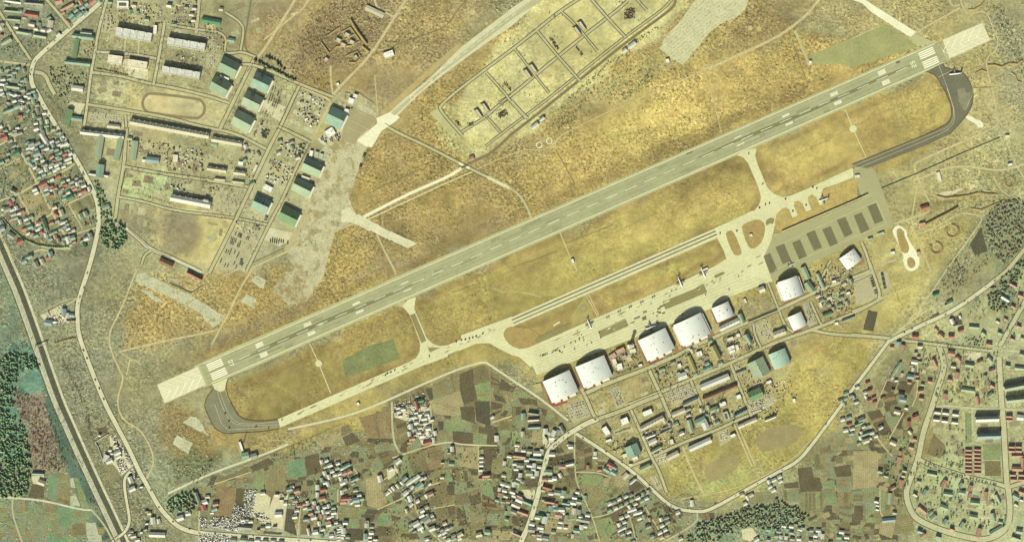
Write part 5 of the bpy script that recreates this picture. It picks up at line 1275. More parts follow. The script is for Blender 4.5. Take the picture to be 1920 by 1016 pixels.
# ---- barracks, workshops, offices: (sheet, corners, height, rise or 0 for flat, colour, category, extras, where)
BL = [
 ((0,0),'870,205 1140,252 1128,316 865,268',11,0,'q','barracks','huts joints windows','below the top car park'),
 ((1,0),'-22,282 262,330 250,382 -28,335',11,0,'q','barracks','huts joints windows','west of the bright-green long roof'),
 ((1,0),'-60,495 222,545 212,592 -70,545',11,0,'q','barracks','huts joints windows','above the running track'),
 ((0,0),'812,412 922,425 908,488 803,472',8,0,'c','mess hall','vents','beside the row of small trees'),
 ((0,0),'960,445 1108,468 1096,522 953,498',8,0,'c','mess hall','vents','right of the row of small trees'),
 ((0,0),'878,8 965,10 962,62 875,60',6,0,'w','office building','court','with dark square court by the top edge'),
 ((0,0),'1152,190 1178,195 1172,260 1148,255',6,0,'w','annex','','at the right end of the long barracks'),
 ((0,0),'543,252 702,272 697,302 540,284',7,2.5,'t','barracks','vents','beside the diagonal town road'),
 ((0,0),'605,232 690,242 686,262 602,254',5,2,'s','barracks','','north of the teal roof by the town road'),
 ((0,0),'560,290 594,293 570,438 535,432',7,2.5,'g','barracks','','running north to south near the town road'),
 ((0,0),'487,450 678,470 672,496 484,478',7,2.5,'t','barracks','vents','above the pine park'),
 ((0,0),'540,640 625,652 618,690 535,678',6,2,'w','office building','','inside the pine park'),
 ((0,0),'500,818 550,825 512,942 470,935',7,2.5,'g','barracks','','beside the town road below the pine park'),
 ((0,0),'520,868 618,882 612,912 518,898',5,2,'t','workshop','','joined to the green barracks by the town road'),
 ((0,0),'808,928 902,940 896,968 803,956',5,2,'c','workshop','','under the angled car park'),
 ((0,0),'982,893 1570,1000 1560,1042 968,932',8,3.5,'c','barracks','stairs vents','very long, below the running track'),
 ((0,0),'606,975 930,1012 922,1042 600,1006',8,3,'w','barracks','stairs','forming the top of the court building'),
 ((0,1),'735,-5 782,0 750,178 710,168',8,3,'e','barracks','','western wing of the court building'),
 ((0,1),'885,10 928,16 885,190 850,180',8,3,'e','barracks','','eastern wing of the court building'),
 ((0,1),'728,215 778,222 770,320 715,310',9,4,'t','chapel','','south of the court building by the town road'),
 ((0,1),'668,280 735,288 730,304 664,296',5,2,'w','annex','','west of the chapel roof'),
 ((0,1),'772,290 815,296 810,312 768,306',5,2,'w','annex','','east of the chapel roof'),
 ((0,1),'992,38 1036,46 1014,188 974,182',6,2.5,'e','barracks','','running north to south behind the western base road'),
 ((0,1),'1097,160 1196,170 1186,212 1086,200',6,2.5,'b','workshop','','north of the western sports lawn'),
 ((0,1),'1066,180 1094,183 1090,208 1063,205',4,0,'w','annex','','joined to the blue-roofed workshop'),
 ((0,1),'760,532 812,512 822,546 772,562',4,1.5,'k','shed','','among trees at the town road'),
 ((1,0),'236,128 376,155 368,190 230,166',5,2.5,'G','workshop','','with bright roof near the top edge'),
 ((1,0),'428,285 480,292 476,322 424,312',4,2,'t','workshop','','beside the curved road near the top'),
 ((1,0),'370,563 440,590 434,606 366,582',4,0,'w','annex','','squeezed between two pitched hangars'),
 ((1,0),'1140,1000 1200,965 1250,990 1190,1030',4,0,'w','shed','vents','south of the apron-corner hangar'),
 ((1,1),'310,8 536,50 530,82 304,46',7,3,'c','barracks','stairs','with a pale-green annex at its west end'),
 ((1,1),'304,46 350,54 342,88 300,80',4,1.5,'e','annex','','at the west end of the long cream barracks'),
 ((1,1),'275,232 418,252 410,278 270,260',7,2.5,'c','barracks','stairs','casting a broad shadow beside the parade lawn'),
 ((1,1),'475,262 562,274 556,302 470,290',7,2.5,'c','barracks','stairs','right of the parade lawn'),
 ((1,1),'508,195 545,200 540,232 505,226',4,0,'w','shed','','alone above the pair of cream barracks'),
 ((1,1),'330,318 408,326 402,342 326,334',4,1.5,'c','shed','','left of the round plot'),
 ((1,1),'460,336 550,346 545,364 456,352',4,1.5,'c','shed','','right of the round plot'),
 ((1,1),'706,363 768,394 746,432 690,402',5,0,'w','workshop','vents','north of the skylight hangar'),
 ((1,1),'640,220 652,222 625,288 606,282',3,0,'c','shed','','slim, along the diagonal road'),
 ((1,1),'8,442 300,500 292,545 -8,490',9,4,'w','barracks','stairs','long, at the edge of the brown sports field'),
 ((1,1),'248,478 292,488 270,500 245,492',10,1,'w','annex','','on the east end of the long barracks'),
 ((1,1),'20,145 55,148 50,205 15,200',5,0,'c','shed','','among the western gardens'),
 ((1,1),'705,612 728,618 722,642 700,636',3,0,'d','shed','','alone on the grass south of the skylight hangar'),
 ((1,1),'1045,112 1070,118 1062,160 1038,155',4,0,'w','tank','','first behind the pitched hangar'),
 ((1,1),'1085,122 1110,128 1102,172 1078,166',4,0,'e','tank','','second behind the pitched hangar'),
 ((1,1),'1120,135 1145,142 1136,184 1112,178',4,0,'e','tank','','third behind the pitched hangar'),
 ((1,1),'985,300 1045,322 1040,336 980,314',4,0,'w','annex','','between two pitched hangars on the apron'),
 ((0,1),'1205,918 1302,962 1286,1000 1185,955',6,3,'n','warehouse','','below the brown sports ground'),
 ((1,2),'125,-2 236,55 228,76 116,20',6,3,'r','warehouse','','by the disused paved strip'),
 ((2,0),'196,42 330,105 305,135 172,72',4,1,'c','warehouse','','near the top edge, with shadow on its north'),
 ((2,0),'315,402 385,376 395,418 322,442',5,0,'w','pump house','vents','inside the fenced hexagon plot'),
 ((2,0),'95,705 125,715 115,740 85,730',5,0,'w','shed','','topmost by the apron corner lawn'),
 ((2,0),'60,735 100,745 85,788 45,775',6,0,'w','shed','','second by the apron corner lawn'),
 ((2,0),'25,815 60,825 50,855 20,848',5,0,'w','shed','','third by the apron corner lawn'),
 ((3,0),'870,345 920,308 932,335 885,372',5,2,'w','store','','larger of the pair on the top dark road'),
 ((3,0),'825,380 852,360 862,382 838,405',5,2,'w','store','','smaller of the pair on the top dark road'),
 ((3,0),'142,950 188,915 200,940 155,975',5,2,'w','store','','larger of the pair on the lower dark road'),
 ((3,0),'203,895 235,872 245,893 215,915',5,2,'w','store','','smaller of the pair on the lower dark road'),
 ((3,0),'1150,448 1175,442 1182,470 1158,474',4,0,'w','hut','','beside the hatched hardstand'),
 ((4,0),'950,458 968,462 964,486 946,482',4,0,'w','hut','','at the corner of the mown grass'),
 ((2,1),'955,165 985,150 1000,180 970,195',4,1.5,'p','hut','','where the bright tracks meet'),
 ((1,0),'1240,630 1258,620 1266,640 1248,650',3,0,'w','hut','','beside the bunker field road'),
 ((3,1),'440,930 458,925 468,955 450,960',3,0,'w','hut','','on the narrow path in the golden grass'),
 ((5,1),'505,535 560,518 566,548 512,566',5,2.5,'r','guard house','','alone in the eastern meadow'),
 ((5,1),'492,662 535,655 545,690 500,695',5,0,'p','hut','','at the end of the dark hedge'),
 ((5,1),'622,280 645,275 665,350 640,352',3,0,'c','hut','','ruined, on the eastern slope'),
 ((5,1),'1140,0 1168,0 1168,22 1140,22',4,0,'c','hut','','at the end of the straight wall'),
 ((5,1),'1160,215 1190,208 1195,228 1165,235',4,0,'w','hut','','with tall shadow near the right edge'),
 ((5,1),'280,872 308,868 312,892 285,896',4,0,'w','hut','','on the lawn west of the loop pad'),
 ((5,1),'180,738 228,722 234,742 186,758',3,0,'e','shed','','long, beside the aircraft stands'),
 ((5,1),'108,775 142,768 146,792 112,798',4,0,'k','shed','','dark, beside the aircraft stands'),
 ((5,1),'475,875 495,870 500,905 480,910',4,0,'p','hut','','on the edge of the loop pad'),
 ((5,1),'10,300 45,296 50,318 14,324',3,0,'c','hut','','beside the dark taxiway'),
 ((5,2),'595,172 638,158 642,182 602,196',5,2,'G','cottage','','with bright roof by the eastern fence'),
 ((4,1),'500,742 520,738 525,758 505,762',3,0,'c','hut','','inside the rounded turf island'),
 ((4,1),'150,1005 185,990 190,1002 155,1018',3,0,'w','hut','','at the turf edge among parked aircraft'),
 # south-east base
 ((3,2),'720,640 768,612 785,640 745,668',5,0,'p','office building','vents','with flat pink roof beside the second hangar'),
 ((3,2),'775,600 835,572 850,600 790,628',6,0,'p','office building','','flat-roofed, left of the control tower'),
 ((3,2),'825,640 855,628 860,652 832,664',5,0,'p','office building','','small, below the control tower row'),
 ((3,2),'745,665 775,655 790,700 762,715',5,0,'c','workshop','','small, south of the pink office'),
 ((3,2),'780,700 820,690 832,735 790,750',5,0,'w','workshop','vents','bright, at the garden plot corner'),
 ((3,2),'880,590 925,580 930,612 885,620',5,0,'c','workshop','','attached to the control tower'),
 ((3,2),'945,705 972,695 978,712 952,722',4,0,'w','shed','','by the street south of the tower'),
 ((3,2),'1100,740 1140,725 1148,742 1108,758',4,1.5,'e','shed','','beside the brown lawn'),
 ((3,2),'1240,700 1262,692 1275,720 1252,730',4,0,'w','shed','','west of the olive roof'),
 ((3,2),'1235,770 1255,760 1280,810 1258,820',5,0,'w','workshop','','by the crossroads island'),
 ((3,2),'155,855 215,838 228,900 170,915',1,0,'o','yard shed','','low, west of the first hangar'),
 ((4,2),'270,422 415,352 430,388 290,452',7,3,'w','office building','vents','long, behind the medium hangar'),
 ((4,2),'412,328 440,318 468,385 440,396',7,2.5,'e','workshop','','right of the long white office'),
 ((4,2),'568,127 608,112 618,150 580,166',6,3,'w','workshop','','alone on the brown lawn'),
 ((4,2),'455,212 468,208 484,238 468,244',3,0,'c','hut','','where the white path bends'),
 ((4,2),'880,-20 925,-35 955,55 930,65',6,2,'e','workshop','','right of the hangar standing apart'),
 ((4,2),'912,92 945,80 1000,140 955,158',7,3,'k','workshop','','dark, right of the hangar standing apart'),
 ((4,2),'675,462 765,430 775,472 690,502',7,3,'c','workshop','vents','in the middle of the car parks'),
 ((4,2),'460,482 488,470 522,535 498,550',8,3,'t','workshop','','half white, half green, below the medium hangar'),
 ((4,2),'195,572 248,555 290,655 255,668',8,4,'o','warehouse','','olive, south of the widest hangar'),
 ((4,2),'30,642 58,630 105,748 84,758',5,2,'o','barracks','','narrow and tan, running north to south'),
 ((4,2),'148,735 210,705 225,728 160,758',5,2,'t','workshop','vents','inside a walled plot'),
 ((4,2),'128,855 338,768 355,808 145,895',7,3,'w','barracks','windows','long and bright with a step in its roof'),
 ((4,2),'150,946 400,846 406,872 160,972',6,3,'n','barracks','windows','long and brown, below the bright one'),
 ((4,2),'-40,775 25,755 35,800 -30,825',6,2.5,'w','workshop','','west of the crossroads island'),
 ((4,2),'398,762 470,735 475,752 405,780',4,1.5,'s','shed','','west of the pale-green hall'),
 ((4,2),'400,935 432,922 440,955 408,968',4,0,'w','shed','','west of the low green hall'),
 ((4,2),'1048,328 1120,302 1126,326 1060,352',6,2,'g','workshop','','in the eastern car parks'),
 ((4,2),'1000,25 1022,18 1070,125 1048,132',5,2,'e','barracks','','long and narrow, east of the dark workshop'),
 ((4,2),'1118,75 1148,68 1152,88 1124,95',4,0,'w','hut','','alone by the eastern street'),
 ((4,2),'1228,162 1252,155 1256,172 1232,180',4,0,'w','hut','','easternmost by the car rows'),
 ((4,2),'1195,370 1285,335 1292,350 1200,388',4,1.5,'s','shed','','long, near the triangular lawn'),
 ((4,2),'1020,240 1035,235 1050,272 1032,278',4,0,'c','shed','','in the eastern yards'),
 ((4,2),'1140,388 1165,382 1170,405 1146,410',3,0,'w','hut','','by the triangular lawn'),
 ((4,2),'335,575 382,555 392,580 345,600',5,0,'w','workshop','vents','larger of the clustered white roofs'),
 ((4,2),'345,602 390,588 396,612 352,625',5,0,'w','workshop','','lower of the clustered white roofs'),
 ((4,2),'392,558 415,550 425,595 405,602',5,0,'c','workshop','','right of the clustered white roofs'),
 ((4,2),'330,508 375,492 385,515 340,530',5,0,'c','workshop','','above the clustered white roofs'),
 ((4,2),'400,475 425,468 432,492 408,500',4,0,'w','shed','','beside the half-green workshop'),
 ((4,2),'100,610 120,604 128,640 110,645',5,0,'w','shed','','left one of a pair by the olive warehouse'),
 ((4,2),'122,602 140,598 150,635 132,640',5,0,'w','shed','','right one of a pair by the olive warehouse'),
 ((4,2),'625,830 660,818 668,838 634,850',4,0,'w','shed','','beside the round scrub patch'),
 ((4,2),'822,960 842,955 848,985 828,990',3,0,'w','hut','','at the end of the bare plot'),
 ((4,2),'0,995 105,945 112,970 8,1018',6,2.5,'s','workshop','','below the large car park'),
 ((4,2),'275,990 320,975 326,1005 282,1020',5,0,'w','workshop','','under the mast'),
 ((3,3),'668,165 705,148 740,198 706,226',6,0,'w','workshop','','square, near the gate'),
 ((3,3),'812,97 862,78 878,122 826,146',7,0,'w','workshop','','square, north of the striped covered parking'),
 ((3,3),'960,155 1130,62 1142,100 975,182',7,3,'c','barracks','windows vents','with dotted roof, west of the gridded yards'),
 ((3,3),'975,45 1042,15 1056,52 990,78',6,0,'w','workshop','','north of the dotted barracks'),
 ((3,3),'1195,50 1290,8 1305,40 1205,82',6,2.5,'c','workshop','','by the street east of the dotted barracks'),
 ((3,3),'1018,262 1076,236 1090,266 1032,292',6,2,'w','workshop','','middle of the three white roofs'),
 ((3,3),'1000,225 1070,200 1076,216 1008,242',5,2,'w','workshop','','upper of the three white roofs'),
 ((3,3),'1038,335 1114,292 1126,312 1050,352',6,2.5,'e','workshop','','lower of the three roofs by the street'),
 ((3,3),'1160,370 1240,330 1256,362 1170,408',6,2.5,'c','workshop','','beside the car park on the south street'),
 ((3,3),'955,460 1032,425 1042,450 970,490',6,2.5,'e','workshop','','south of the street by the perimeter road'),
 ((3,3),'1182,250 1205,244 1214,280 1192,286',5,0,'c','workshop','','small, among the gridded yards'),
 ((3,3),'1110,200 1190,160 1195,172 1116,212',4,1.5,'s','shed','','first of the gridded yards'),
 ((3,3),'1130,160 1180,136 1186,148 1136,172',4,1.5,'s','shed','','second of the gridded yards'),
 ((3,3),'825,360 858,350 866,378 832,388',4,0,'c','shed','','left of the tall green hall'),
 ((3,3),'900,385 940,370 946,395 906,410',4,0,'c','shed','','below the tall green hall'),
 ((3,3),'700,255 742,240 748,258 708,272',4,0,'w','shed','','near the square workshop'),
 ((4,3),'30,106 58,96 86,180 54,196',7,3,'e','workshop','','narrow, by the south street'),
 ((4,3),'80,110 162,70 178,110 120,140',7,3,'t','workshop','','teal wing of the bent building'),
 ((4,3),'140,125 180,112 206,160 160,180',7,3,'w','workshop','','white wing of the bent building'),
 ((4,3),'202,18 262,-6 272,30 210,52',6,2.5,'e','workshop','','under the northern mast'),
 ((4,3),'298,46 334,36 356,96 318,110',5,0,'e','workshop','court','with square rim, between two masts'),
 ((4,3),'384,65 470,20 482,38 396,80',6,2.5,'t','workshop','vents','long, east of the masts'),
 ((4,3),'412,142 458,122 464,150 422,166',6,2,'w','workshop','','bright left half of a long pair'),
 ((4,3),'462,118 550,80 560,110 470,146',6,2.5,'c','workshop','','right half of a long pair'),
 ((4,3),'614,100 694,66 704,82 624,112',5,2,'w','workshop','','slim, by the dark sports ground'),
 ((4,3),'354,216 390,200 400,222 364,236',5,0,'w','shed','','beside the small car park'),
 ((4,3),'42,302 205,230 220,266 58,340',7,3,'w','barracks','windows','long, alone above the southern sports field'),
 ((4,3),'55,705 80,698 86,745 60,748',4,1.5,'w','hut','','in the southern corner by the perimeter'),
 ((1,3),'530,350 582,340 585,388 538,396',7,2,'t','signal station','vents','by the west end of the base'),
 ((1,3),'592,362 640,345 650,382 605,394',6,2,'s','signal station','','right of the teal roof'),
 ((1,3),'505,268 525,262 545,330 530,336',4,0,'w','annex','','slim, north of the teal station'),
 ((2,2),'108,990 128,985 140,1002 120,1010',3,0,'w','hut','','alone on the turf south of the taxiway'),
]
CATN = {'mess hall': 'mess_hall', 'office building': 'office_building', 'signal station': 'signal_station', 'guard house': 'guard_house', 'pump house': 'pump_house', 'yard shed': 'shed'}
for (c, r), s, h, rise, col, cat, ex, where in BL:
    fr = quad_frame(T(c, r, s), h+rise*.5, 'a')
    P = fr
    if fr[2] > fr[1]*1.02: fr = quad_frame(T(c, r, s), h+rise*.5, 'b')
    nm = CATN.get(cat, cat)
    nm = 'storage_tank' if cat == 'tank' else nm
    o = b_flat(nm, fr, h, col, ex.split()) if rise == 0 else b_gable(nm, fr, h, rise, col, WALL[0] if col in 'wce' else WALL[1], tuple(ex.split()))
    reg(o, f'{RN[col]}-roofed {cat}', where, cat)

# covered parking rows, control tower, masts, footbridge ...
o = empty('covered_parking', W(960+825/4, 762+188/4), math.radians(19))
for i in range(12):
    MB().box(-22+i*3.8, -19+i*3.8, -2.6, 2.6, 2.2, 2.5).build('canopy', roof_mat('c'), o)
    MB().tube((-20.5+i*3.8, 0, 0), (-20.5+i*3.8, 0, 2.2), .12, n=6).build('post', PIPE, o)
reg(o, 'striped covered parking', 'between two white square workshops', 'carport')
o = empty('control_tower', W(960+888/4, 508+562/4), math.radians(20))
MB().box(-9, 9, -6, 6, 0, 7).build('base_building', WALLW, o)
MB().box(-3.2, 3.2, -3.2, 3.2, 7.01, 22).build('shaft', WALLW, o)
MB().loft([[(4.2*math.cos(t), 4.2*math.sin(t), 22.01) for t in [i*math.pi/4 for i in range(8)]], [(5.4*math.cos(t), 5.4*math.sin(t), 26) for t in [i*math.pi/4 for i in range(8)]]]).build('cab', GLASS, o)
MB().loft([[(5.8*math.cos(t), 5.8*math.sin(t), 26.01) for t in [i*math.pi/4 for i in range(8)]], [(5.2*math.cos(t), 5.2*math.sin(t), 27) for t in [i*math.pi/4 for i in range(8)]]]).build('cab_roof', roof_mat('w'), o)
MB().tube((0,0,27),(0,0,33),.15,.06,6).build('aerial', PIPE, o)
reg(o, 'control tower with octagonal cab', 'beside the hangar with parked aircraft', 'control tower')
def mast(c, r, u, v, h, where):
    o = empty('lattice_mast', W(320*c+u/4, 254*r+v/4))
    b = 2.2
    for sx, sy in ((-1,-1),(1,-1),(1,1),(-1,1)):
        MB().tube((sx*b, sy*b, 0), (sx*.4, sy*.4, h), .32, .2, 5).build('leg', PIPE, o)
    br = MB()
    n = 9
    for i in range(n):
        z0, z1 = h*i/n, h*(i+1)/n
        w0, w1 = b+(.4-b)*i/n, b+(.4-b)*(i+1)/n
        c0 = [(-w0,-w0,z0),(w0,-w0,z0),(w0,w0,z0),(-w0,w0,z0)]; c1 = [(-w1,-w1,z1),(w1,-w1,z1),(w1,w1,z1),(-w1,w1,z1)]
        for k in range(4): br.tube(c0[k], c1[(k+1) % 4], .14, n=4)
    br.build('bracing', PIPE, o)
    reg(o, 'tall lattice mast', where, 'mast')
mast(4,3,232,78,42,'by the narrow workshop in the southern base'); mast(4,3,372,140,30,'at the street corner by the long teal workshop'); mast(4,2,285,985,34,'south of the long brown barracks'); mast(1,3,548,262,20,'beside the signal station')
o = empty('footbridge', W(77, 647.5), math.radians(20))
MB().box(-20, 20, -1.1, 1.1, 6, 6.35).build('deck', CONC, o)
for s in (-1, 1):
    MB().box(-20, 20, s*1.1-.06, s*1.1+.06, 6.36, 7.4).build('railing', TRIM, o)
    MB().box(s*17-1, s*17+1, -1, 1, 0, 5.99).build('pier', WALL[2], o)
reg(o, 'pale footbridge', 'crossing the railway cutting', 'footbridge')

# straight walls and embankments that throw a line of shade
def wall(name, pts, h, th, m, desc, where, cat):
    for_o = empty(name, W(*pts[0]))
    L0 = for_o.location.copy()
    for a, b in zip(pts, pts[1:]):
        A, B = W(*a)-L0, W(*b)-L0
        d = (B-A); n = max(1, int(d.length/30)); nrm = Vector((-d.y, d.x, 0)).normalized()*th/2
        me = MB()
        for i in range(n):
            p, q = A+d*(i/n), A+d*((i+1)/n-.004/n)
            k = MB(); k.prism([(p-nrm).to_2d()[:], (q-nrm).to_2d()[:], (q+nrm).to_2d()[:], (p+nrm).to_2d()[:]], 0, h)
            k.build('wall_section', m, for_o)
    reg(for_o, desc, where, cat)
wall('blast_fence', T(4,1,'742,722 1280,492 1388,443'), 4.5, 2.0, surf('fence_pale', (206,196,152), .08, (4,20)), 'long straight blast fence', 'between the turf bays and the aircraft stands', 'fence')
wall('boundary_wall', T(5,1,'210,400 470,292 830,130 1100,18'), 2.6, .9, WALL[2], 'very long straight wall', 'across the eastern meadow', 'wall')
wall('boundary_wall', T(4,2,'490,385 710,295'), 4, 1, WALL[2], 'straight wall', 'along the southern side of the brown lawn', 'wall')
wall('boundary_wall', T(1,2,'-10,92 155,168 240,110'), 2.5, .8, WALL[2], 'low wall', 'around the red warehouse', 'wall')
wall('boundary_wall', T(0,3,'712,262 735,300 785,435'), 3, 1.6, WALL[0], 'white wall', 'west side of the scrap yard by the railway', 'wall')
wall('boundary_wall', T(0,3,'715,265 815,205'), 3, 1.6, WALL[0], 'white wall', 'north side of the scrap yard by the railway', 'wall')
def berm(pts, h, w, desc, where, m=None):
    p = [W(*q) for q in pts]
    c = p[0].copy(); rings = []
    for i, q in enumerate(p):
        d = (p[min(i+1, len(p)-1)]-p[max(i-1, 0)]).normalized(); n = Vector((-d.y, d.x, 0))
        q = q-c
        rings.append([q-n*w/2-Vector((0,0,.2)), q-n*w*.12+Vector((0,0,h)), q+n*w*.12+Vector((0,0,h)), q+n*w/2-Vector((0,0,.2))])
    o = MB().loft(rings).build('earth_bank', m or TURF)
    o.location = c
    reg(o, desc, where, 'earth bank')
BRM = surf('bank_turf', (150,132,86), .16, (5,18), .4)
berm(T(2,0,'70,150 120,235 192,332'), 6, 9, 'straight earth bank', 'beside the bunker field', BRM)
berm(T(2,0,'160,350 210,392'), 5, 8, 'short earth bank', 'at the bunker field corner', BRM)
berm(T(5,1,'540,668 620,625 700,585 780,540'), 5, 10, 'long earth bank with hedge', 'leading to the pink hut', BRM)
for c, r, q, h_, wd, w_ in ((5,1,'625,452 690,470 760,462 850,452 940,430 1010,440 1080,442',5,11,'stepping down below the bare slope in the east'),(5,0,'1005,492 1060,488 1110,503 1170,476 1230,480 1262,455',5,10,'crossing the meadow at the upper right'),(5,0,'920,548 960,525 1000,540',4,8,'short one beside the upper right track'),(5,0,'1185,545 1215,570 1228,610 1262,620',4,8,'curling one near the right edge'),
        (5,1,'880,545 960,560 1050,520 1130,488',4,9,'along the top of the mottled wood'),(5,0,'860,75 910,70 960,40 990,-5',3,7,'by the bend of the northern track'),(0,2,'410,545 480,520 560,500',3,7,'south of the railway yard'),(1,2,'0,75 155,165 300,90 500,5',2,4,'along the track above the disused paved strip'),(0,1,'960,700 1060,790 1120,850 1280,915',2,4,'beside the curved base road in the west')):
    berm(T(c,r,q), h_*.5, wd, 'rough earth bank', w_, BRM)
for i, (q, w_) in enumerate((('0,243 68,206 140,305','enclosing the upper bunkers'),('32,292 104,256','between two pairs of bunkers'),('-42,352 72,345 142,308','below the bunkers'),('-108,270 -10,206','beside the western bunkers'),('-150,320 -90,400 -40,352','at the south corner of the bunker field'),('40,420 120,385 150,430 110,470 60,470','around the lone bunker at the field edge'))):
    berm(T(2,0,q), 3.2, 6, 'low earth bank', w_, BRM)
def ringbank(x, y, r, h, where):
    n = 26; pts = []
    o_c = W(x, y)
    rings = []
    for i in range(n-3):
        t = math.radians(150) + i*2*math.pi/n
        d = Vector((math.cos(t), math.sin(t), 0)); R = r*S
        rings.append([d*(R-4)-Vector((0,0,.1)), d*(R-1)+Vector((0,0,h)), d*(R+1.5)+Vector((0,0,h)), d*(R+7)-Vector((0,0,.1))])
    o = MB().loft(rings).build('earth_bank', BRM); o.location = o_c
    reg(o, 'ring-shaped earth bank', where, 'earth bank')
ringbank(1785,433,11,2.2,'larger one in the eastern triangular meadow'); ringbank(1755,465,10,2.2,'lower one in the eastern triangular meadow'); ringbank(1893,341,9,1.5,'flattened, near the right edge')
# bunkers with white fronts
def bunker(c, r, u, v, a, where, l=34, w=22):
    p, L, Wd, an = uv_frame(c, r, u, v, l, w, a, 4)
    o = empty('bunker', p, an)
    MB().loft([[(-L*.75,-Wd*.9,-.1),(L*.75,-Wd*.9,-.1),(L*.75,Wd*.9,-.1),(-L*.75,Wd*.9,-.1)], [(-L*.5,-Wd*.5,4.5),(L*.5,-Wd*.5,4.5),(L*.5,Wd*.5,4.5),(-L*.5,Wd*.5,4.5)]]).build('mound', BRM, o)
    MB().box(-L*.45, L*.45, -Wd*.4, Wd*.4, 4.5, 5.6).build('roof_slab', roof_mat('w'), o)
    MB().box(L*.3, L*.34, -Wd*.3, Wd*.3, 5.61, 6.2).build('upstand', TRIM, o)
    reg(o, 'white-topped bunker', where, 'bunker', 'bunkers on the northern depot')
for u, v in ((45,260),(80,315),(15,335),(-20,300)): bunker(2,0,u,v,-25,'in the small walled bunker field')
bunker(2,0,110,425,-60,'at the edge of the bunker field',20,20); bunker(1,0,1168,445,-35,'alone in the red scrub',26,22)
for c, r, u, v in ((2,0,1030,850),(2,0,1080,805),(3,0,118,552),(3,0,160,512),(3,0,490,232),(3,0,525,192)):
    bunker(c, r, u, v, -55, 'in the northern depot of square plots', 66, 18)
# ================================================================ HOUSES
WAIT = []
def house(c, r, u, v, l=28, w=22, col='w', a=0, where='', cat='house'):
    h, rise = (3.6, 2.2) if l*w < 1100 else (5.2, 2.8)
    if l > 85: h = 4.0
    q = .80 if c == 5 and cat == 'house' else .92
    l, w = l*q, w*q
    if w > l: l, w, a = w, l, a+90
    if 1.45 < l/w and l < 56 and cat == 'house': l, w = l*.94, l*.94/1.4
    fr = uv_frame(c, r, u, v, l, w, a, h)
    if not clear(fr[0].x, fr[0].y, 2.2): return None
    FOOT.append((fr[0].x, fr[0].y, max(fr[1], fr[2])*.42))
    WAIT.append((l*w, fr, h, rise, col, l, w, where, cat))
def raise_house(A, fr, h, rise, col, l, w, where, cat):
    size = 'small' if l*w < 640 else ('long' if l > w*2.2 else ('large' if l*w > 1500 else 'medium'))
    ex = []
    if RNG.random() < .4 and l < 90: ex.append('chimney')
    if l < 60: ex.append('door')
    o = b_gable(cat, fr, h, rise, col, None, ex)
    reg(o, f'{size} {RN[col]}-roofed {cat}', where, cat)
    return o
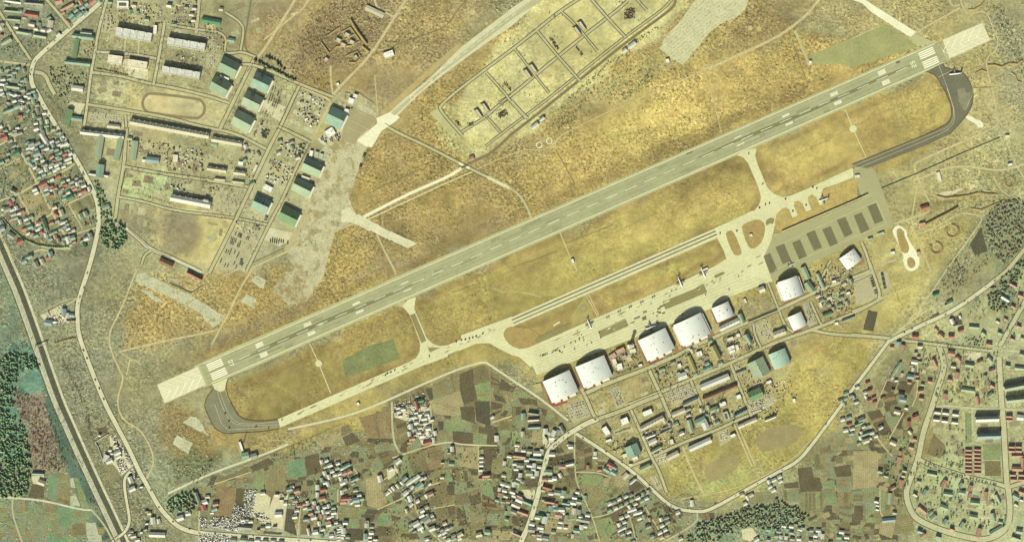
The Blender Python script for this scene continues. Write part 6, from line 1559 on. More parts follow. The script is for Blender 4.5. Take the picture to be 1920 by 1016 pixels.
HS = [
((0,0),'in the rows at the top left corner',12,'100,15,130,22,w,-8 100,45,140,22,w,-8 90,85,130,18,k,-5 90,112,130,18,k,-5 100,148,110,18,k,-5 250,28,140,20,s,-5 255,45,130,12,k,-5 235,112,110,34,r,-8 170,245,100,28,e,-10 300,272,105,28,e,-10 8,205,20,50,c,30 10,265,22,22,r,0 45,312,90,34,e,30 25,345,90,24,e,30 238,185,50,24,c,-10 378,182,40,60,c,-10 440,10,60,22,p,10 505,52,110,26,p,28 45,5,50,18,s,-8'),
((0,0),'in the teal terrace beside the diagonal town road',40,'505,100,40,24,t 528,122,50,24,t 548,145,50,24,t 572,150,40,22,w 565,82,40,24,t 592,112,50,24,t 612,98,44,22,b 640,98,40,22,t 620,125,30,20,w 470,100,34,20,p 695,15,60,24,p'),
((0,0),'west of the town road bend',-8,'15,632,40,28,w 95,652,110,28,e 150,632,30,22,s 30,720,30,20,s 80,708,34,22,w 140,715,30,20,s 195,722,34,22,w 240,735,30,22,s 75,825,62,28,t,18 128,800,56,26,t,20 205,830,36,24,t,45 150,870,34,26,r,0 270,968,40,30,w,20 300,1000,36,26,s,20 80,1000,40,24,e,10 110,980,34,24,s,10 130,960,30,22,w,10 20,1000,30,22,r 175,795,30,22,p 60,770,28,20,s 170,760,30,20,w 40,840,40,18,t,18'),
((0,1),'in the upper town blocks by the western road',20,'28,18,60,30,r 330,22,88,36,w,-58 345,30,60,20,t,-58 430,45,34,24,s 445,70,30,22,w 430,30,28,22,c 232,65,50,24,s 240,92,44,22,w 122,135,50,44,G 275,140,60,38,b 432,135,36,30,G 485,142,44,26,r 500,182,40,20,w 520,200,40,20,c 490,210,36,18,s 402,190,26,20,r 385,216,36,28,t 428,165,30,24,b 235,215,44,30,b,-45 262,240,36,26,w 285,250,30,22,s 205,168,34,22,s 350,100,40,24,w 385,108,34,20,s 320,130,34,22,n'),
((0,1),'in the red-roofed block west of the road',22,'435,310,36,28,r 470,348,36,26,t 487,372,36,22,r 468,402,26,22,e 540,350,30,24,e 580,368,30,34,w 627,378,38,28,w 560,400,42,24,p 545,382,34,22,s 625,420,46,32,r 527,466,58,36,G 574,450,34,22,r 322,368,64,38,r 382,385,36,26,r 345,406,34,28,w 412,400,40,26,p 350,436,46,28,t 384,450,36,22,r 258,405,42,28,w 272,430,40,22,w 600,340,30,22,s 570,320,28,20,s 510,332,26,22,w'),
((0,1),'among the garden plots of the western town',20,'100,420,46,30,s,-25 85,508,38,40,r 55,555,60,28,s 48,575,40,20,w 100,592,50,26,e 120,605,50,24,w 140,585,34,24,w 165,570,36,26,r 85,630,42,26,p 422,590,50,30,r,-30 460,580,30,52,c,22 408,540,38,30,c 605,605,34,40,e,25 640,588,34,38,e,25 300,650,36,32,r 330,655,32,74,G,22 300,688,30,30,e 225,688,46,32,t 182,705,40,24,p 165,715,30,22,w 238,742,38,24,p 268,752,44,30,t 305,725,28,28,r 210,735,36,24,w 14,700,44,40,b 8,650,30,36,s 20,720,30,20,w 85,752,60,34,s,-30 150,795,54,24,r 140,810,40,18,p 165,815,34,20,t 180,945,42,38,t 222,908,44,28,t 205,920,36,20,w 270,968,22,52,s,25 290,955,22,52,w,25 315,945,20,46,c,25 378,892,38,40,b 365,915,36,30,r'),
((0,1),'in the terrace above the curved hedge',20,'470,655,40,24,w 490,642,30,20,s 500,668,34,22,t 482,685,34,22,s 510,700,34,22,w 522,725,32,20,s 550,712,26,26,c 512,785,32,60,w,22 545,768,38,38,t 555,800,28,22,p 530,820,30,20,e 645,775,36,32,w 676,752,32,40,e 630,825,34,36,G 615,790,30,22,s'),
((0,2),'in the yard between railway and road',0,'362,388,58,46,b,-10 410,380,32,22,w 478,308,32,56,b 535,330,36,28,b 506,335,22,44,w 512,375,30,20,s 548,374,28,20,p 475,330,30,20,w'),
((0,3),'in the scrap yard beside the railway',0,'820,408,55,20,w,25 795,388,14,60,w,-20 882,345,52,30,w,25 888,375,44,24,w,25 825,325,24,24,w 840,350,24,20,c 865,290,30,20,c,25 880,305,20,20,w 745,215,20,20,w'),
((0,3),'around the railway underpass road',10,'285,502,95,22,t,-2 270,535,84,34,c,-4 310,570,60,24,c,-20 978,548,34,48,w,20 990,618,56,22,w,25 970,622,30,18,s 1178,960,38,130,w,88 1147,855,20,56,w 1190,860,20,40,w 1118,798,30,26,c 1100,785,24,20,s 1060,600,22,18,w 1100,875,26,16,w 985,935,30,26,s 1000,970,46,30,c 1030,1000,40,24,w 975,955,24,20,w 1090,920,28,20,s 1060,940,20,18,w'),
((1,3),'in the hamlet at the end of the pine wood',10,'200,682,26,92,s,20 225,675,14,80,c,20 255,715,42,40,w,20 245,755,40,44,r,20 275,675,40,24,c 335,730,44,32,p 325,768,52,28,t,20 310,795,30,20,w 70,835,36,60,w,-75 130,802,44,22,w 120,780,20,16,s'),
((1,3),'in the works yards north of the southern road',5,'555,905,110,30,s,-5 565,930,90,30,e,-5 808,808,60,34,w 795,660,28,22,w 860,725,28,28,w 830,700,30,22,c 690,650,40,20,w 540,850,30,26,w 600,860,36,24,w 570,845,30,22,s 690,910,40,20,s 730,895,40,18,w 660,925,30,20,p 780,900,30,20,s'),
((1,3),'in the new rows east of the green field',12,'890,620,50,26,t 910,600,34,22,w 945,632,50,26,p 930,825,40,30,w 945,780,36,26,w 935,800,30,20,s 1100,605,20,44,w,2 1100,660,20,40,w,2 1145,622,46,26,r 1135,690,54,26,p 1160,570,40,24,w 1035,940,22,62,w 1072,830,44,36,w 1040,765,40,24,t 1010,760,36,24,w 1100,780,44,22,t 1130,820,24,34,p 1185,745,24,30,w 1060,765,30,24,w 1085,940,40,36,w 1140,920,30,24,w 1130,968,32,34,t 1205,968,36,30,w 1240,870,30,24,w 1185,885,44,24,w 1180,860,40,22,r 1222,795,44,26,w 1175,790,30,24,w 1190,780,30,22,s 1220,760,34,24,e 1185,830,36,22,w 1210,820,30,20,w 1262,915,32,16,w 1262,935,32,16,w 1262,955,32,16,s 1262,975,32,16,w 1262,995,32,16,c 1235,945,20,30,s'),
((1,3),'along the south side of the southern road',-3,'470,1000,50,20,s 545,1000,56,20,e 650,1002,40,20,w 710,1005,40,22,s 600,1008,40,20,e 770,1008,40,20,w 830,1012,40,20,s'),
((2,3),'in the rows at the foot of the dry slope',25,'35,445,70,28,t 5,465,30,24,w 20,500,44,24,p 60,485,34,34,p 40,470,30,22,w 8,572,44,34,w 100,545,66,26,t 75,560,30,24,w 95,520,30,22,s 25,620,34,26,s 20,690,50,24,r,5 60,690,34,26,p,5 15,715,50,20,p,5 110,700,54,40,b,5 120,735,40,24,w,5 75,720,24,22,w'),
((2,3),'in the slanting row of narrow cottages',40,'345,650,40,22,w 372,625,18,40,c 390,612,18,40,w 407,603,18,40,w 424,594,18,40,c 441,584,18,40,w 458,575,18,40,w 475,540,42,32,t 500,575,40,20,w 520,560,44,20,w 545,545,44,20,w 570,528,44,22,w 600,545,36,20,w 625,535,30,18,w 590,590,52,36,t 560,605,34,24,b 635,605,36,18,s 530,605,36,20,w 480,650,50,20,w 505,630,34,20,s 515,690,28,52,w,20 522,735,36,28,w 490,700,26,30,s 490,780,20,36,c,25 605,780,36,34,w,25 600,815,44,34,w,25 425,410,52,36,w 290,540,20,56,w,15 450,600,20,20,s 660,580,30,18,w'),
((2,3),'in the hamlet of the middle fields',0,'670,655,44,34,p,25 655,640,20,26,w 825,430,42,24,t 830,318,26,44,w 808,345,24,22,s 760,420,30,20,e 1050,380,34,20,w 1050,410,34,20,w 1050,440,34,20,w 1045,475,30,20,w 1085,518,62,26,p,5 1045,538,32,20,r 1165,240,18,52,w 1130,80,34,20,w,30 640,850,60,50,s,30 600,860,40,24,e,30 560,880,60,22,w,30 590,908,50,22,w,30 520,915,40,22,e,30 545,935,30,20,s,30 680,915,54,28,w,20 720,910,30,22,s,20 660,925,30,20,w 770,945,40,24,w,30 790,920,34,22,w,30 750,925,30,22,s,30 820,905,34,20,s,30 735,960,34,20,w,30 770,975,30,20,c,30 800,1000,40,20,w,30 890,960,50,24,c,30 840,990,40,20,e,30 1030,960,50,28,c,15 1015,970,24,18,p 1095,940,44,40,t 755,530,30,24,c 370,470,40,20,w,30'),
((2,3),'at the southern edge between the fields',0,'15,932,30,50,w 12,960,36,20,w 190,890,34,36,c 225,945,36,30,w 228,900,30,24,s 240,890,40,28,c 180,970,30,40,t 215,975,28,26,w 255,995,30,20,w 215,1005,30,20,w 195,860,26,22,w'),
((2,3),'in the scrap dealer quarter below the runway turf',10,'645,270,66,34,r,15 645,240,50,26,p,15 565,-10,24,70,r,15 597,-45,44,26,G,15 545,80,40,24,w 560,120,30,26,w 590,60,30,20,w 620,90,44,28,w 640,60,40,22,w 630,125,34,24,w 600,130,28,22,s 560,45,30,20,w 520,80,30,22,s 520,150,34,40,w 510,205,24,40,w 545,170,40,22,s 580,195,40,24,w 605,220,40,26,w 650,165,40,34,w 655,210,24,30,w 640,190,34,26,w 590,160,34,24,c 620,200,24,20,p 530,240,50,22,p 510,268,34,22,p 555,215,30,20,w 460,20,30,24,w 430,40,30,24,w 425,10,34,22,w 405,45,24,20,s 690,250,20,40,w 705,200,18,40,w 680,100,26,22,w 440,70,30,18,w'),
((3,3),'in the greenhouse rows by the fields',3,'160,52,84,18,s,-8 158,78,90,16,s,3 160,100,90,18,w,3 158,130,96,18,t,3 165,155,100,20,b,3 85,75,26,54,t 250,185,38,44,w 262,170,30,26,t 310,200,30,52,w,-25 345,195,24,48,s,-25 375,172,30,66,s,28 300,235,40,20,w 80,205,30,40,c 95,215,26,30,s'),
((3,3),'in the upper hamlet west of the main southern road',-4,'190,350,62,38,w 180,390,110,24,t 130,335,40,34,e 55,372,100,26,p 40,340,50,24,w 110,400,40,24,w 60,440,56,24,s 30,468,36,24,w 130,440,44,26,w 165,440,30,34,w 160,470,36,26,w 110,478,34,22,s 185,500,30,40,w 130,500,60,24,e 20,430,36,24,w 300,358,50,24,w 440,300,38,34,w 425,285,24,22,w 430,432,68,26,w,12 380,448,52,26,p 405,430,34,24,e 430,460,40,20,s 275,490,60,24,e 245,545,44,20,p 318,538,34,34,w 362,515,40,22,w,-60 350,520,24,34,w 290,548,40,20,w'),
((3,3),'in the lower hamlet west of the main southern road',-22,'50,545,44,24,w 35,568,50,24,e 75,560,30,30,s 5,640,44,26,w 60,672,44,26,p 15,668,34,26,w 105,715,100,26,t 55,700,60,26,w 80,795,90,26,p 20,735,50,34,w 45,745,36,34,c 85,770,50,20,w 100,810,40,24,p 15,790,44,24,s 20,940,40,20,w 35,955,72,22,p 45,972,40,18,t'),
((3,3),'in the hamlet between main road and field lane',-8,'265,608,76,24,r,-15 230,625,34,24,e 340,645,52,38,e 388,648,36,40,t 280,715,82,22,p 405,725,62,24,t 460,720,50,22,w 500,712,40,34,e 240,700,34,22,s 290,765,32,48,t 330,770,40,38,t 372,772,50,30,w 350,812,60,28,p 380,795,36,24,w 465,785,22,52,c 502,790,32,38,s 515,825,36,24,w 550,852,70,36,s 520,905,32,40,w 485,928,52,26,t 455,970,18,30,w 245,850,30,60,w 215,905,50,30,w 190,830,44,24,w 215,818,50,24,G 150,880,44,24,w 145,922,60,24,s 165,958,30,22,p 250,985,52,20,s 205,985,36,30,w 165,905,34,20,e 310,742,40,20,w 420,755,36,20,s'),
((3,3),'along the field lane and southern perimeter road',0,'625,352,28,30,w 622,378,34,24,w 570,455,22,34,p 655,475,32,26,p 738,438,54,36,r,-30 710,472,52,28,t,-30 762,495,52,26,t,-30 770,458,40,24,t,-30 690,470,30,20,w 740,465,34,20,w,-30 850,520,56,18,c,45 905,560,62,22,w,40 882,545,40,20,s,40 550,685,28,38,t 560,670,24,20,w 890,430,30,20,c'),
]
for (c, r), where, a0, s in HS:
    for w in s.split():
        q = w.split(',')
        house(c, r, float(q[0]), float(q[1]), float(q[2]), float(q[3]), q[4], float(q[5]) if len(q) > 5 else a0 + RNG.uniform(-3, 3), where)

# the grid of little houses south-east of the field lane: blocks of alike plots
def inside(p, poly):
    x, y = p; k = False
    for i in range(len(poly)):
        (x0, y0), (x1, y1) = poly[i-1], poly[i]
        if (y0 > y) != (y1 > y) and x < (x1-x0)*(y-y0)/(y1-y0)+x0: k = not k
    return k
def hamlet(c, r, poly, ang, dx, dy, cols, where, keep=.85, seed=1, big=1.0):
    rg = random.Random(seed)
    P = [tuple(map(float, w.split(','))) for w in poly.split()]
    cx = sum(p[0] for p in P)/len(P); cy = sum(p[1] for p in P)/len(P)
    t = math.radians(ang)
    for i in range(-14, 15):
        for j in range(-14, 15):
            x = i*dx+rg.uniform(-.15,.15)*dx+(j % 2)*dx*.3; y = j*dy+rg.uniform(-.15,.15)*dy
            u, v = cx+x*math.cos(t)+y*math.sin(t), cy-x*math.sin(t)+y*math.cos(t)
            if not inside((u, v), P) or rg.random() > keep: continue
            col = rg.choice(cols)
            house(c, r, u, v, rg.uniform(29, 39)*big, rg.uniform(23, 30)*big, col, ang+rg.choice((0,0,0,90))+rg.uniform(-4,4), where)
MIX = 'wwwwwcwsewswtk'
hamlet(3,3,'690,720 860,640 1010,640 1060,630 1010,740 880,760 800,760 720,810 680,780',25,46,42,MIX,'in the crossroad rows south of the perimeter road',.85,3)
hamlet(3,3,'770,860 860,770 880,860 920,1016 850,1016 790,920',22,46,40,MIX,'in the western file of the grid quarter',.85,4)
hamlet(3,3,'870,770 1000,745 1050,830 1090,1016 1050,1000 1000,850 900,860',22,46,42,MIX+'p','in the middle block of the grid quarter',.85,5)
hamlet(3,3,'1070,830 1180,790 1260,780 1280,930 1120,1000 1090,900',24,46,44,MIX+'p','in the eastern block of the grid quarter',.8,6)
hamlet(2,3,'1140,570 1190,560 1280,580 1280,900 1220,860 1200,790 1160,690',-12,46,42,MIX+'p','in the roadside village of the southern fields',.85,7)
hamlet(2,3,'1180,290 1280,300 1280,550 1200,540 1220,480 1220,360',-8,56,50,MIX+'p','north of the roadside village',.6,8)
hamlet(1,3,'1130,390 1220,370 1280,380 1280,590 1180,610 1120,560',20,48,42,'wwwwswwe','in the white rows below the dry slope',.9,9)
hamlet(2,3,'0,400 60,420 110,530 90,580 0,600',22,48,42,MIX,'in the rows at the foot of the dry slope',.7,10)
hamlet(1,3,'920,690 990,680 1100,740 1100,860 1050,880 960,740',12,50,44,'wwwps','in the lower plots of the new rows',.5,12)
hamlet(4,3,'650,915 760,900 830,905 1040,930 1080,990 950,1016 720,1010',-6,46,40,MIX+'b','in the village below the southern wood',.85,13)
hamlet(4,3,'440,1016 560,960 620,990 600,1016',30,50,40,'wwcs','beside the clearing in the southern wood',.7,14)
hamlet(4,3,'1060,985 1280,990 1280,1030 1060,1030',5,56,40,'wstwe','along the bottom edge south of the fields',.8,15)
hamlet(3,3,'1240,1016 1280,940 1280,1016',20,46,40,'wc','at the bottom edge west of the wood',.8,16)
hamlet(0,1,'440,0 480,0 520,60 440,80',25,40,34,'wstbw','beside the main western road',.9,17)
hamlet(0,1,'200,30 300,60 300,110 200,110',25,42,36,'wstw','in the upper town blocks by the western road',.6,18)
hamlet(0,0,'0,690 240,700 290,790 200,800 0,760',15,40,36,'wswsek','west of the town road bend',.6,19)
hamlet(0,0,'0,930 150,930 200,1016 0,1016',15,44,38,'wwstesp','west of the town road bend',.6,20)
hamlet(0,0,'0,120 110,120 120,170 0,190',-8,46,34,'wsk','in the rows at the top left corner',.6,21)
hamlet(4,3,'1180,40 1280,30 1280,260 1220,200',18,52,40,'wtswbr','along the meadow road east of the sports ground',.6,22)
hamlet(4,3,'440,660 500,640 530,680 460,740',25,40,36,'wc','below the perimeter road bend',.9,23)
hamlet(4,3,'630,570 740,520 740,600 660,640',25,40,34,'ww','by the southern perimeter road',.8,24)

hamlet(0,1,'0,560 120,450 260,640 420,590 520,720 560,830 380,790 240,740 100,640',22,40,34,'wwwsteskp','among the garden plots of the western town',.62,30)
hamlet(0,1,'180,60 480,0 560,180 440,290 240,330 200,200',24,40,34,'wwwsteskpb','in the upper town blocks by the western road',.75,31)
hamlet(0,1,'290,340 430,290 680,400 660,430 510,490 380,470',22,40,34,'wwwstske','in the red-roofed block west of the road',.6,32)
hamlet(0,1,'0,40 100,20 170,170 40,230 0,220',24,44,38,'wsk','in the upper town blocks by the western road',.25,33)
hamlet(0,0,'0,500 210,500 230,620 280,720 340,860 460,1016 330,1016 230,900 150,830 0,700',12,40,34,'wwsktse','west of the town road bend',.7,34)
hamlet(0,0,'0,0 170,0 330,0 330,80 320,310 160,300 120,280 0,80',-8,50,40,'wskk','in the rows at the top left corner',.5,35)
hamlet(0,0,'420,0 760,0 700,60 540,190 480,150',35,40,34,'tkbwp','in the teal terrace beside the diagonal town road',.6,36)
hamlet(0,0,'330,120 430,100 500,210 420,280 340,300',30,40,36,'wske','between the two upper town lanes',.4,37)
hamlet(5,3,'0,30 60,20 200,270 40,290',22,46,34,'wstek','beside the fields west of the estate road',.5,38)
hamlet(4,2,'1160,920 1280,880 1280,1016 1180,1016',25,40,34,'wstk','along the meadow road east of the sports ground',.6,39)
hamlet(5,2,'0,880 120,830 200,990 140,1016 0,1016',25,42,32,'wwrstk','along the meadow road east of the sports ground',.6,40)
hamlet(5,2,'440,590 540,590 540,700 480,840 420,840',-8,44,34,'wcspk','between the meadow corner and the avenue',.5,41)
hamlet(2,3,'560,640 640,620 700,760 760,1000 660,930 560,790',30,44,36,'wwsce','in the hamlet of the middle fields',.4,42)
hamlet(1,3,'1000,720 1130,720 1280,700 1280,900 1120,900 1040,800',12,46,38,'wwwsekw','in the new rows east of the green field',.6,50)
hamlet(2,3,'0,600 90,600 190,650 180,760 0,740',10,46,38,'wwspek','in the rows at the foot of the dry slope',.5,51)
hamlet(2,3,'0,860 60,860 60,1016 0,1016',0,44,36,'wwsk','at the southern edge between the fields',.6,52)
hamlet(2,3,'460,870 620,800 760,860 900,950 900,1016 640,1000 540,960',28,46,38,'wwseck','in the hamlet of the middle fields',.55,53)
hamlet(3,3,'0,280 230,330 220,540 0,620',-4,46,38,'wwwsecp','in the upper hamlet west of the main southern road',.5,54)
hamlet(3,3,'250,640 520,640 600,900 420,1000 180,1000 200,760',-8,46,40,'wwwsept','in the hamlet between main road and field lane',.45,55)
hamlet(1,3,'860,640 990,640 1040,760 1100,900 1040,920 960,780',10,46,38,'wwspk','in the lower plots of the new rows',.5,56)
hamlet(4,3,'640,880 1100,900 1280,960 1280,1016 620,1016',-6,48,40,'wwstk','in the village below the southern wood',.55,57)
for c, r, q, a_, sd in ((0,0,'770,20 860,10 1280,10 1250,190 1150,180 870,160',-8,60),(1,0,'0,0 195,0 190,210 0,200',-8,61),(1,0,'235,10 400,10 400,110 240,110',-8,62),(1,1,'560,60 700,120 610,380 540,300',24,63),(0,1,'960,20 1280,70 1270,150 960,110',-8,64),(1,1,'750,20 1000,60 930,230 760,160',24,65),(1,1,'20,560 300,590 480,640 420,640 0,600',-8,66)):
    hamlet(c, r, q, a_, 58, 44, 'wcskcek', 'between the long blocks of the northwest base', .42, sd)
for c, r, q, sd in ((4,2,'300,500 460,430 560,570 380,670',70),(3,2,'1060,740 1280,660 1280,850 1150,890',71),(3,3,'960,180 1240,70 1280,240 1060,360',72),(4,2,'980,170 1280,60 1280,300 1040,380',73),(4,3,'0,0 520,0 390,100 0,230',74),(4,2,'0,620 240,510 330,680 40,800',75)):
    hamlet(c, r, q, 24, 54, 44, 'wcskcet', 'between the workshops of the southern base', .42, sd)
# the residential estate in the east
ES = [
((5,2),'in the estate above the roundabout avenue',-20,'1200,108,72,28,p,-30 1255,185,52,30,p 1140,208,84,30,w,-32 1200,268,44,28,p,-30 1145,362,38,24,p,-30 1085,380,38,26,c,-30 1243,415,40,30,p 1100,465,44,28,t 1195,510,40,28,p 1270,505,36,30,e 1018,550,56,30,p,-10 980,470,44,30,e,-40 905,420,92,34,e,-5 805,447,46,34,r,20 735,490,54,34,r,0 660,485,56,26,p,-40 625,440,40,26,p,-50 1265,625,40,34,s'),
((5,2),'in the estate below the roundabout avenue',-10,'735,618,66,32,p 790,660,52,28,p,-50 750,715,46,30,c 870,705,78,36,e 950,682,46,30,p,30 1025,665,56,28,e,-50 1040,745,52,28,p,20 1160,710,44,32,e 1245,728,86,36,e,-5 990,800,44,28,e,80 780,782,60,34,p,80 725,815,42,36,p 575,828,40,34,p 612,690,74,28,p,-65 520,850,30,24,e 505,898,50,32,p,10 510,955,42,34,p 690,942,58,36,p,80 860,893,124,38,e,-8 932,970,80,30,p,-80 1030,930,52,32,e,40 1045,862,42,30,p,-30'),
((5,2),'between the meadow corner and the avenue',0,'465,492,56,40,r 500,566,46,28,c 342,550,42,44,b 290,572,34,30,p 375,575,52,22,p,85 480,615,44,24,p 480,642,44,22,w 458,682,62,30,w,-8 430,792,64,34,b,-8 365,780,34,22,w,80 348,695,36,16,t,55 335,720,40,16,t,55 318,745,44,18,e,55 300,775,40,18,e,55 288,805,36,20,w,55 322,820,30,20,w 372,965,66,32,b,-10 360,925,60,20,d,-10 220,950,36,26,n,30 300,890,30,22,n'),
((5,2),'by the winding road north of the estate',-40,'742,378,54,24,w,-65 762,410,34,24,t,20 803,345,34,14,w,-70 722,240,52,28,e,28 700,255,30,20,c,28'),
((5,3),'beside the fields west of the estate road',-15,'330,40,62,32,c 398,12,34,22,w 465,75,46,34,r,25 415,130,52,32,r,80 428,192,44,26,c,-50 460,245,36,28,p 435,305,44,36,p 352,350,40,30,p,80 342,402,60,28,p,70 385,480,44,30,e 375,520,30,24,c 358,572,58,36,p,75 298,610,44,32,p,30 200,485,42,34,t 245,520,44,30,e 300,272,62,24,c,-25 205,158,42,28,w,30 275,690,104,32,e,85 175,710,40,30,w 182,740,30,20,w 180,770,30,22,w 265,850,118,38,b,6 310,795,40,24,e 40,130,74,26,t,22 90,205,132,24,t,18 60,100,62,22,s,22 105,148,40,24,t,22 95,258,60,22,c,20'),
((5,3),'inside the estate road loop',-12,'590,505,92,34,e 680,580,76,38,p,60 710,655,84,38,e,-8 810,590,44,34,e,60 815,645,62,34,e 880,612,52,36,p,70 875,665,44,30,p,70 912,720,84,38,e,-8 995,672,82,34,p,85 1085,690,86,28,e,-65 540,645,58,34,t,60 465,660,42,28,c,-30 520,772,92,34,p,-40 680,755,74,46,e,-20 600,830,60,34,e,40 900,825,74,42,e,-12 692,865,54,34,t,60 742,918,46,30,p,-20 820,890,60,28,e,60 942,945,84,36,p,75 1050,825,70,34,e,-75 1075,925,140,36,e,30 1105,865,44,22,t 495,560,36,26,k 580,800,40,24,e,45'),
((5,3),'outside the estate road loop',-20,'522,965,46,38,p,40 500,935,50,30,b 1262,640,52,28,p 1220,672,60,22,t,-30 1222,735,40,24,c,-30 1222,985,80,28,e 1245,935,60,26,e,-10 1262,700,30,22,w 640,975,50,24,s,-15'),
]
for (c, r), where, a0, s in ES:
    for w in s.split():
        q = w.split(',')
        house(c, r, float(q[0]), float(q[1]), float(q[2]), float(q[3]), q[4], float(q[5]) if len(q) > 5 else a0, where)
for u, v in ((632,42),(692,48),(766,58),(622,98),(686,108),(760,118)):
    house(5,3,u,v,50,26,'w',-8,'in the six white duplexes by the estate road','duplex')
for i in range(7):
    for u in (864, 932):
        house(5,3,u,324+i*29+(u-864)*-.04,52,20,'p',-3,'in the double file of red-roofed terraces','terrace')
for u, v in ((1188,300),(1240,300),(1188,332),(1240,332),(1195,510),(1262,510),(1202,546),(1262,546),(1170,72),(1170,100)):
    house(5,3,u,v,48,24,'p',-3,'beside the eastern edge road','terrace')
house(5,3,1230,368,90,24,'p',0,'beside the eastern edge road','terrace'); house(5,3,1270,430,24,100,'p',0,'beside the eastern edge road','terrace'); house(5,3,1230,466,84,36,'p',-3,'beside the eastern edge road','terrace'); house(5,3,1252,82,54,44,'w',-8,'beside the eastern edge road','terrace')
for c, r, s, col, w in ((5,2,'1140,868 1305,832 1310,868 1135,900','e','northern pair by the right edge, upper'),(5,2,'1152,955 1320,935 1320,975 1150,988','e','northern pair by the right edge, lower'),
    (5,3,'922,78 1092,72 1092,110 918,115','w','southern pair, the white one'),(5,3,'934,206 1104,200 1104,238 930,242','b','southern pair, the blue one')):
    reg(b_gable('apartment_block', quad_frame(T(c,r,s), 13, 'a'), 11, 5, col, WALL[0], ('windows','balconies','vents')), 'long apartment block', w, 'apartment block')

WAIT.sort(key=lambda q: -q[0])
LEFT = []; SEEN = {}
for q in WAIT:
    q = list(q)
    if q[-1] == 'house' and (q[0] < 560 or min(q[5], q[6]) < 19): q[-1] = 'shed'  # still houses: the smaller and narrower ones get their own name
    SEEN[q[-1]] = SEEN.get(q[-1], 0)+1
    if SEEN[q[-1]] <= (300 if q[-1] == 'house' else 190): raise_house(*q)
    else: LEFT.append(q)
print('houses', SEEN, 'left', len(LEFT))
if LEFT:
    mm = MB(); mats = [WALL[0], WALL[1]]
    for q in LEFT:
        _, (p, L, Wd, a), h, rise, col = q[:5]
        M_ = Matrix.Translation(p) @ Matrix.Rotation(a, 4, 'Z')
        rm = roof_mat(col)
        if rm not in mats: mats.append(rm)
        for g, i in ((gable_shell(L, Wd, h, rise), RNG.choice((0, 1))), (gable_roof(L, Wd, h, rise, .5), mats.index(rm))):
            mm.m = i; mm.add([M_ @ Vector(v) for v in g.v], g.f)
    mm.build('small_houses', mats)['kind'] = 'stuff'
# ================================================================ AIRCRAFT
APW = surf('aircraft_white', (238,238,224), .03, (2, 9), rough=.45); APG = surf('aircraft_grey', (120,118,100), .05, (2, 9), rough=.5)
def aircraft_meshes():
    r = lambda x, rad, zo=0: [(x, rad*math.cos(t), 3.4+zo+rad*math.sin(t)) for t in [i*math.pi/6 for i in range(12)]]
    fus = MB().loft([r(16.8,.25,-.4), r(16,1.0,-.2), r(14,1.65), r(8,1.8), r(-4,1.8), r(-11,1.2,.4), r(-16,.5,.9), r(-19,.12,1.1)])
    wing = MB()
    for s in (-1, 1):
        a = [(4.2,s*1.2,2.9),(-1.6,s*1.2,2.9),(.2,s*15.2,3.7),(2.6,s*15.2,3.7)]
        b = [(x, y, z+.45 if abs(y) < 5 else z+.2) for x, y, z in a]
        f = [(0,1,2,3),(7,6,5,4),(0,4,5,1),(1,5,6,2),(2,6,7,3),(3,7,4,0)]
        wing.add(a+b, f if s > 0 else [q[::-1] for q in f])
    tail = MB()
    for s in (-1, 1):
        a = [(-13.6,s*.3,4.2),(-16.8,s*.3,4.2),(-16.6,s*6.4,4.6),(-15.0,s*6.4,4.6)]
        b = [(x,y,z+.22) for x,y,z in a]; f = [(0,1,2,3),(7,6,5,4),(0,4,5,1),(1,5,6,2),(2,6,7,3),(3,7,4,0)]
        tail.add(a+b, f if s > 0 else [q[::-1] for q in f])
    fin = MB()
    a = [(-11.5,-.16,4.6),(-17,-.16,4.6),(-17.6,-.1,10.2),(-15.2,-.1,10.2)]; b = [(x,-y,z) for x,y,z in a]
    fin.add(a+b, [(0,1,2,3),(7,6,5,4),(0,4,5,1),(1,5,6,2),(2,6,7,3),(3,7,4,0)])
    eng = MB().tube((5.6,0,3.2),(0,0,3.2),.62,.5,10)
    prop = MB()
    for k in range(4):
        t = k*math.pi/2
        prop.tube((5.75,0,3.2),(5.75,2.0*math.cos(t),3.2+2.0*math.sin(t)),.16,.1,5)
    leg = MB().tube((0,0,.4),(0,0,2.8),.16,n=6).tube((0,-.35,.5),(0,.35,.5),.5,n=10)
    return [('fuselage',fus.mesh('fuselage',APW,smooth=True),[(0,0,0)]),('wing',wing.mesh('wing',APG),[(0,0,0)]),('tailplane',tail.mesh('tailplane',APG),[(0,0,0)]),('fin',fin.mesh('fin',APW),[(0,0,0)]),
            ('engine',eng.mesh('engine',APG),[(.6,y,.1) for y in (-9.4,-4.9,4.9,9.4)]),('propeller',prop.mesh('propeller',PIPE),[(.6,y,.1) for y in (-9.4,-4.9,4.9,9.4)]),('landing_gear',leg.mesh('landing_gear',PIPE),[(12,0,0),(1,-4.9,0),(1,4.9,0)])]
AM = aircraft_meshes()
def aircraft(px_, py_, heading, where, k=1.0):
    o = empty('propeller_aircraft', W(px_, py_, .34), math.radians(heading)); k *= 1.22; o.scale = (k, k, k)
    for n, me, locs in AM:
        for l in locs:
            q = new_obj(n, me, o); q.location = l
    reg(o, 'four-engined propeller aircraft', where, 'aircraft', 'parked propeller aircraft')
aircraft(1104.5,607,-66,'parked at the western apron edge, beside the faint round pad',.72)
aircraft(1275,529,-66,'parked at the apron edge, left one of the close pair',.76)
aircraft(1318,511,-66,'parked at the apron edge, right one of the close pair',.76)
aircraft(1220.5,613,200,'half in the shade before the third hangar',.80)
aircraft(1543.5,374.5,198,'standing in the easternmost turf bay',.74)
aircraft(1790.5,139,186,'holding on the dark warm-up pad by the runway end',.86)
aircraft(1483,496.5,24,'on the dark stands beside the vaulted shed',.5)

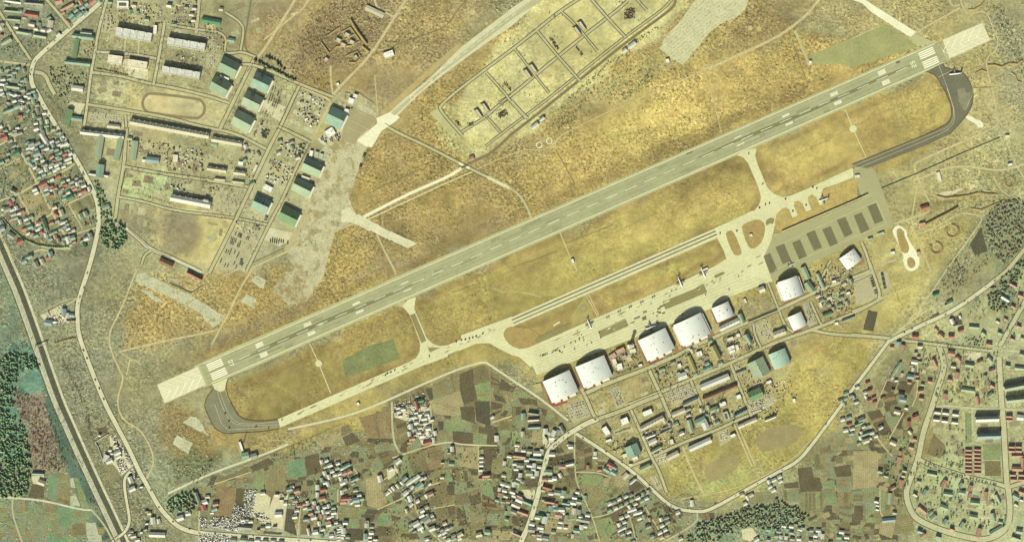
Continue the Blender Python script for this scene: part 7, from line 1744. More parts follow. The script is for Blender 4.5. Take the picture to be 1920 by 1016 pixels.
# ---- ground equipment on the apron and twin-frame stands
YEL = surf('faded_yellow', (150,140,84), .1, (1, 4))
def frame_stand(u, v, where):
    p = W(960+u/4, 508+v/4)
    o = empty('maintenance_stand', p, math.radians(24))
    for s in (-1, 1):
        MB().box(s*3.4-.7, s*3.4+.7, -2.6, 2.6, 2.4, 2.7).build('platform', PIPE, o)
        for y in (-2.2, 2.2): MB().tube((s*3.4, y, 0), (s*3.4, y, 2.4), .2, n=6).build('leg', PIPE, o)
        MB().box(s*3.4-.7, s*3.4-.5, -2.6, 2.6, 2.71, 3.7).build('handrail', PIPE, o)
    MB().box(-2.6, 2.6, -.5, .5, 2.4, 2.65).build('bridge', PIPE, o)
    reg(o, 'dark twin maintenance stand', where, 'work stand', 'maintenance stands along the apron')
for i, (u, v) in enumerate(((718,348),(802,306),(886,272),(972,236),(1060,196))): frame_stand(u, v, 'along the northern apron edge')
def cart_mesh():
    m = MB().box(-1.6,1.6,-.9,.9,.5,1.5).box(-1.2,.4,-.8,.8,1.51,2.2).box(1.61,2.6,-.08,.08,.6,.75)
    for x in (-1, 1):
        for s in (-1, 1): m.tube((x, s*.9, .35), (x, s*1.1, .35), .35, n=8)
    return m.mesh('ground_cart', PIPE)
CART = cart_mesh()
rg = random.Random(31)
spots = [(215,635),(228,632),(240,628),(252,626),(265,622),(300,612),(312,600),(325,598),(338,592),(350,600),(362,606),(375,612),(345,580),(440,540),(470,530),(490,450),(500,505),(510,515),(530,500),(540,520),(520,480),(560,555),(600,540),(470,585),(390,570),(650,460),(660,500),(1060,320),(1085,340),(1000,420),(1040,400),(1180,190),(1200,150),(1225,140),(1385,130),(1450,180),(1500,80),(1560,60),(1630,140),(1700,40),(1280,330)]
for i, (u, v) in enumerate(spots):
    o = new_obj('ground_cart', CART); o.location = W(960+u/4+rg.uniform(-1,1), 508+v/4, .4); o.rotation_euler = (0,0,rg.uniform(0,6.3))
    tag(o, 'dark ground equipment cart standing loose on the main concrete apron', 'cart', 'equipment carts on the apron')
for c, r, u, v in ((2,2,860,532),(2,2,900,520),(2,2,930,515),(2,2,960,508),(2,2,985,500),(2,2,1010,492),(2,2,1060,470),(2,2,330,782),(2,2,345,770),(2,2,370,760),(2,2,400,745),(2,2,660,640),(4,1,495,137),(4,1,575,545),(4,1,620,520),(4,1,650,510),(4,1,1005,400),(4,1,975,390),(4,1,925,525),(4,1,825,570),(4,1,405,718),(4,1,280,735),(4,1,600,365),(4,1,770,480),(1,3,440,160),(1,3,408,52),(1,3,438,108),(1,3,640,150),(1,3,835,100),(1,3,735,160)):
    o = new_obj('ground_cart', CART); o.location = W(320*c+u/4, 254*r+v/4, .45); o.rotation_euler = (0,0,rg.uniform(0,6.3)); o.scale = (1.3,)*3
    tag(o, 'dark equipment cart standing singly on the taxiways and warm-up pads', 'cart', 'equipment carts on the taxiways')

# ================================================================ VEHICLES
CARC = {'white': (226,226,210), 'red': (170,70,60), 'dark': (66,64,56), 'blue': (96,120,136), 'cream': (206,196,160), 'green': (84,100,70)}
TYRE = surf('tyre', (40,38,34), .1, (.5, 2))
def car_mesh(n):
    b = surf('car_paint_'+n, CARC[n], .03, (1, 5), rough=.4)
    m = MB()
    m.loft([[(x, -.84, .35), (x, .84, .35), (x, .86, h), (x, -.86, h)] for x, h in ((-2.1,.62),(-2.0,.88),(-.9,.92),(.9,.9),(1.95,.8),(2.1,.55))])
    m.m = 1
    m.loft([[(-1.7,-.74,.9),(1.0,-.74,.9),(1.0,.74,.9),(-1.7,.74,.9)], [(-1.3,-.64,1.38),(.35,-.64,1.38),(.35,.64,1.38),(-1.3,.64,1.38)]])
    m.m = 0
    m.box(-1.28,.33,-.63,.63,1.381,1.42)
    m.m = 2
    for x in (-1.3, 1.3):
        for s in (-1, 1): m.tube((x, s*.7, .31), (x, s*.9, .31), .31, n=8)
    return m.mesh('parked_car', b, GLASS, TYRE)
CARS = {n: car_mesh(n) for n in CARC}
def truck_mesh(n):
    b = surf('truck_paint_'+n, {'olive': (74,78,54), 'grey': (140,140,122), 'white': (214,212,196)}[n], .06, (1, 5), rough=.6)
    m = MB()
    m.box(1.9,3.9,-1.15,1.15,.8,2.6).box(-4,1.75,-1.2,1.2,1.0,2.9).box(-4,3.9,-.5,.5,.6,.79)
    m.m = 1; m.box(3.901,3.95,-1,1,1.7,2.4)
    m.m = 2
    for x in (-3, -1.6, 2.7):
        for s in (-1, 1): m.tube((x, s*.8, .5), (x, s*1.2, .5), .5, n=8)
    return m.mesh('parked_truck', b, GLASS, TYRE)
TRUCKS = {n: truck_mesh(n) for n in ('olive', 'grey', 'white')}
NCAR = [0]; REST = []
def park(kind, n, p, a, where, group):
    if kind == 'car':
        if NCAR[0] >= 300:
            REST.append((n, p, a)); return
        NCAR[0] += 1
        o = new_obj('parked_car', CARS[n]); lab = f'{n} car {where}'; cat = 'car'
    else:
        o = new_obj('parked_truck', TRUCKS[n]); lab = f'{n} truck {where}'; cat = 'truck'
    o.location = p; o.rotation_euler = (0, 0, a)
    tag(o, lab, cat, group + ', ' + n)
def lot(c, r, quad, rows, cols, where, group, kind='car', fill=.8, turn=0, seed=0, names=None):
    rg = random.Random(seed*17+5)
    q = [W(*p, .3) for p in T(c, r, quad)]
    names = names or (['white']*5+['cream']*2+['dark']*2+['red','blue'] if kind == 'car' else ['olive']*5+['grey']*2)
    for i in range(rows):
        for j in range(cols):
            if rg.random() > fill: continue
            s, t = (i+.5)/rows, (j+.5)/cols
            p = (q[0]*(1-t)+q[1]*t)*(1-s)+(q[3]*(1-t)+q[2]*t)*s
            d = q[3]-q[0]
            park(kind, rg.choice(names), p, math.atan2(d.y, d.x)+math.radians(turn)+rg.uniform(-.05,.05), where, group)
lot(0,0,'775,110 795,112 780,235 765,232',9,1,'in the top car park of three files, left file','cars in the top car park, left file',turn=90,seed=1)
lot(0,0,'805,115 825,118 810,240 792,236',9,1,'in the top car park of three files, middle file','cars in the top car park, middle file',turn=90,seed=2)
lot(0,0,'835,120 858,122 842,245 822,242',9,1,'in the top car park of three files, right file','cars in the top car park, right file',turn=90,seed=3)
lot(0,0,'690,838 925,862 920,930 670,905',4,12,'in the angled car park below the sports lawn','cars in the angled car park',turn=25,seed=4)
lot(1,0,'290,405 340,418 330,505 285,490',6,3,'in the small car park east of the barracks','cars east of the barracks',seed=5)
lot(3,3,'400,12 545,-35 585,70 460,110',5,9,'in the car park by the southern gate','cars by the southern gate',seed=6,fill=.85)
lot(3,2,'740,895 790,880 845,990 790,1012',9,3,'in the narrow car park beside the brown lawn','cars beside the brown lawn',seed=7,turn=90)
lot(3,2,'430,1000 535,968 545,1005 445,1040',2,10,'in the car park below the first vaulted hangar','cars below the first vaulted hangar',seed=8)
lot(3,2,'1150,905 1385,850 1385,930 1180,990',5,16,'in the large central car park','cars in the large central car park',seed=9,fill=.85)
lot(4,2,'560,400 640,370 690,500 600,530',7,5,'in the car park west of the cream workshop','cars west of the cream workshop',seed=10,fill=.6)
lot(4,2,'910,245 955,235 1005,385 950,400',11,3,'in the car park right of the square white hall','cars right of the square white hall',seed=11,turn=90)
lot(4,2,'500,965 620,930 640,1000 510,1030',4,9,'in front of the low green hall','cars in front of the low green hall',seed=12,fill=.7)
lot(4,2,'1120,215 1190,195 1195,220 1130,250',2,5,'in the eastern yards','cars in the eastern yards',seed=13,names=['white','white','cream'])
lot(3,3,'1085,365 1150,345 1160,410 1090,425',4,5,'in the car park on the south street','cars on the south street',seed=14)
lot(3,3,'1050,535 1085,520 1115,590 1090,605',5,2,'beside the southern perimeter road lots','cars beside the perimeter road',seed=15)
lot(4,3,'275,190 340,170 350,235 285,260',4,5,'in the small car park of the southern base','cars in the small southern car park',seed=16,fill=.7)
lot(0,0,'1050,20 1110,30 1090,120 1050,110',6,4,'in the yard at the top edge','cars in the yard at the top edge',seed=17,fill=.6)
lot(4,2,'340,625 400,605 410,650 350,665',3,4,'below the clustered white roofs','cars below the clustered white roofs',seed=18)
lot(4,3,'500,0 620,-30 640,20 530,50',3,7,'in the yards north of the dark sports ground','cars north of the dark sports ground',seed=19,fill=.6)
lot(4,2,'780,930 650,960 620,1010 760,985',2,7,'on the southern yards','cars on the southern yards',seed=20,fill=.5)
lot(1,1,'490,720 540,742 525,778 478,755',1,7,'in the first row of the military park','trucks, first row','truck',seed=21,fill=.9)
lot(1,1,'575,750 640,780 625,810 560,785',1,6,'in the second row of the military park','trucks, second row','truck',seed=22,fill=.7)
lot(1,1,'450,765 530,800 515,845 440,812',2,7,'in the third row of the military park','trucks, third row','truck',seed=23,fill=.8)
lot(1,1,'420,840 520,885 500,925 405,880',2,7,'in the fourth row of the military park','trucks, fourth row','truck',seed=24,fill=.6)
lot(1,1,'370,930 550,960 540,1010 350,980',2,9,'in the lowest row of the military park','trucks, lowest row','truck',seed=25,fill=.45)
lot(1,1,'965,70 1010,60 1000,140 950,150',5,2,'in the yard above the corner hangar row','trucks above the corner hangar row','truck',seed=26,turn=90)
lot(1,1,'745,180 800,210 785,240 730,210',1,5,'in the plots west of the corner hangar row','trucks west of the corner hangar row','truck',seed=27)
lot(1,1,'740,770 890,800 870,830 740,800',2,9,'in the pale yard south of the last hangar','trucks in the pale yard','truck',seed=28,fill=.6)
lot(1,0,'760,655 840,680 800,820 720,780',5,5,'in the upper military park','trucks in the upper military park','truck',seed=29,fill=.55)
lot(2,1,'165,130 190,140 180,180 150,170',4,1,'in the stack of four on the broken apron','trucks on the broken apron','truck',seed=30,fill=1,turn=90)
lot(2,1,'140,215 160,215 150,245 135,240',2,1,'in the pair on the broken apron edge','truck pair on the broken apron','truck',seed=31,fill=1,turn=90)
lot(1,1,'635,680 665,685 660,705 630,700',1,4,'parked on the bare plot below the skylight hangar','trucks below the skylight hangar','truck',seed=32,fill=1,names=['grey'])
lot(5,2,'190,15 235,10 260,135 215,140',7,1,'in the last fenced yard of the base','trucks in the last fenced yard','truck',seed=33,names=['grey','olive'],turn=90)
lot(5,2,'110,60 150,40 195,170 150,190',7,1,'in the fenced yard with square building','trucks in the square yard','truck',seed=34,names=['grey','olive'],turn=90)
lot(1,1,'1110,20 1270,-10 1280,40 1130,60',3,10,'south of the apron corner hangar','trucks south of the apron corner hangar','truck',seed=35,fill=.55,names=['olive','grey','white'])
lot(1,1,'660,0 735,-60 745,10 700,30',4,5,'in the workshop yard by the main base road','trucks in the workshop yard','truck',seed=36,fill=.5)
lot(1,1,'520,930 545,925 535,975 510,980',3,1,'in the black row of the military park','trucks, black row','truck',seed=37,fill=1,turn=90)
# traffic on the western main road
for u, v, a, n in ((655,15,70,'dark'),(630,125,70,'dark'),(600,195,72,'dark'),(588,250,78,'white'),(625,595,-65,'dark'),(652,655,-65,'dark'),(714,815,-65,'dark'),(745,880,-62,'dark'),(778,960,-60,'dark')):
    o = new_obj('moving_car', CARS[n]); o.location = W(u/4, 508+v/4, .35); o.rotation_euler = (0,0,math.radians(a)); o.scale = (1.5,)*3
    reg(o, f'{n} car', 'driving on the road beside the railway', 'car')
rg = random.Random(91)
def traffic(c, r, pts, step, where, off=2.2):
    P = chaikin(T(c, r, pts), 2); acc = rg.uniform(0, step)
    for a, b in zip(P, P[1:]):
        L_ = math.hypot(b[0]-a[0], b[1]-a[1])
        while acc < L_:
            t = acc/L_; sd = rg.choice((-1, 1)); nx, ny = -(b[1]-a[1])/L_, (b[0]-a[0])/L_
            n = rg.choice(('white','white','cream','dark','red','blue'))
            o = new_obj('moving_car', CARS[n]); o.location = W(a[0]+(b[0]-a[0])*t+nx*sd*off*.5, a[1]+(b[1]-a[1])*t+ny*sd*off*.5, .35)
            o.rotation_euler = (0, 0, math.atan2(-(b[1]-a[1]), b[0]-a[0])+(math.pi if sd > 0 else 0)); o.scale = (1.25,)*3
            reg(o, f'{n} car', where, 'car'); acc += step*rg.uniform(.5, 1.6)
        acc -= L_
traffic(0,0,'765,10 700,70 520,220 290,420 250,470 230,560 240,640 280,700 330,800 430,960 560,1176 690,1406',26,'driving on the town road beside the northwest base',3)
traffic(0,3,'1110,600 1190,750 1280,850 1440,940 1600,956 1920,980 2560,1020',24,'driving on the southern road along the bottom edge',3)
traffic(3,3,'60,1030 150,830 220,560 260,370 290,310 400,220 480,170 640,95',24,'driving on the main road towards the southern gate',3.4)
traffic(3,3,'480,200 640,300 900,480 1180,740 1480,776 1980,496 2140,416 2470,-10',45,'driving on the southern perimeter road',2.2)
traffic(5,2,'270,520 480,420 750,300 1060,70',30,'driving on the road to the eastern wood',2.4)
traffic(5,2,'640,560 685,720 640,860 590,1016 490,1396 420,1576',40,'driving on the curved estate road',3)
# the rest of the cars as one body, plus the breakers' yards
def heap(name, where_polys, dens, label_cols, seed, size=(3.4,1.5,1.3), kind='stuff', mats=None):
    rg = np.random.default_rng(seed)
    V, F, MI = [], [], []
    box = np.array([(-.5,-.5,0),(.5,-.5,0),(.5,.5,0),(-.5,.5,0),(-.42,-.44,1),(.36,-.44,1),(.36,.44,1),(-.42,.44,1)])
    bf = np.array([(4,5,6),(4,6,7),(0,1,5),(0,5,4),(1,2,6),(1,6,5),(2,3,7),(2,7,6),(3,0,4),(3,4,7)])
    k = 0
    for c, r, s in where_polys:
        P = T(c, r, s)
        A = abs(sum(P[i-1][0]*P[i][1]-P[i][0]*P[i-1][1] for i in range(len(P))))/2
        xs = [p[0] for p in P]; ys = [p[1] for p in P]
        for _ in range(int(A*dens)):
            for _t in range(20):
                x, y = rg.uniform(min(xs), max(xs)), rg.uniform(min(ys), max(ys))
                if inside((x, y), P): break
            a = rg.uniform(0, 6.28); sc = rg.uniform(.6, 1.5)
            q = box*np.array(size)*np.array([sc, sc, rg.uniform(.6, 1.8)])
            R = np.array([[math.cos(a), -math.sin(a), 0],[math.sin(a), math.cos(a), 0],[0,0,1]])
            p = W(x, y, .15)
            V.append(q@R.T + np.array(p)); F.append(bf+8*k); MI.append(np.full(10, rg.integers(len(mats)))); k += 1
    me = tri_mesh(name, np.concatenate(V), np.concatenate(F), mats, np.concatenate(MI))
    o = new_obj(name, me); o['kind'] = kind
SCM = [surf('scrap_pale', (232,230,212), .05, (1,5)), surf('scrap_white', (240,238,222), .05, (1,5)), surf('scrap_dark', (74,70,60), .1, (1,5)), surf('scrap_rust', (140,104,80), .1, (1,5)), surf('scrap_grey', (190,188,168), .1, (1,5))]
heap('scrapped_cars', [(1,3,'560,622 640,625 620,780 550,760'),(1,3,'480,730 620,790 510,935 280,900 310,825 450,830'),(1,3,'215,825 270,830 265,915 215,905'),(1,3,'215,955 430,962 440,1016 215,1016'),(1,3,'590,780 700,800 700,830 600,830')], .30, None, 1, mats=SCM[:2]*2+SCM[2:])
heap('scrap_heaps', [(0,3,'825,225 868,220 900,300 870,280'),(0,3,'905,290 930,300 1000,430 975,450'),(0,3,'870,390 925,390 960,470 900,510 885,440'),(0,3,'975,490 1010,475 1040,540 990,560')], .40, None, 2, mats=SCM)
heap('yard_clutter', [(2,2,'370,1000 480,960 620,900 660,1000 560,1016'),(2,3,'385,0 420,0 420,70 385,80'),(2,3,'470,0 660,0 690,270 610,270 560,200 500,170'),(1,3,'880,670 980,670 980,760 890,740'),(1,3,'640,820 760,840 740,880 650,860'),(1,3,'790,640 870,650 870,680 800,680'),(0,2,'310,320 480,260 550,320 550,380 420,400')], .10, None, 3, mats=SCM)
heap('yard_clutter', [(0,0,'740,60 860,30 1200,30 1250,200 1150,190 880,170 760,250'),(1,0,'0,0 200,0 190,220 0,190'),(1,0,'230,160 380,200 400,380 280,380'),(1,0,'60,380 240,380 240,480 0,470'),(1,1,'560,60 700,120 600,380 560,300'),(1,1,'240,310 400,330 390,440 240,430'),(0,1,'950,20 1280,60 1270,150 960,120'),(1,1,'480,640 700,680 640,760 470,720'),(2,0,'0,700 110,690 90,830 0,860')], .022, None, 7, size=(3.2,1.6,1.6), mats=[SCM[0],SCM[2],SCM[2],SCM[3],SCM[4]])
heap('yard_clutter', [(3,2,'730,600 940,560 1000,700 800,780'),(3,2,'1060,740 1280,660 1280,860 1140,900'),(4,2,'0,600 240,500 340,690 40,810'),(4,2,'280,500 460,430 560,570 370,680'),(4,2,'880,-20 1280,-60 1280,40 1000,150'),(4,2,'980,170 1280,60 1280,310 1040,380'),(4,2,'380,720 480,720 600,840 480,960'),(4,2,'440,880 820,800 860,950 500,1016'),(3,3,'960,180 1240,60 1280,250 1060,370'),(4,3,'0,0 520,0 380,110 0,240'),(4,3,'540,20 720,0 720,90 560,120'),(3,3,'680,240 1000,250 960,400 800,400')], .026, None, 8, size=(3.4,1.7,1.8), mats=[SCM[0],SCM[2],SCM[2],SCM[3],SCM[4]])
heap('depot_equipment', [(3,0,'278,285 300,285 355,370 335,380'),(2,0,'1210,620 1230,615 1280,680 1270,690'),(2,0,'845,905 860,905 900,945 885,950'),(3,0,'470,350 480,345 530,410 520,420'),(2,0,'1180,850 1230,820 1250,860 1180,900'),(2,0,'940,925 990,920 990,945 950,950'),(3,0,'840,80 920,60 920,140 840,150')], .35, None, 9, size=(2.6,1.6,1.4), mats=[SCM[2],SCM[2],SCM[3]])
heap('parked_vehicles', [(1,0,'990,690 1170,760 1090,960 930,900'),(1,0,'640,900 720,900 690,1010 620,1010'),(1,1,'770,180 930,250 880,380 700,330'),(1,1,'840,40 1000,70 930,180 810,130'),(0,1,'1240,60 1280,50 1280,250 1230,250'),(1,1,'0,70 250,120 250,270 0,270'),(1,1,'0,350 110,350 100,420 0,410')], .028, None, 4, size=(5,2.2,2.0), mats=[SCM[0],SCM[2],SCM[3],SCM[4]])
if REST:
    V, F, M_ = [], [], []; off = 0; mats = [surf('car_paint_'+n, CARC[n]) for n in CARC]
    bf = np.array([(4,5,6),(4,6,7),(0,1,5),(0,5,4),(1,2,6),(1,6,5),(2,3,7),(2,7,6),(3,0,4),(3,4,7)])
    for n, p, a in REST:
        R = np.array([[math.cos(a), -math.sin(a), 0],[math.sin(a), math.cos(a), 0],[0,0,1]])
        for q in (np.array([(-2.1,-.85,.35),(2.1,-.85,.35),(2.1,.85,.35),(-2.1,.85,.35),(-2.0,-.85,.9),(2.0,-.85,.85),(2.0,.85,.85),(-2.0,.85,.9)]), np.array([(-1.7,-.74,.9),(1,-.74,.9),(1,.74,.9),(-1.7,.74,.9),(-1.3,-.64,1.4),(.35,-.64,1.4),(.35,.64,1.4),(-1.3,.64,1.4)])):
            V.append(q@R.T+np.array(p)); F.append(bf+off); M_.append(np.full(10, list(CARC).index(n))); off += 8
    o = new_obj('parked_cars_mass', tri_mesh('parked_cars_mass', np.concatenate(V), np.concatenate(F), mats, np.concatenate(M_))); o['kind'] = 'stuff'

# ================================================================ TREES
def leafmat(n, rgb, v=.3):
    return surf('foliage_'+n, rgb, v, (2.5, 14), div=.9)
CONI = leafmat('pine', (166,196,144)); CONID = leafmat('dark_pine', (146,178,130)); SHR = leafmat('shrub', (116,116,80)); BARE = leafmat('bare', (186,160,126)); BARER = leafmat('red_bare', (192,146,120)); GREY = leafmat('grey_bare', (180,174,136)); OLIV = leafmat('olive', (164,174,126))
BARK = surf('bark', (86,74,58), .15, (1, 4))
def fold(parts):
    V = np.concatenate([p[0] for p in parts]); F = []; M_ = []; o = 0
    for v, f, m in parts:
        F.append(f+o); M_.append(np.full(len(f), m)); o += len(v)
    return V, np.concatenate(F), np.concatenate(M_)
def conifer(seed):
    rg = np.random.default_rng(seed)
    parts = []
    H = 6.9
    for i, (z0, z1, r) in enumerate(((1.2, 4.2, 3.5), (2.8, 5.6, 2.8), (4.2, H, 1.8))):
        n = 9
        ang = np.linspace(0, 2*np.pi, n*2, endpoint=False)+rg.uniform(0, 1)
        rr = np.where(np.arange(n*2) % 2 == 0, r*rg.uniform(.85, 1.2, n*2), r*rg.uniform(.45, .65, n*2))
        zz = z0+rg.uniform(-.3, .5, n*2)
        v = np.concatenate([np.stack([rr*np.cos(ang), rr*np.sin(ang), zz], -1), [[0,0,z1],[0,0,z0+.8]]])
        f = [(k, (k+1) % (2*n), 2*n) for k in range(2*n)] + [((k+1) % (2*n), k, 2*n+1) for k in range(2*n)]
        parts.append((v, np.array(f), 0))
    return parts
def puffs(seed, n, rx, rz, zc, s):
    """a crown of many leaf-sized faces spread through its volume"""
    rg = np.random.default_rng(seed)
    V, F = [], []
    for k in range(n):
        d = rg.normal(size=3); d /= np.linalg.norm(d)
        lump = .75+.35*math.sin(3*d[0]+seed)*math.cos(4*d[1]+2*d[2])
        p = d*(rg.uniform(.35, 1)**.6)*lump*np.array([rx, rx, rz])+np.array([0, 0, zc])
        a = rg.normal(size=3); a /= np.linalg.norm(a); b = np.cross(a, d+.01); b /= np.linalg.norm(b)+1e-6; c = np.cross(a, b)
        q = s*rg.uniform(.6, 1.3)
        V += [p+b*q, p+c*q*.8, p-b*q, p-c*q*.8]; F += [(4*k, 4*k+1, 4*k+2), (4*k, 4*k+2, 4*k+3)]
    return np.array(V), np.array(F)
def trunk(h, r):
    n = 5; a = np.linspace(0, 2*np.pi, n, endpoint=False)
    v = np.concatenate([np.stack([r*np.cos(a), r*np.sin(a), 0*a], -1), np.stack([r*.4*np.cos(a), r*.4*np.sin(a), 0*a+h], -1)])
    f = [q for k in range(n) for q in ((k, (k+1) % n, n+(k+1) % n), (k, n+(k+1) % n, n+k))]
    return v, np.array(f)
KIND = {}
for k in range(3):
    KIND['conifer', k] = (fold(conifer(40+k)), trunk(6.5, .3))
    v, f = puffs(60+k, 60, 2.9, 2.8, 5.2, .95); KIND['broadleaf', k] = ((v, f, np.zeros(len(f))), trunk(6, .28))
    v, f = puffs(80+k, 34, 2.6, 2.6, 5.0, .7); KIND['bare', k] = ((v, f, np.zeros(len(f))), trunk(7, .25))
    v, f = puffs(90+k, 36, 1.9, 1.3, 1.2, .75); KIND['shrub', k] = ((v, f, np.zeros(len(f))), trunk(1.2, .12))
SHARED = {}
def shared(kind, k, m):
    key = (kind, k, m.name)
    if key not in SHARED:
        (v, f, _), (tv, tf) = KIND[kind, k]
        SHARED[key] = (tri_mesh('crown', v, f, [m]), tri_mesh('trunk', tv, tf, [BARK]))
    return SHARED[key]
CAP = {'conifer': 300, 'broadleaf': 300, 'bare': 300, 'shrub': 300}
NAMES = {'conifer': 'conifer_tree', 'broadleaf': 'broadleaf_tree', 'bare': 'bare_tree', 'shrub': 'shrub'}
REQ = []       # (scale, kind, k, material, x, y, rot, label, group)
def plant(kind, mats, x, y, sc, label, group, rg):
    p = W(x, y)
    if not clear(p.x, p.y, 1.0*sc): return
    REQ.append((sc, kind, int(rg.integers(3)), mats[int(rg.integers(len(mats)))], p.x, p.y, rg.uniform(0, 6.28), label, group))
def grove(c, r, poly, dens, kind, mats, sc, label, group, seed):
    """dens: plants per square survey unit"""
    rg = np.random.default_rng(seed)
    P = T(c, r, poly)
    xs = [p[0] for p in P]; ys = [p[1] for p in P]
    A = abs(sum(P[i-1][0]*P[i][1]-P[i][0]*P[i-1][1] for i in range(len(P))))/2
    n = int(A*dens); cs = rg.uniform(0, 1, (60, 2)); t = 0
    while n > 0 and t < 60000:
        t += 1
        x, y = rg.uniform(min(xs), max(xs)), rg.uniform(min(ys), max(ys))
        if not inside((x, y), P): continue
        if dens < .05 and rg.random() > .35+.65*(math.sin(x*.21+seed)*math.cos(y*.17+seed*2) > 0): continue
        n -= 1
        plant(kind, mats, x, y, rg.uniform(*sc), label, group, rg)
def row(c, r, pts, step, kind, mats, sc, label, group, seed, jit=.6):
    rg = np.random.default_rng(seed); P = T(c, r, pts)
    for a, b in zip(P, P[1:]):
        L_ = math.hypot(b[0]-a[0], b[1]-a[1]); n = max(1, int(L_/step))
        for i in range(n):
            t = (i+rg.uniform(.2,.8))/n
            plant(kind, mats, a[0]+(b[0]-a[0])*t+rg.uniform(-jit, jit), a[1]+(b[1]-a[1])*t+rg.uniform(-jit, jit), rg.uniform(*sc), label, group, rg)
C2 = [CONI, CONID]
grove(0,1,'760,690 800,650 870,630 930,650 950,780 900,850 860,862 770,830 750,760',.052,'conifer',C2,(1.0,1.7),'dark conifer of the round clump beside the western road','round conifer clump',1)
grove(0,2,'-30,690 100,600 250,640 300,700 290,740 240,760 190,720 120,840 100,1016 -30,1016',.052,'conifer',C2,(.9,1.6),'dark conifer in the large wood west of the railway','wood west of the railway',2)
grove(0,3,'-30,0 40,20 180,120 215,260 240,470 215,600 190,670 90,680 -30,680',.052,'conifer',C2,(.9,1.6),'dark conifer in the large wood west of the railway','wood west of the railway',3)
grove(0,3,'130,-130 260,-70 340,0 400,150 450,300 520,470 400,490 260,480 225,280 190,120 100,20 100,-100',.06,'bare',[BARE,BARER,GREY],(.8,1.3),'brown leafless tree between the dark wood and the railway','brown wood by the railway',4)
grove(0,2,'150,520 240,510 270,600 100,620',.03,'bare',[GREY,OLIV],(.7,1.1),'greyish tree at the northern rim of the dark wood','northern rim of the dark wood',5)
grove(0,3,'340,0 460,0 560,300 680,620 760,830 720,830 600,560 480,300 400,120',.018,'bare',[OLIV,GREY],(.6,1.0),'low grey tree in the dark strip beside the railway','strip beside the railway',6)
row(0,1,'20,615 90,700 180,780 290,825 420,840 520,835',1.1,'conifer',[CONI,CONID,OLIV],(.6,.9),'conifer in the hedge along the curved lane','curved hedge',7)
grove(0,1,'705,350 745,330 790,480 830,520 835,610 760,640 745,560 720,440',.06,'conifer',C2,(.8,1.2),'conifer on the verge of the western road','verge of the western road',8)
grove(0,1,'610,640 720,590 725,670 630,690',.04,'broadleaf',[OLIV,GREY],(.8,1.1),'tree behind the teal twin houses','trees behind the teal twin houses',9)
grove(4,3,'40,960 130,860 300,820 430,770 520,735 640,740 700,690 760,720 880,770 960,830 880,880 620,940 540,900 440,920 340,960 250,1016 30,1016',.048,'conifer',[CONI,OLIV,OLIV,GREY],(.8,1.3),'dark conifer in the wood at the southern edge','wood at the southern edge',10)
grove(4,3,'300,830 700,700 900,790 760,920 560,890 400,930',.02,'broadleaf',[OLIV,GREY],(.9,1.3),'paler tree in the wood at the southern edge','paler trees in the southern wood',11)
grove(5,1,'990,640 1040,560 1110,500 1290,480 1290,790 1200,920 1130,980 1020,870 1000,760',.055,'broadleaf',[OLIV,OLIV,GREY,BARE],(.8,1.3),'mottled tree in the wood by the right edge','wood by the right edge',12)
grove(5,1,'700,960 800,930 900,920 1010,890 1050,960 900,1060 760,1150 700,1100',.03,'bare',[OLIV,GREY],(.7,1.1),'thin grey tree beside the eastern fence','thin trees beside the eastern fence',13)
grove(5,2,'1000,160 1100,60 1220,-60 1290,-80 1290,30 1150,150 1150,290 1040,310 1000,230',.045,'conifer',[OLIV,OLIV,SHR],(.8,1.2),'conifer on the slope above the estate','slope above the estate',14)
grove(5,2,'640,100 760,-20 860,-10 870,60 800,170 700,200',.05,'bare',[BARE,BARER,OLIV],(.7,1.1),'reddish leafless tree by the winding road','reddish trees by the winding road',15)
grove(5,2,'840,250 930,190 1000,330 940,380 830,330',.04,'bare',[GREY,OLIV],(.7,1.0),'bushy tree south of the winding road','bushes south of the winding road',16)
grove(1,3,'-30,720 20,680 110,630 170,620 215,740 180,770 40,790 -30,800',.052,'conifer',C2,(.9,1.4),'dark conifer in the small wood by the southern road','small wood by the southern road',17)
grove(1,3,'120,560 330,380 350,440 200,580',.02,'broadleaf',[OLIV,GREY],(.6,1.0),'scattered bush above the small wood','bushes above the small wood',18)
grove(1,3,'750,380 900,300 1070,230 1090,310 900,390 770,425',.045,'bare',[OLIV,GREY,CONI],(.6,1.0),'grey scrub tree along the perimeter track','scrub along the perimeter track',19)
grove(0,0,'375,510 500,505 540,530 660,545 650,620 530,680 520,790 450,770 430,690 380,600',.030,'conifer',[CONI,OLIV,GREY],(.6,1.0),'conifer in the park below the teal barracks','park below the teal barracks',20)
grove(0,0,'590,290 700,280 700,420 620,430 590,400',.028,'broadleaf',[CONI,GREY,BARER],(.6,1.0),'tree in the courtyard of the teal barracks','courtyard trees of the teal barracks',21)
grove(0,0,'150,320 320,310 300,370 240,410 190,360',.03,'broadleaf',[OLIV,CONI],(.5,.9),'tree in the triangle of the town crossroads','town crossroads triangle',22)
grove(0,0,'0,350 130,350 140,380 0,410',.03,'broadleaf',[OLIV,CONI],(.6,.9),'tree south of the big pale-green roofs','south of the big pale-green roofs',23)
row(0,0,'725,515 845,540 960,568',2.4,'conifer',[CONI,SHR],(.5,.75),'small clipped tree in the row below the mess halls','row below the mess halls',24,.3)
row(0,0,'1000,545 1050,550',3,'broadleaf',[SHR],(.8,1.0),'round dark tree before the right mess hall','trees before the right mess hall',25)
row(0,0,'670,760 960,815',2.2,'bare',[BARE,BARER],(.4,.7),'low brown tree along the southern lawn edge','southern lawn edge',26)
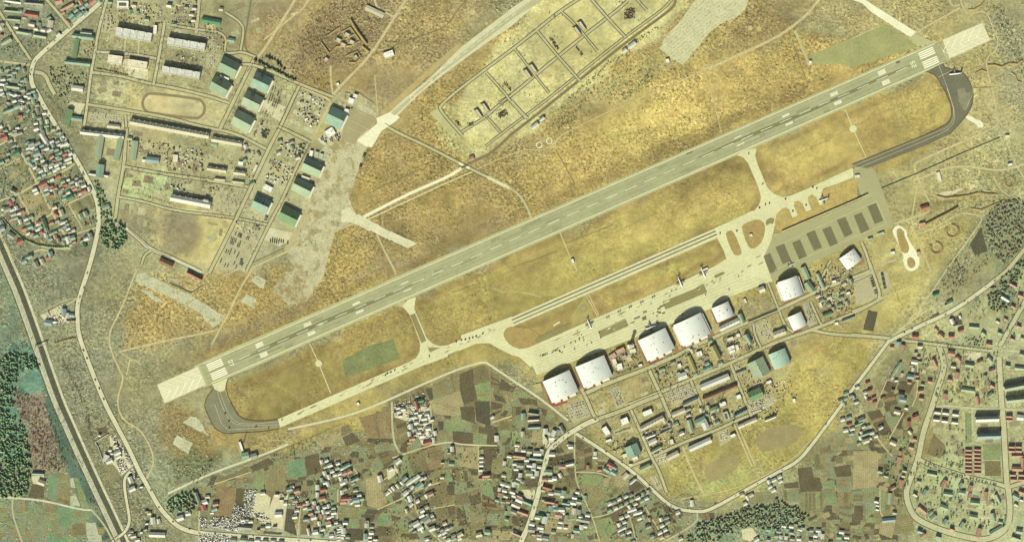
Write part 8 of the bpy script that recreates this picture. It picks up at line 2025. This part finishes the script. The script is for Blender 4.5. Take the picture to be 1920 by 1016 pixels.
row(1,0,'625,455 720,500 820,550 940,610',3.0,'conifer',[SHR,OLIV],(1.2,1.6),'tall thin tree with long shadow on the northern base road','tree-lined base road',27,1.5)
row(1,0,'700,420 770,450 850,520',4.0,'conifer',[SHR,OLIV],(1.2,1.6),'tall thin tree with long shadow on the northern base road','tree-lined base road',28,1.5)
grove(1,0,'690,790 820,800 800,910 680,880',.012,'bare',[SHR,BARE],(.8,1.2),'dark bare tree in the upper military park','upper military park trees',29)
row(0,0,'500,900 430,800 350,720 290,660',2.6,'bare',[BARE,BARER,OLIV],(.5,.8),'brown tree on the bank along the town road','bank along the town road',30,2)
row(0,1,'920,420 1080,455 1280,520',2.2,'bare',[SHR,BARE],(.5,.8),'dark tree in the row between lawn and sports ground','row between lawn and sports ground',31)
row(0,1,'935,280 905,420',2.0,'conifer',[CONI,OLIV],(.5,.7),'clipped conifer at the western lawn edge','western lawn edge',32)
row(1,1,'0,572 150,590 330,612 480,630',2.0,'bare',[SHR,BARE],(.4,.7),'low tree along the northern rim of the brown field','northern rim of the brown field',33)
row(1,1,'20,20 250,80 500,110',2.4,'bare',[SHR,BARE,BARER],(.5,.9),'brown tree behind the long cream barracks','behind the long cream barracks',34,2)
row(1,0,'0,620 120,650 250,680',2.2,'bare',[SHR,OLIV],(.5,.8),'dark tree along the running track','along the running track',35)
row(1,0,'440,740 560,560 640,450',2.6,'bare',[SHR,BARE],(.4,.8),'brown tree between the pitched hangars','between the pitched hangars',36,2)
row(1,1,'860,480 950,260 1030,80',2.4,'bare',[SHR,BARE],(.4,.7),'brown bush along the hangar road','hangar road bushes',37,1.5)
grove(1,1,'240,310 330,330 320,450 200,420',.02,'bare',[BARE,BARER],(.5,.8),'brown bush around the parade lawn','parade lawn bushes',38)
grove(1,1,'380,380 480,390 490,600 400,600',.02,'bare',[BARE,BARER,SHR],(.5,.8),'reddish bush in the barracks garden','barracks garden bushes',39)
grove(1,0,'900,440 960,250 1040,120 1160,60 1290,0 1290,190 1180,280 1180,470 1200,700 1050,640 880,540',.030,'bare',[BARE,BARER,GREY],(.6,1.0),'reddish brown leafless tree on the scrub slope by the bunkers','scrub slope by the bunkers',40)
grove(3,0,'310,905 430,850 480,860 470,930 350,970 280,960',.05,'shrub',[SHR,OLIV],(.8,1.3),'dark shrub in the dense thicket below the depot','dense thicket below the depot',41)
grove(3,0,'810,700 930,650 1000,560 1055,570 1040,650 940,700 830,760',.06,'shrub',[SHR,OLIV],(.8,1.3),'dark shrub in the long thicket beside the track','long thicket beside the track',42)
grove(3,0,'340,830 520,640 760,500 1000,450 1110,500 1120,560 800,760 620,860 400,900',.013,'shrub',[SHR,OLIV],(.7,1.2),'dark shrub dotted over the slope below the depot','slope below the depot',43)
row(3,0,'430,740 600,600 720,480 860,400 1000,260 1090,210',2.2,'shrub',[SHR,OLIV],(.8,1.2),'dark shrub in the line under the dark road','line under the dark road',44,3)
grove(3,0,'1110,490 1230,500 1280,520 1150,560',.03,'shrub',[SHR,OLIV],(.7,1.1),'dark shrub beside the hatched hardstand','beside the hatched hardstand',45)
for i, s in enumerate(('880,0 1000,20 960,170 840,140','30,720 180,640 190,780 80,800','500,340 600,390 580,470 470,420','720,30 860,0 740,90','220,50 420,140 380,350 280,260','1090,720 1250,800 1240,900 1120,960')):
    grove(3 if i < 5 else 2, 0, s, .012,'shrub',[SHR,OLIV],(.6,1.0),'dark shrub standing on the square depot lawns','depot lawns',50+i)
grove(5,0,'1040,60 1110,40 1180,200 1290,500 1290,640 1190,420 1140,330 1080,150',.04,'bare',[OLIV,SHR,GREY],(.6,1.1),'dark scrub tree in the gully at the upper right','gully at the upper right',60)
grove(5,1,'640,445 820,450 960,420 1090,440 880,470 700,478',.04,'shrub',[SHR,OLIV],(.8,1.3),'dark bush along the eastern terrace edge','eastern terrace edge',61)
grove(5,1,'870,540 1010,500 1130,480 1010,570 890,570',.04,'shrub',[SHR,OLIV],(.8,1.3),'dark bush above the wood edge','above the wood edge',62)
grove(5,2,'840,500 990,490 980,560 850,570',.05,'conifer',[SHR,OLIV,CONI],(.5,.8),'conifer among the avenue houses','avenue conifers',63)
row(5,2,'380,515 640,545 830,568 1040,590',2.2,'bare',[SHR,OLIV],(.5,.8),'dark tree along the roundabout avenue','roundabout avenue',64,1.2)
grove(5,2,'700,560 780,575 770,600 700,590',.05,'broadleaf',[SHR,OLIV],(.5,.8),'dark tree before the house at the avenue fork','avenue fork trees',65)
grove(5,2,'520,560 600,600 560,720 480,800 500,680',.04,'broadleaf',[SHR,OLIV,GREY],(.5,.9),'tree in the strip beside the curved estate road','strip beside the curved estate road',66)
for i, (c, r, s) in enumerate(((5,2,'600,600 1090,620 1060,1000 600,1000'),(5,2,'1130,100 1280,100 1200,560 1060,540'),(5,3,'440,430 1120,600 1140,900 900,960 460,800'),(5,3,'200,420 470,100 430,560 300,780'),(5,3,'720,120 860,180 830,500 560,440'))):
    grove(c, r, s, .012,'broadleaf',[SHR,OLIV,OLIV],(.5,1.1),'dark garden tree among the houses of the eastern estate','eastern estate gardens',70+i)
row(5,3,'520,420 700,490 900,550 1080,590',2.6,'broadleaf',[SHR,OLIV],(.5,.8),'dark tree along the upper loop road','upper loop road',76,2)
for i, (c, r, s) in enumerate(((2,3,'400,350 1280,300 1280,1000 300,1000'),(3,3,'0,150 470,250 600,800 0,1000'),(3,3,'640,600 1280,760 1280,1000 700,1000'),(1,3,'1100,380 1280,360 1280,1000 1000,900'),(0,1,'0,0 500,0 680,400 500,800 0,900'),(0,0,'0,150 250,480 280,900 0,1016'))):
    grove(c, r, s, .0075,'broadleaf',[SHR,OLIV,CONI],(.45,.85),'small dark garden tree in the villages around the base','village gardens',80+i)
row(0,3,'640,0 680,150 640,80 690,240 760,380',1.6,'bare',[OLIV,SHR],(.5,.9),'dark hedge tree along the railway embankment','railway embankment hedge',90,2)
row(0,2,'460,650 520,780 590,920 620,1016',1.5,'bare',[OLIV,SHR],(.5,.9),'dark hedge tree along the railway embankment','railway embankment hedge',91,2)
row(0,2,'410,540 470,520 570,500',1.6,'bare',[OLIV,SHR],(.5,.8),'hedge tree south of the railway yard','hedge south of the railway yard',92,1)
for i, (c, r, s) in enumerate(((3,2,'760,750 800,770 960,710 980,700'),(3,2,'760,640 860,600'),(4,2,'300,500 380,470'),(3,3,'740,340 860,300'),(4,2,'490,440 560,560 480,600'),(4,3,'0,180 60,220'),(3,3,'660,250 780,330'),(4,2,'600,850 670,820 680,880'),(4,2,'20,620 -40,660'),(3,2,'1080,780 1110,840'))):
    row(c, r, s, 2.0,'broadleaf',[SHR,OLIV],(.4,.7),'dark tree on the streets of the southern base','southern base streets',100+i,1.5)
for i, (c, r, s) in enumerate(((0,0,'700,280 1280,280 1280,660 1160,640 700,560'),(1,0,'0,120 420,260 400,640 0,640'),(1,1,'0,0 560,60 600,380 480,620 0,540'),(1,0,'660,560 960,640 820,960 560,880'),(1,1,'480,640 900,500 760,160 840,0 1000,40 600,960'),(0,1,'920,10 1280,60 1280,520 900,430'),(0,0,'900,860 1280,890 1280,1016 930,1016'))):
    grove(c, r, s, .017,'bare',[SHR,BARE,OLIV,BARER],(.4,.85),'small dark bush on the lawns of the northwest base','lawns of the northwest base',120+i)
for i, (c, r, s) in enumerate(((3,2,'720,640 960,600 1280,600 1280,1016 540,1016 540,920'),(4,2,'0,600 480,400 940,240 1280,60 1280,300 900,470 600,590 500,1016 0,1016'),(3,3,'640,100 900,0 1280,0 1280,260 880,440'),(4,3,'0,0 600,0 600,80 0,240'))):
    grove(c, r, s, .014,'bare',[SHR,BARE,OLIV],(.35,.7),'small dark bush on the lawns of the southern base','lawns of the southern base',130+i)
grove(2,1,'450,660 520,680 520,760 445,750',.03,'shrub',[SHR],(.5,.9),'burnt shrub at the end of the bright broken paving','burnt shrubs',115)
grove(1,1,'1090,40 1290,160 1150,500 1020,700 1000,560 1180,180',.006,'shrub',[SHR,OLIV],(.5,1.0),'dark shrub growing through the broken apron','broken apron shrubs',116)
grove(1,1,'960,620 1280,640 1100,830 900,830',.010,'shrub',[SHR,OLIV],(.5,1.0),'dark shrub growing through the broken apron','broken apron shrubs',117)
grove(5,0,'960,0 1010,20 1060,110 1000,60',.04,'shrub',[SHR],(.6,1.0),'dark shrub by the northern runway-end track','runway-end track shrubs',118)
# low dead-grass tussocks on the rough ground: one mass
def tussocks(n, seed):
    rg = np.random.default_rng(seed)
    x = rg.uniform(0, 1920, n); y = rg.uniform(0, 1016, n)
    pr = SCRUB[((y+80)/STEP).astype(int), ((x+80)/STEP).astype(int)]
    clump = .5+.5*np.sin(x*.31+2*np.sin(y*.11))*np.cos(y*.27+2*np.sin(x*.09))
    ok = (rg.random(n) < np.clip((pr-.38)*1.5, 0, 1)*(.35+.65*clump)) & ~PV[((y+60)/1.5).astype(int), ((x+60)/1.5).astype(int)]
    x, y = x[ok], y[ok]; n = len(x)
    m = 6; a = np.linspace(0, 2*np.pi, m, endpoint=False)
    rot = rg.uniform(0, 6.28, n); sc = rg.uniform(.7, 1.0, n)**1.5*rg.choice([1, 1, 1.3, 1.8], n)
    rr = rg.uniform(.7, 1.3, (n, m))*sc[:, None]*1.55
    X = ((x-960)*S)[:, None] + rr*np.cos(a+rot[:, None]); Y = ((508-y)*S)[:, None] + rr*np.sin(a+rot[:, None])
    base = np.stack([X, Y, np.zeros_like(X)], -1)
    top = np.stack([(x-960)*S+rg.uniform(-.5,.5,n), (508-y)*S+rg.uniform(-.5,.5,n), sc*rg.uniform(.9, 1.9, n)], -1)[:, None, :]
    V = np.concatenate([base, top], 1).reshape(-1, 3)
    k = np.arange(m); f = np.stack([k, (k+1) % m, np.full(m, m)], -1)
    F = (f[None]+(np.arange(n)*(m+1))[:, None, None]).reshape(-1, 3)
    gold = COVER[((y+80)/STEP).astype(int), ((x+80)/STEP).astype(int)]
    green = (gold[:, 1] > gold[:, 0]*.95).astype(int)
    mi = np.where(rg.random(n) < .3, 2+green, green)
    mats = [surf('straw_tussock', (182,166,110), .15, (3, 30)), surf('pale_tussock', (176,176,134), .15, (3, 30)), surf('brown_tussock', (136,118,76), .15, (3, 30)), surf('grey_tussock', (128,128,96), .15, (3, 30))]
    o = new_obj('dead_grass_tussocks', tri_mesh('dead_grass_tussocks', V, F, mats, np.repeat(mi, m))); o['kind'] = 'stuff'
    print('tussocks', n)
tussocks(130000, 5)
SHN = {}
byk = {}
for q in REQ: byk.setdefault(q[1], []).append(q)
MASS = {}
for kind, qs in byk.items():
    qs.sort(key=lambda q: -q[0])
    for i, (sc, kd, k, m, x, y, a, lab, grp) in enumerate(qs):
        if i < CAP[kind]:
            crown, tr = shared(kd, k, m)
            o = empty(NAMES[kd], (x, y, 0), a); o.scale = (sc, sc, sc*(.75+.2*math.sin(x)))
            new_obj('crown', crown, o)
            if kd != 'shrub': new_obj('trunk', tr, o)
            else: new_obj('stem', tr, o)
            tag(o, lab, 'shrub' if kd == 'shrub' else 'tree', grp)
        else:
            MASS.setdefault((grp, kind), []).append((sc, kd, k, m, x, y, a))
MNAME = {'conifer': 'conifer_wood', 'broadleaf': 'mixed_wood', 'bare': 'bare_wood', 'shrub': 'scrub'}
for (grp, kind), qs in MASS.items():
    mats = []; V, F, M_ = [], [], []; off = 0
    for sc, kd, k, m, x, y, a in qs:
        if m not in mats: mats.append(m)
        (v, f, _), (tv, tf) = KIND[kd, k]
        R = np.array([[math.cos(a), -math.sin(a), 0],[math.sin(a), math.cos(a), 0],[0,0,1]])*sc
        V.append((v@R.T)*np.array([1, 1, .8])+np.array([x, y, 0])); F.append(f+off); M_.append(np.full(len(f), mats.index(m))); off += len(v)
    o = new_obj(MNAME[kind], tri_mesh(MNAME[kind], np.concatenate(V), np.concatenate(F), mats, np.concatenate(M_))); o['kind'] = 'stuff'
settle_labels()

# thin air over the whole plain: far below the camera everything is very slightly veiled
hz = MB().box(-16500, 16500, -16500, 16500, -1.5, CAM_H+60).build('haze', bpy.data.materials.new('haze'))
hz['kind'] = 'stuff'
hm = hz.data.materials[0]; hm.use_nodes = True
ht = hm.node_tree; ht.nodes.clear()
ho = ht.nodes.new('ShaderNodeOutputMaterial'); hv = ht.nodes.new('ShaderNodeVolumePrincipled')
hv.inputs['Color'].default_value = (.86, .96, .80, 1)
hv.inputs['Density'].default_value = 3.2e-6
ht.links.new(hv.outputs['Volume'], ho.inputs['Volume'])
